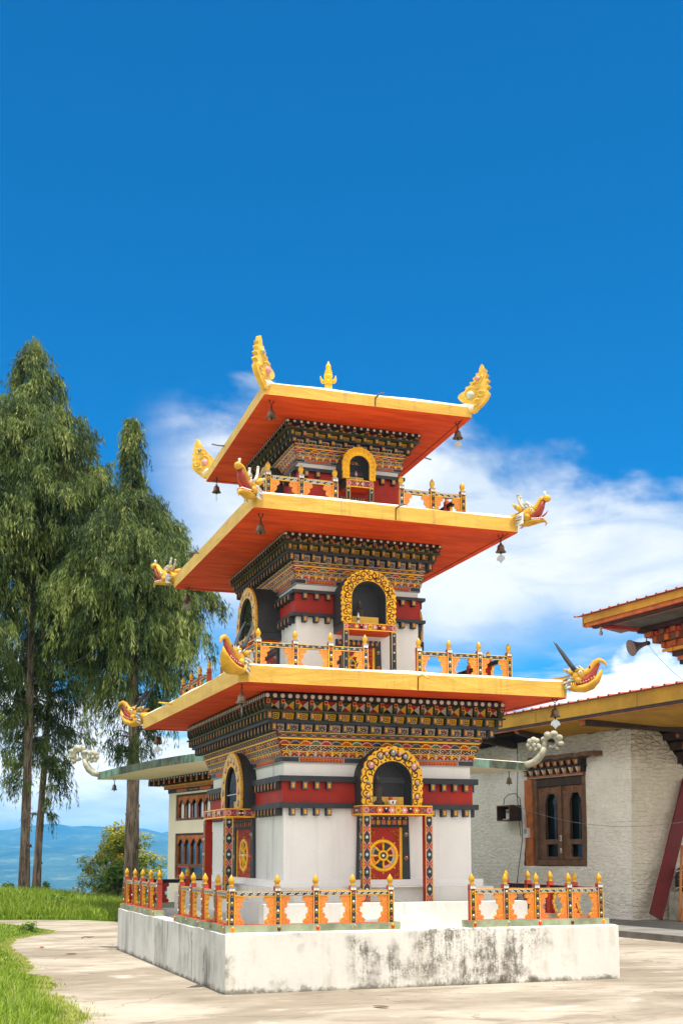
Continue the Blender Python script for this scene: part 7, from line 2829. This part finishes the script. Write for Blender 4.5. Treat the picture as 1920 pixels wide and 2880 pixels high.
def cypress(label, base, height, r0, prof, nb, seed, lean=(0, 0), strands=(13, 24), cx=None, Ls=(0.30, 0.72)):
    """prof: list of (height, crown radius, density)"""
    rs = np.random.default_rng(seed)
    t = thing('cypress_tree', label, 'tree', base, 0, 'weeping cypress trees on the bank')
    m = MB()
    path, rad = [], []
    n = 26
    for i in range(n + 1):
        u = i / n
        path.append((lean[0] * u + 0.05 * math.sin(u * 7 + seed), lean[1] * u + 0.05 * math.cos(u * 6 + seed), height * u - 0.25))
        rad.append(max(0.012, r0 * (1 - u) ** 0.85 * (1 + 0.35 * math.exp(-u * 26)) * (1 + 0.05 * math.sin(i * 2.1 + seed))))
    m.tube(path, rad, 'bark', 14)
    for i in range(16):
        u = rs.uniform(0.03, 0.42)
        a = rs.uniform(0, 2 * PI)
        q = Vector((lean[0] * u, lean[1] * u, height * u))
        rr = r0 * (1 - u)
        m.ell(q + Vector((rr * 0.9 * math.cos(a), rr * 0.9 * math.sin(a), 0)), (rr * 0.25, rr * 0.25, rr * 0.35), 'bark', 7, 5)
    hs_ = np.array([p[0] for p in prof])
    Rs = np.array([p[1] for p in prof])
    Ds = np.array([p[2] for p in prof])
    hh = np.linspace(hs_[0], hs_[-1], 200)
    wgt = np.interp(hh, hs_, Ds) * (0.35 + np.interp(hh, hs_, Rs))
    cum = np.cumsum(wgt) / wgt.sum()
    lm = m
    C, AZ, LN, TT, KK = [], [], [], [], []
    for bi in range(nb):
        h_ = float(np.interp(rs.uniform(), cum, hh))
        R_ = float(np.interp(h_, hs_, Rs))
        dn = float(np.interp(h_, hs_, Ds))
        az = rs.uniform(0, 2 * PI)
        bl = R_ * (rs.uniform(0.55, 1.0) if rs.uniform() < 0.85 else rs.uniform(1.0, 1.18))
        u = h_ / height
        o = np.array([lean[0] * u, lean[1] * u, h_])
        dirv = np.array([math.cos(az), math.sin(az), 0])
        sidev = np.array([-math.sin(az), math.cos(az), 0])
        rise = rs.uniform(0.10, 0.38) * bl
        def pos(s_):
            return o + dirv * bl * s_ + np.array([0, 0, rise * math.sin(min(s_, 1.0) * PI * 0.62) - 0.25 * bl * s_ ** 3])
        if bi % 3 == 0:
            lm.tube([tuple(pos(s_)) for s_ in (0, 0.3, 0.6, 0.95)], [0.035, 0.024, 0.015, 0.005], 'bark', 5)
        ns = max(2, int(bl * rs.uniform(2.4, 3.6) * (0.30 + 0.70 * dn)))
        btint = rs.uniform(0.20, 0.80)
        for si in range(ns):
            s_ = rs.uniform(0.22, 1.0) ** 0.7
            C.append(pos(s_) + sidev * rs.normal(0, 0.13) * bl * 0.5 + rs.normal(0, 0.05, 3))
            AZ.append(az + rs.normal(0, 0.35))
            LN.append(rs.uniform(Ls[0], Ls[1]) * (0.7 + 0.3 * min(1, R_)))
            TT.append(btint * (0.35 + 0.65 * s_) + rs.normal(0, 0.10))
            KK.append(int(rs.integers(strands[0], strands[1]) * 1.9))
    for _ in range(46):
        q = rs.uniform(0.0, 1.2)
        C.append(np.array([lean[0], lean[1], height - q * 0.9]) + rs.normal(0, 0.03 + 0.08 * q, 3) * np.array([1, 1, 0.3]))
        AZ.append(rs.uniform(0, 2 * PI)); LN.append(rs.uniform(0.18, 0.42)); TT.append(rs.uniform(0.4, 0.9)); KK.append(10)
    # every tuft is a handful of drooping stems set with short feathery leaflets
    C, AZ, LN, TT = np.array(C), np.array(AZ), np.array(LN), np.array(TT)
    nst = rs.integers(7, 15, len(C))
    ix = np.repeat(np.arange(len(C)), nst)
    ns_ = len(ix)
    so = C[ix] + rs.normal(0, 1, (ns_, 3)) * np.array([0.085, 0.085, 0.05])
    sa = AZ[ix] + rs.normal(0, 0.65, ns_)
    sl = LN[ix] * rs.uniform(0.45, 1.25, ns_)
    sf = rs.uniform(0.15, 0.50, ns_)
    st_ = TT[ix] * 1.15 + rs.normal(0, 0.09, ns_)
    nl = np.clip((sl * 20).astype(int), 6, 22)
    jx = np.repeat(np.arange(ns_), nl)
    n = len(jx)
    tt = rs.uniform(0.02, 1.0, n)
    L = sl[jx]
    d = np.c_[np.cos(sa), np.sin(sa), np.zeros(ns_)][jx]
    up = np.array([0, 0, 1.0])
    base = so[jx] + d * (L * sf[jx] * (1 - (1 - tt) ** 2))[:, None] + up * (L * (0.10 * np.sin(PI * np.minimum(tt * 1.6, 1)) - 0.88 * tt ** 1.7))[:, None]
    lat = rs.normal(0, 1, (n, 3)) * np.array([0.30, 0.30, 0.15])
    dv = lat + d * 0.22 - up * (0.55 + 0.75 * tt)[:, None]
    dv /= np.linalg.norm(dv, axis=1)[:, None]
    ll = rs.uniform(0.12, 0.27, n) * (1.1 - 0.35 * tt)
    ww = rs.uniform(0.0070, 0.0135, n)
    sdv = np.cross(dv, rs.normal(0, 1, (n, 3)))
    sdv /= np.linalg.norm(sdv, axis=1)[:, None]
    tip = base + dv * ll[:, None]
    mid = base + dv * (ll * 0.45)[:, None]
    V = np.stack([base, mid + sdv * ww[:, None], tip, mid - sdv * ww[:, None]], 1).reshape(-1, 3)
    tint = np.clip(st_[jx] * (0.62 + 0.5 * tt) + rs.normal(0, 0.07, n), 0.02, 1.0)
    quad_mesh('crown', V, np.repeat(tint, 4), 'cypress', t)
    m.build('trunk', t)
    return t


cypress('tallest weeping cypress at the left edge, pale reddish trunk standing in front', (-2.891, 18.141, 0.36), 16.3, 0.15,
        [(2.2, 0.6, 0.05), (4.2, 1.0, 0.12), (6.3, 1.6, 0.14), (8.0, 2.0, 0.16), (9.0, 2.2, 0.5), (10.0, 2.5, 1.0), (11.4, 2.45, 1.0), (12.6, 2.15, 1.0), (13.6, 1.55, 1.0), (14.4, 0.95, 0.9), (15.1, 0.72, 0.8), (15.9, 0.36, 0.7)], 680, 11, (-0.35, -0.3))
cypress('weeping cypress with a thin dark trunk standing just right of the reddish trunk', (-2.447, 19.6, 0.25), 13.0, 0.125,
        [(2.4, 0.6, 0.08), (4.0, 1.2, 0.22), (6.0, 1.7, 0.38), (8.0, 1.8, 0.45), (10.0, 1.4, 0.5), (12.2, 0.5, 0.5)], 300, 23, (0.25, 0.1), (12, 20), None, (0.35, 0.9))
cypress('thick-trunked weeping cypress with dark bark behind the railing and orange-tipped bush', (-0.296, 15.747, 0.12), 13.7, 0.215,
        [(3.7, 0.45, 0.10), (4.6, 0.95, 0.22), (5.8, 1.5, 0.34), (7.0, 2.1, 0.55), (8.2, 2.35, 0.85), (9.1, 2.1, 1.0), (10.0, 1.65, 1.0), (10.8, 1.15, 1.0), (11.5, 0.50, 0.9), (12.2, 0.20, 0.6), (13.4, 0.12, 0.6)], 600, 5, (-0.32, 0.1), (12, 22), None, (0.32, 0.85))
cypress('sparse weeping cypress whose branches hang in from the left edge', (-4.75, 16.6, 0.45), 12.2, 0.14,
        [(2.4, 0.9, 0.12), (4.0, 1.35, 0.3), (6.0, 1.55, 0.35), (8.0, 1.6, 0.5), (10.0, 1.5, 0.9), (11.5, 0.7, 0.8)], 280, 41, (0.0, 0.0), (12, 20))


def leaf_mesh(name, C, Nn, size, tint, mat, parent):
    """oval leaves: two triangles folded along the rib"""
    n = len(C)
    a = RNG.normal(0, 1, (n, 3))
    Nn = Nn / np.linalg.norm(Nn, axis=1)[:, None]
    t1 = np.cross(Nn, a)
    t1 /= np.linalg.norm(t1, axis=1)[:, None]
    t2 = np.cross(Nn, t1)
    s = size[:, None]
    V = np.stack([C - t1 * s, C + t2 * s * 0.42 + Nn * s * 0.12, C + t1 * s, C - t2 * s * 0.42 + Nn * s * 0.12], 1).reshape(-1, 3)
    base = (np.arange(n) * 4)[:, None]
    q = np.concatenate([base + np.array([[0, 1, 2]]), base + np.array([[0, 2, 3]])], 1)
    me = bpy.data.meshes.new(name)
    me.vertices.add(len(V))
    me.vertices.foreach_set('co', V.astype(np.float32).ravel())
    me.loops.add(n * 6)
    me.loops.foreach_set('vertex_index', q.ravel().astype(np.int32))
    me.polygons.add(n * 2)
    me.polygons.foreach_set('loop_start', (np.arange(n * 2) * 3).astype(np.int32))
    me.update(calc_edges=True)
    at = me.attributes.new('tint', 'FLOAT', 'POINT')
    at.data.foreach_set('value', np.repeat(tint, 4).astype(np.float32))
    me.materials.append(M[mat])
    o = bpy.data.objects.new(name, me)
    COL.objects.link(o)
    o.parent = parent
    return o


def bush(label, base, clumps, per, size, mat, cat, name, red=0.0, seed=1):
    rs = np.random.default_rng(seed)
    t = thing(name, label, cat, base)
    C, N_, Sz, T = [], [], [], []
    m = MB()
    top = max(c[2] + c[3] for c in clumps)
    for (x, y, z, r, young) in clumps:
        m.tube([(0, 0, -0.1), (x * 0.5, y * 0.5, z * 0.55), (x, y, z)], [0.028, 0.018, 0.006], 'bark', 5)
        for _ in range(per):
            v = rs.normal(0, 1, 3)
            v /= np.linalg.norm(v)
            q = rs.uniform(0.25, 1.0) ** 0.5
            # leaf tufts: snap directions a little to make clusters
            C.append(np.array([x, y, z]) + v * r * q * np.array([1, 1, 0.9]) + rs.normal(0, 0.015, 3))
            N_.append(v * 0.6 + rs.normal(0, 0.5, 3) + np.array([0, 0, 0.7]))
            Sz.append(rs.uniform(0.6, 1.2) * size)
            out_ = q * max(0, v[2] * 0.7 + 0.45)
            T.append(rs.uniform(0.15, 0.60) + red * young * out_ * rs.uniform(0.3, 1.0))
    m.build('stem', t)
    leaf_mesh('foliage', np.array(C), np.array(N_), np.array(Sz), np.clip(np.array(T), 0, 1), mat, t)
    return t


R = random.Random(8)
cl = []
for i in range(64):
    z = R.uniform(0.15, 1.95)
    w_ = np.interp(z, [0, 0.5, 1.2, 1.7, 2.2], [1.15, 1.15, 0.88, 0.55, 0.2])
    a = R.uniform(0, 2 * PI)
    q = R.uniform(0.30, 1.0) * w_
    cl.append((0.10 + q * math.cos(a), q * 0.8 * math.sin(a), z, R.uniform(0.18, 0.30), 1.0 if z > 0.8 else 0.7))
cl += [(-1.05, -0.2, 0.35, 0.26, 1.0), (-1.45, -0.3, 0.10, 0.22, 1.0), (-0.85, 0, 1.15, 0.24, 1.0), (0.0, 0.05, 2.10, 0.22, 1.0), (-0.25, 0, 1.95, 0.24, 1.0), (0.65, 0, 1.75, 0.26, 1.0), (1.05, 0, 1.15, 0.26, 1.0), (-0.9, -0.5, 0.7, 0.25, 1.0), (0.4, -0.5, 1.3, 0.3, 1.0), (-0.4, -0.5, 1.4, 0.3, 1.0)]
bush('rounded bush with glossy green leaves and orange-red tips behind the thick trunk', (-0.05, 20.0, 0.0), [(1.15 * a, 1.1 * b, 1.12 * c, 1.18 * r, y) for a, b, c, r, y in cl], 230, 0.052, 'photinia', 'bush', 'bush', 0.55, 3)
cl = [(0.55 * R.uniform(-1, 1), 0.25 * R.uniform(-1, 1), R.uniform(0.2, 1.15), 0.26, 0.3) for _ in range(16)]
bush('leafy green shrub with large pale leaves in front of the orange-tipped bush', (-0.30, 18.6, 0.02), cl, 60, 0.105, 'leafy', 'bush', 'bush', 0.3, 4)
for lab, b, s, nn in (('small bright green seedling beside the foot of the reddish trunk', (-3.35, 17.6, 0.40), 0.07, 5), ('small dark green plant between the two slender trunks', (-2.55, 17.7, 0.40), 0.06, 6), ('yellowish weed in the middle of the grass bank', (-2.35, 14.6, 0.28), 0.06, 6), ('low yellow-green weeds at the tip of the grass verge', (-3.7, 7.9, 0.04), 0.045, 9)):
    cl = [(R.uniform(-0.16, 0.16), R.uniform(-0.16, 0.16), R.uniform(0.08, 0.32) * (1 if nn < 9 else 0.45), 0.10, 1) for _ in range(nn)]
    bush(lab, b, cl, 26, s, 'leafy', 'plant', 'plant', 0.8, nn)

# ---------------------------------------------------------------- small litter on the court
t = thing('twig', 'dark curled twig lying on the concrete left of the platform', 'twig', (-2.72, 6.2, 0.006), 0.4)
m = MB()
m.tube([(-0.14, 0, 0.01), (-0.05, 0.03, 0.03), (0.05, 0.01, 0.015), (0.15, 0.04, 0.03)], [0.010, 0.012, 0.010, 0.004], 'bark', 6)
m.build('stick', t)
for lab, x, y, a in (('brown dead leaf on the concrete beside the tip of the grass verge', -3.45, 2.6, 0.3), ('reddish dead leaf on the concrete near the grass edge', -3.75, 4.2, 1.4), ('pale dry leaf lying on the concrete in front of the platform', -1.2, -5.2, 2.2)):
    t = thing('fallen_leaf', lab, 'leaf', (x, y, 0.004), a)
    m = MB()
    n = 9
    for i in range(n):
        u0, u1 = i / n, (i + 1) / n
        for sg in (-1, 1):
            q = [(-0.10 + 0.2 * u, sg * 0.045 * math.sin(PI * u) ** 0.8, 0.018 * math.sin(PI * u) + 0.012 * (1 - math.sin(PI * u))) for u in (u0, u1)]
            m.poly([(-0.10 + 0.2 * u0, 0, 0.008), q[0], q[1], (-0.10 + 0.2 * u1, 0, 0.008)], 'orange_wood' if 'red' in lab else 'wood')
    m.build('blade', t)

# ---------------------------------------------------------------- air
m = MB()
m.box(-12000, 14000, -150, 12500, -760, HILLTOP + 15, 'haze')
tag(m.build('haze'), kind='stuff')
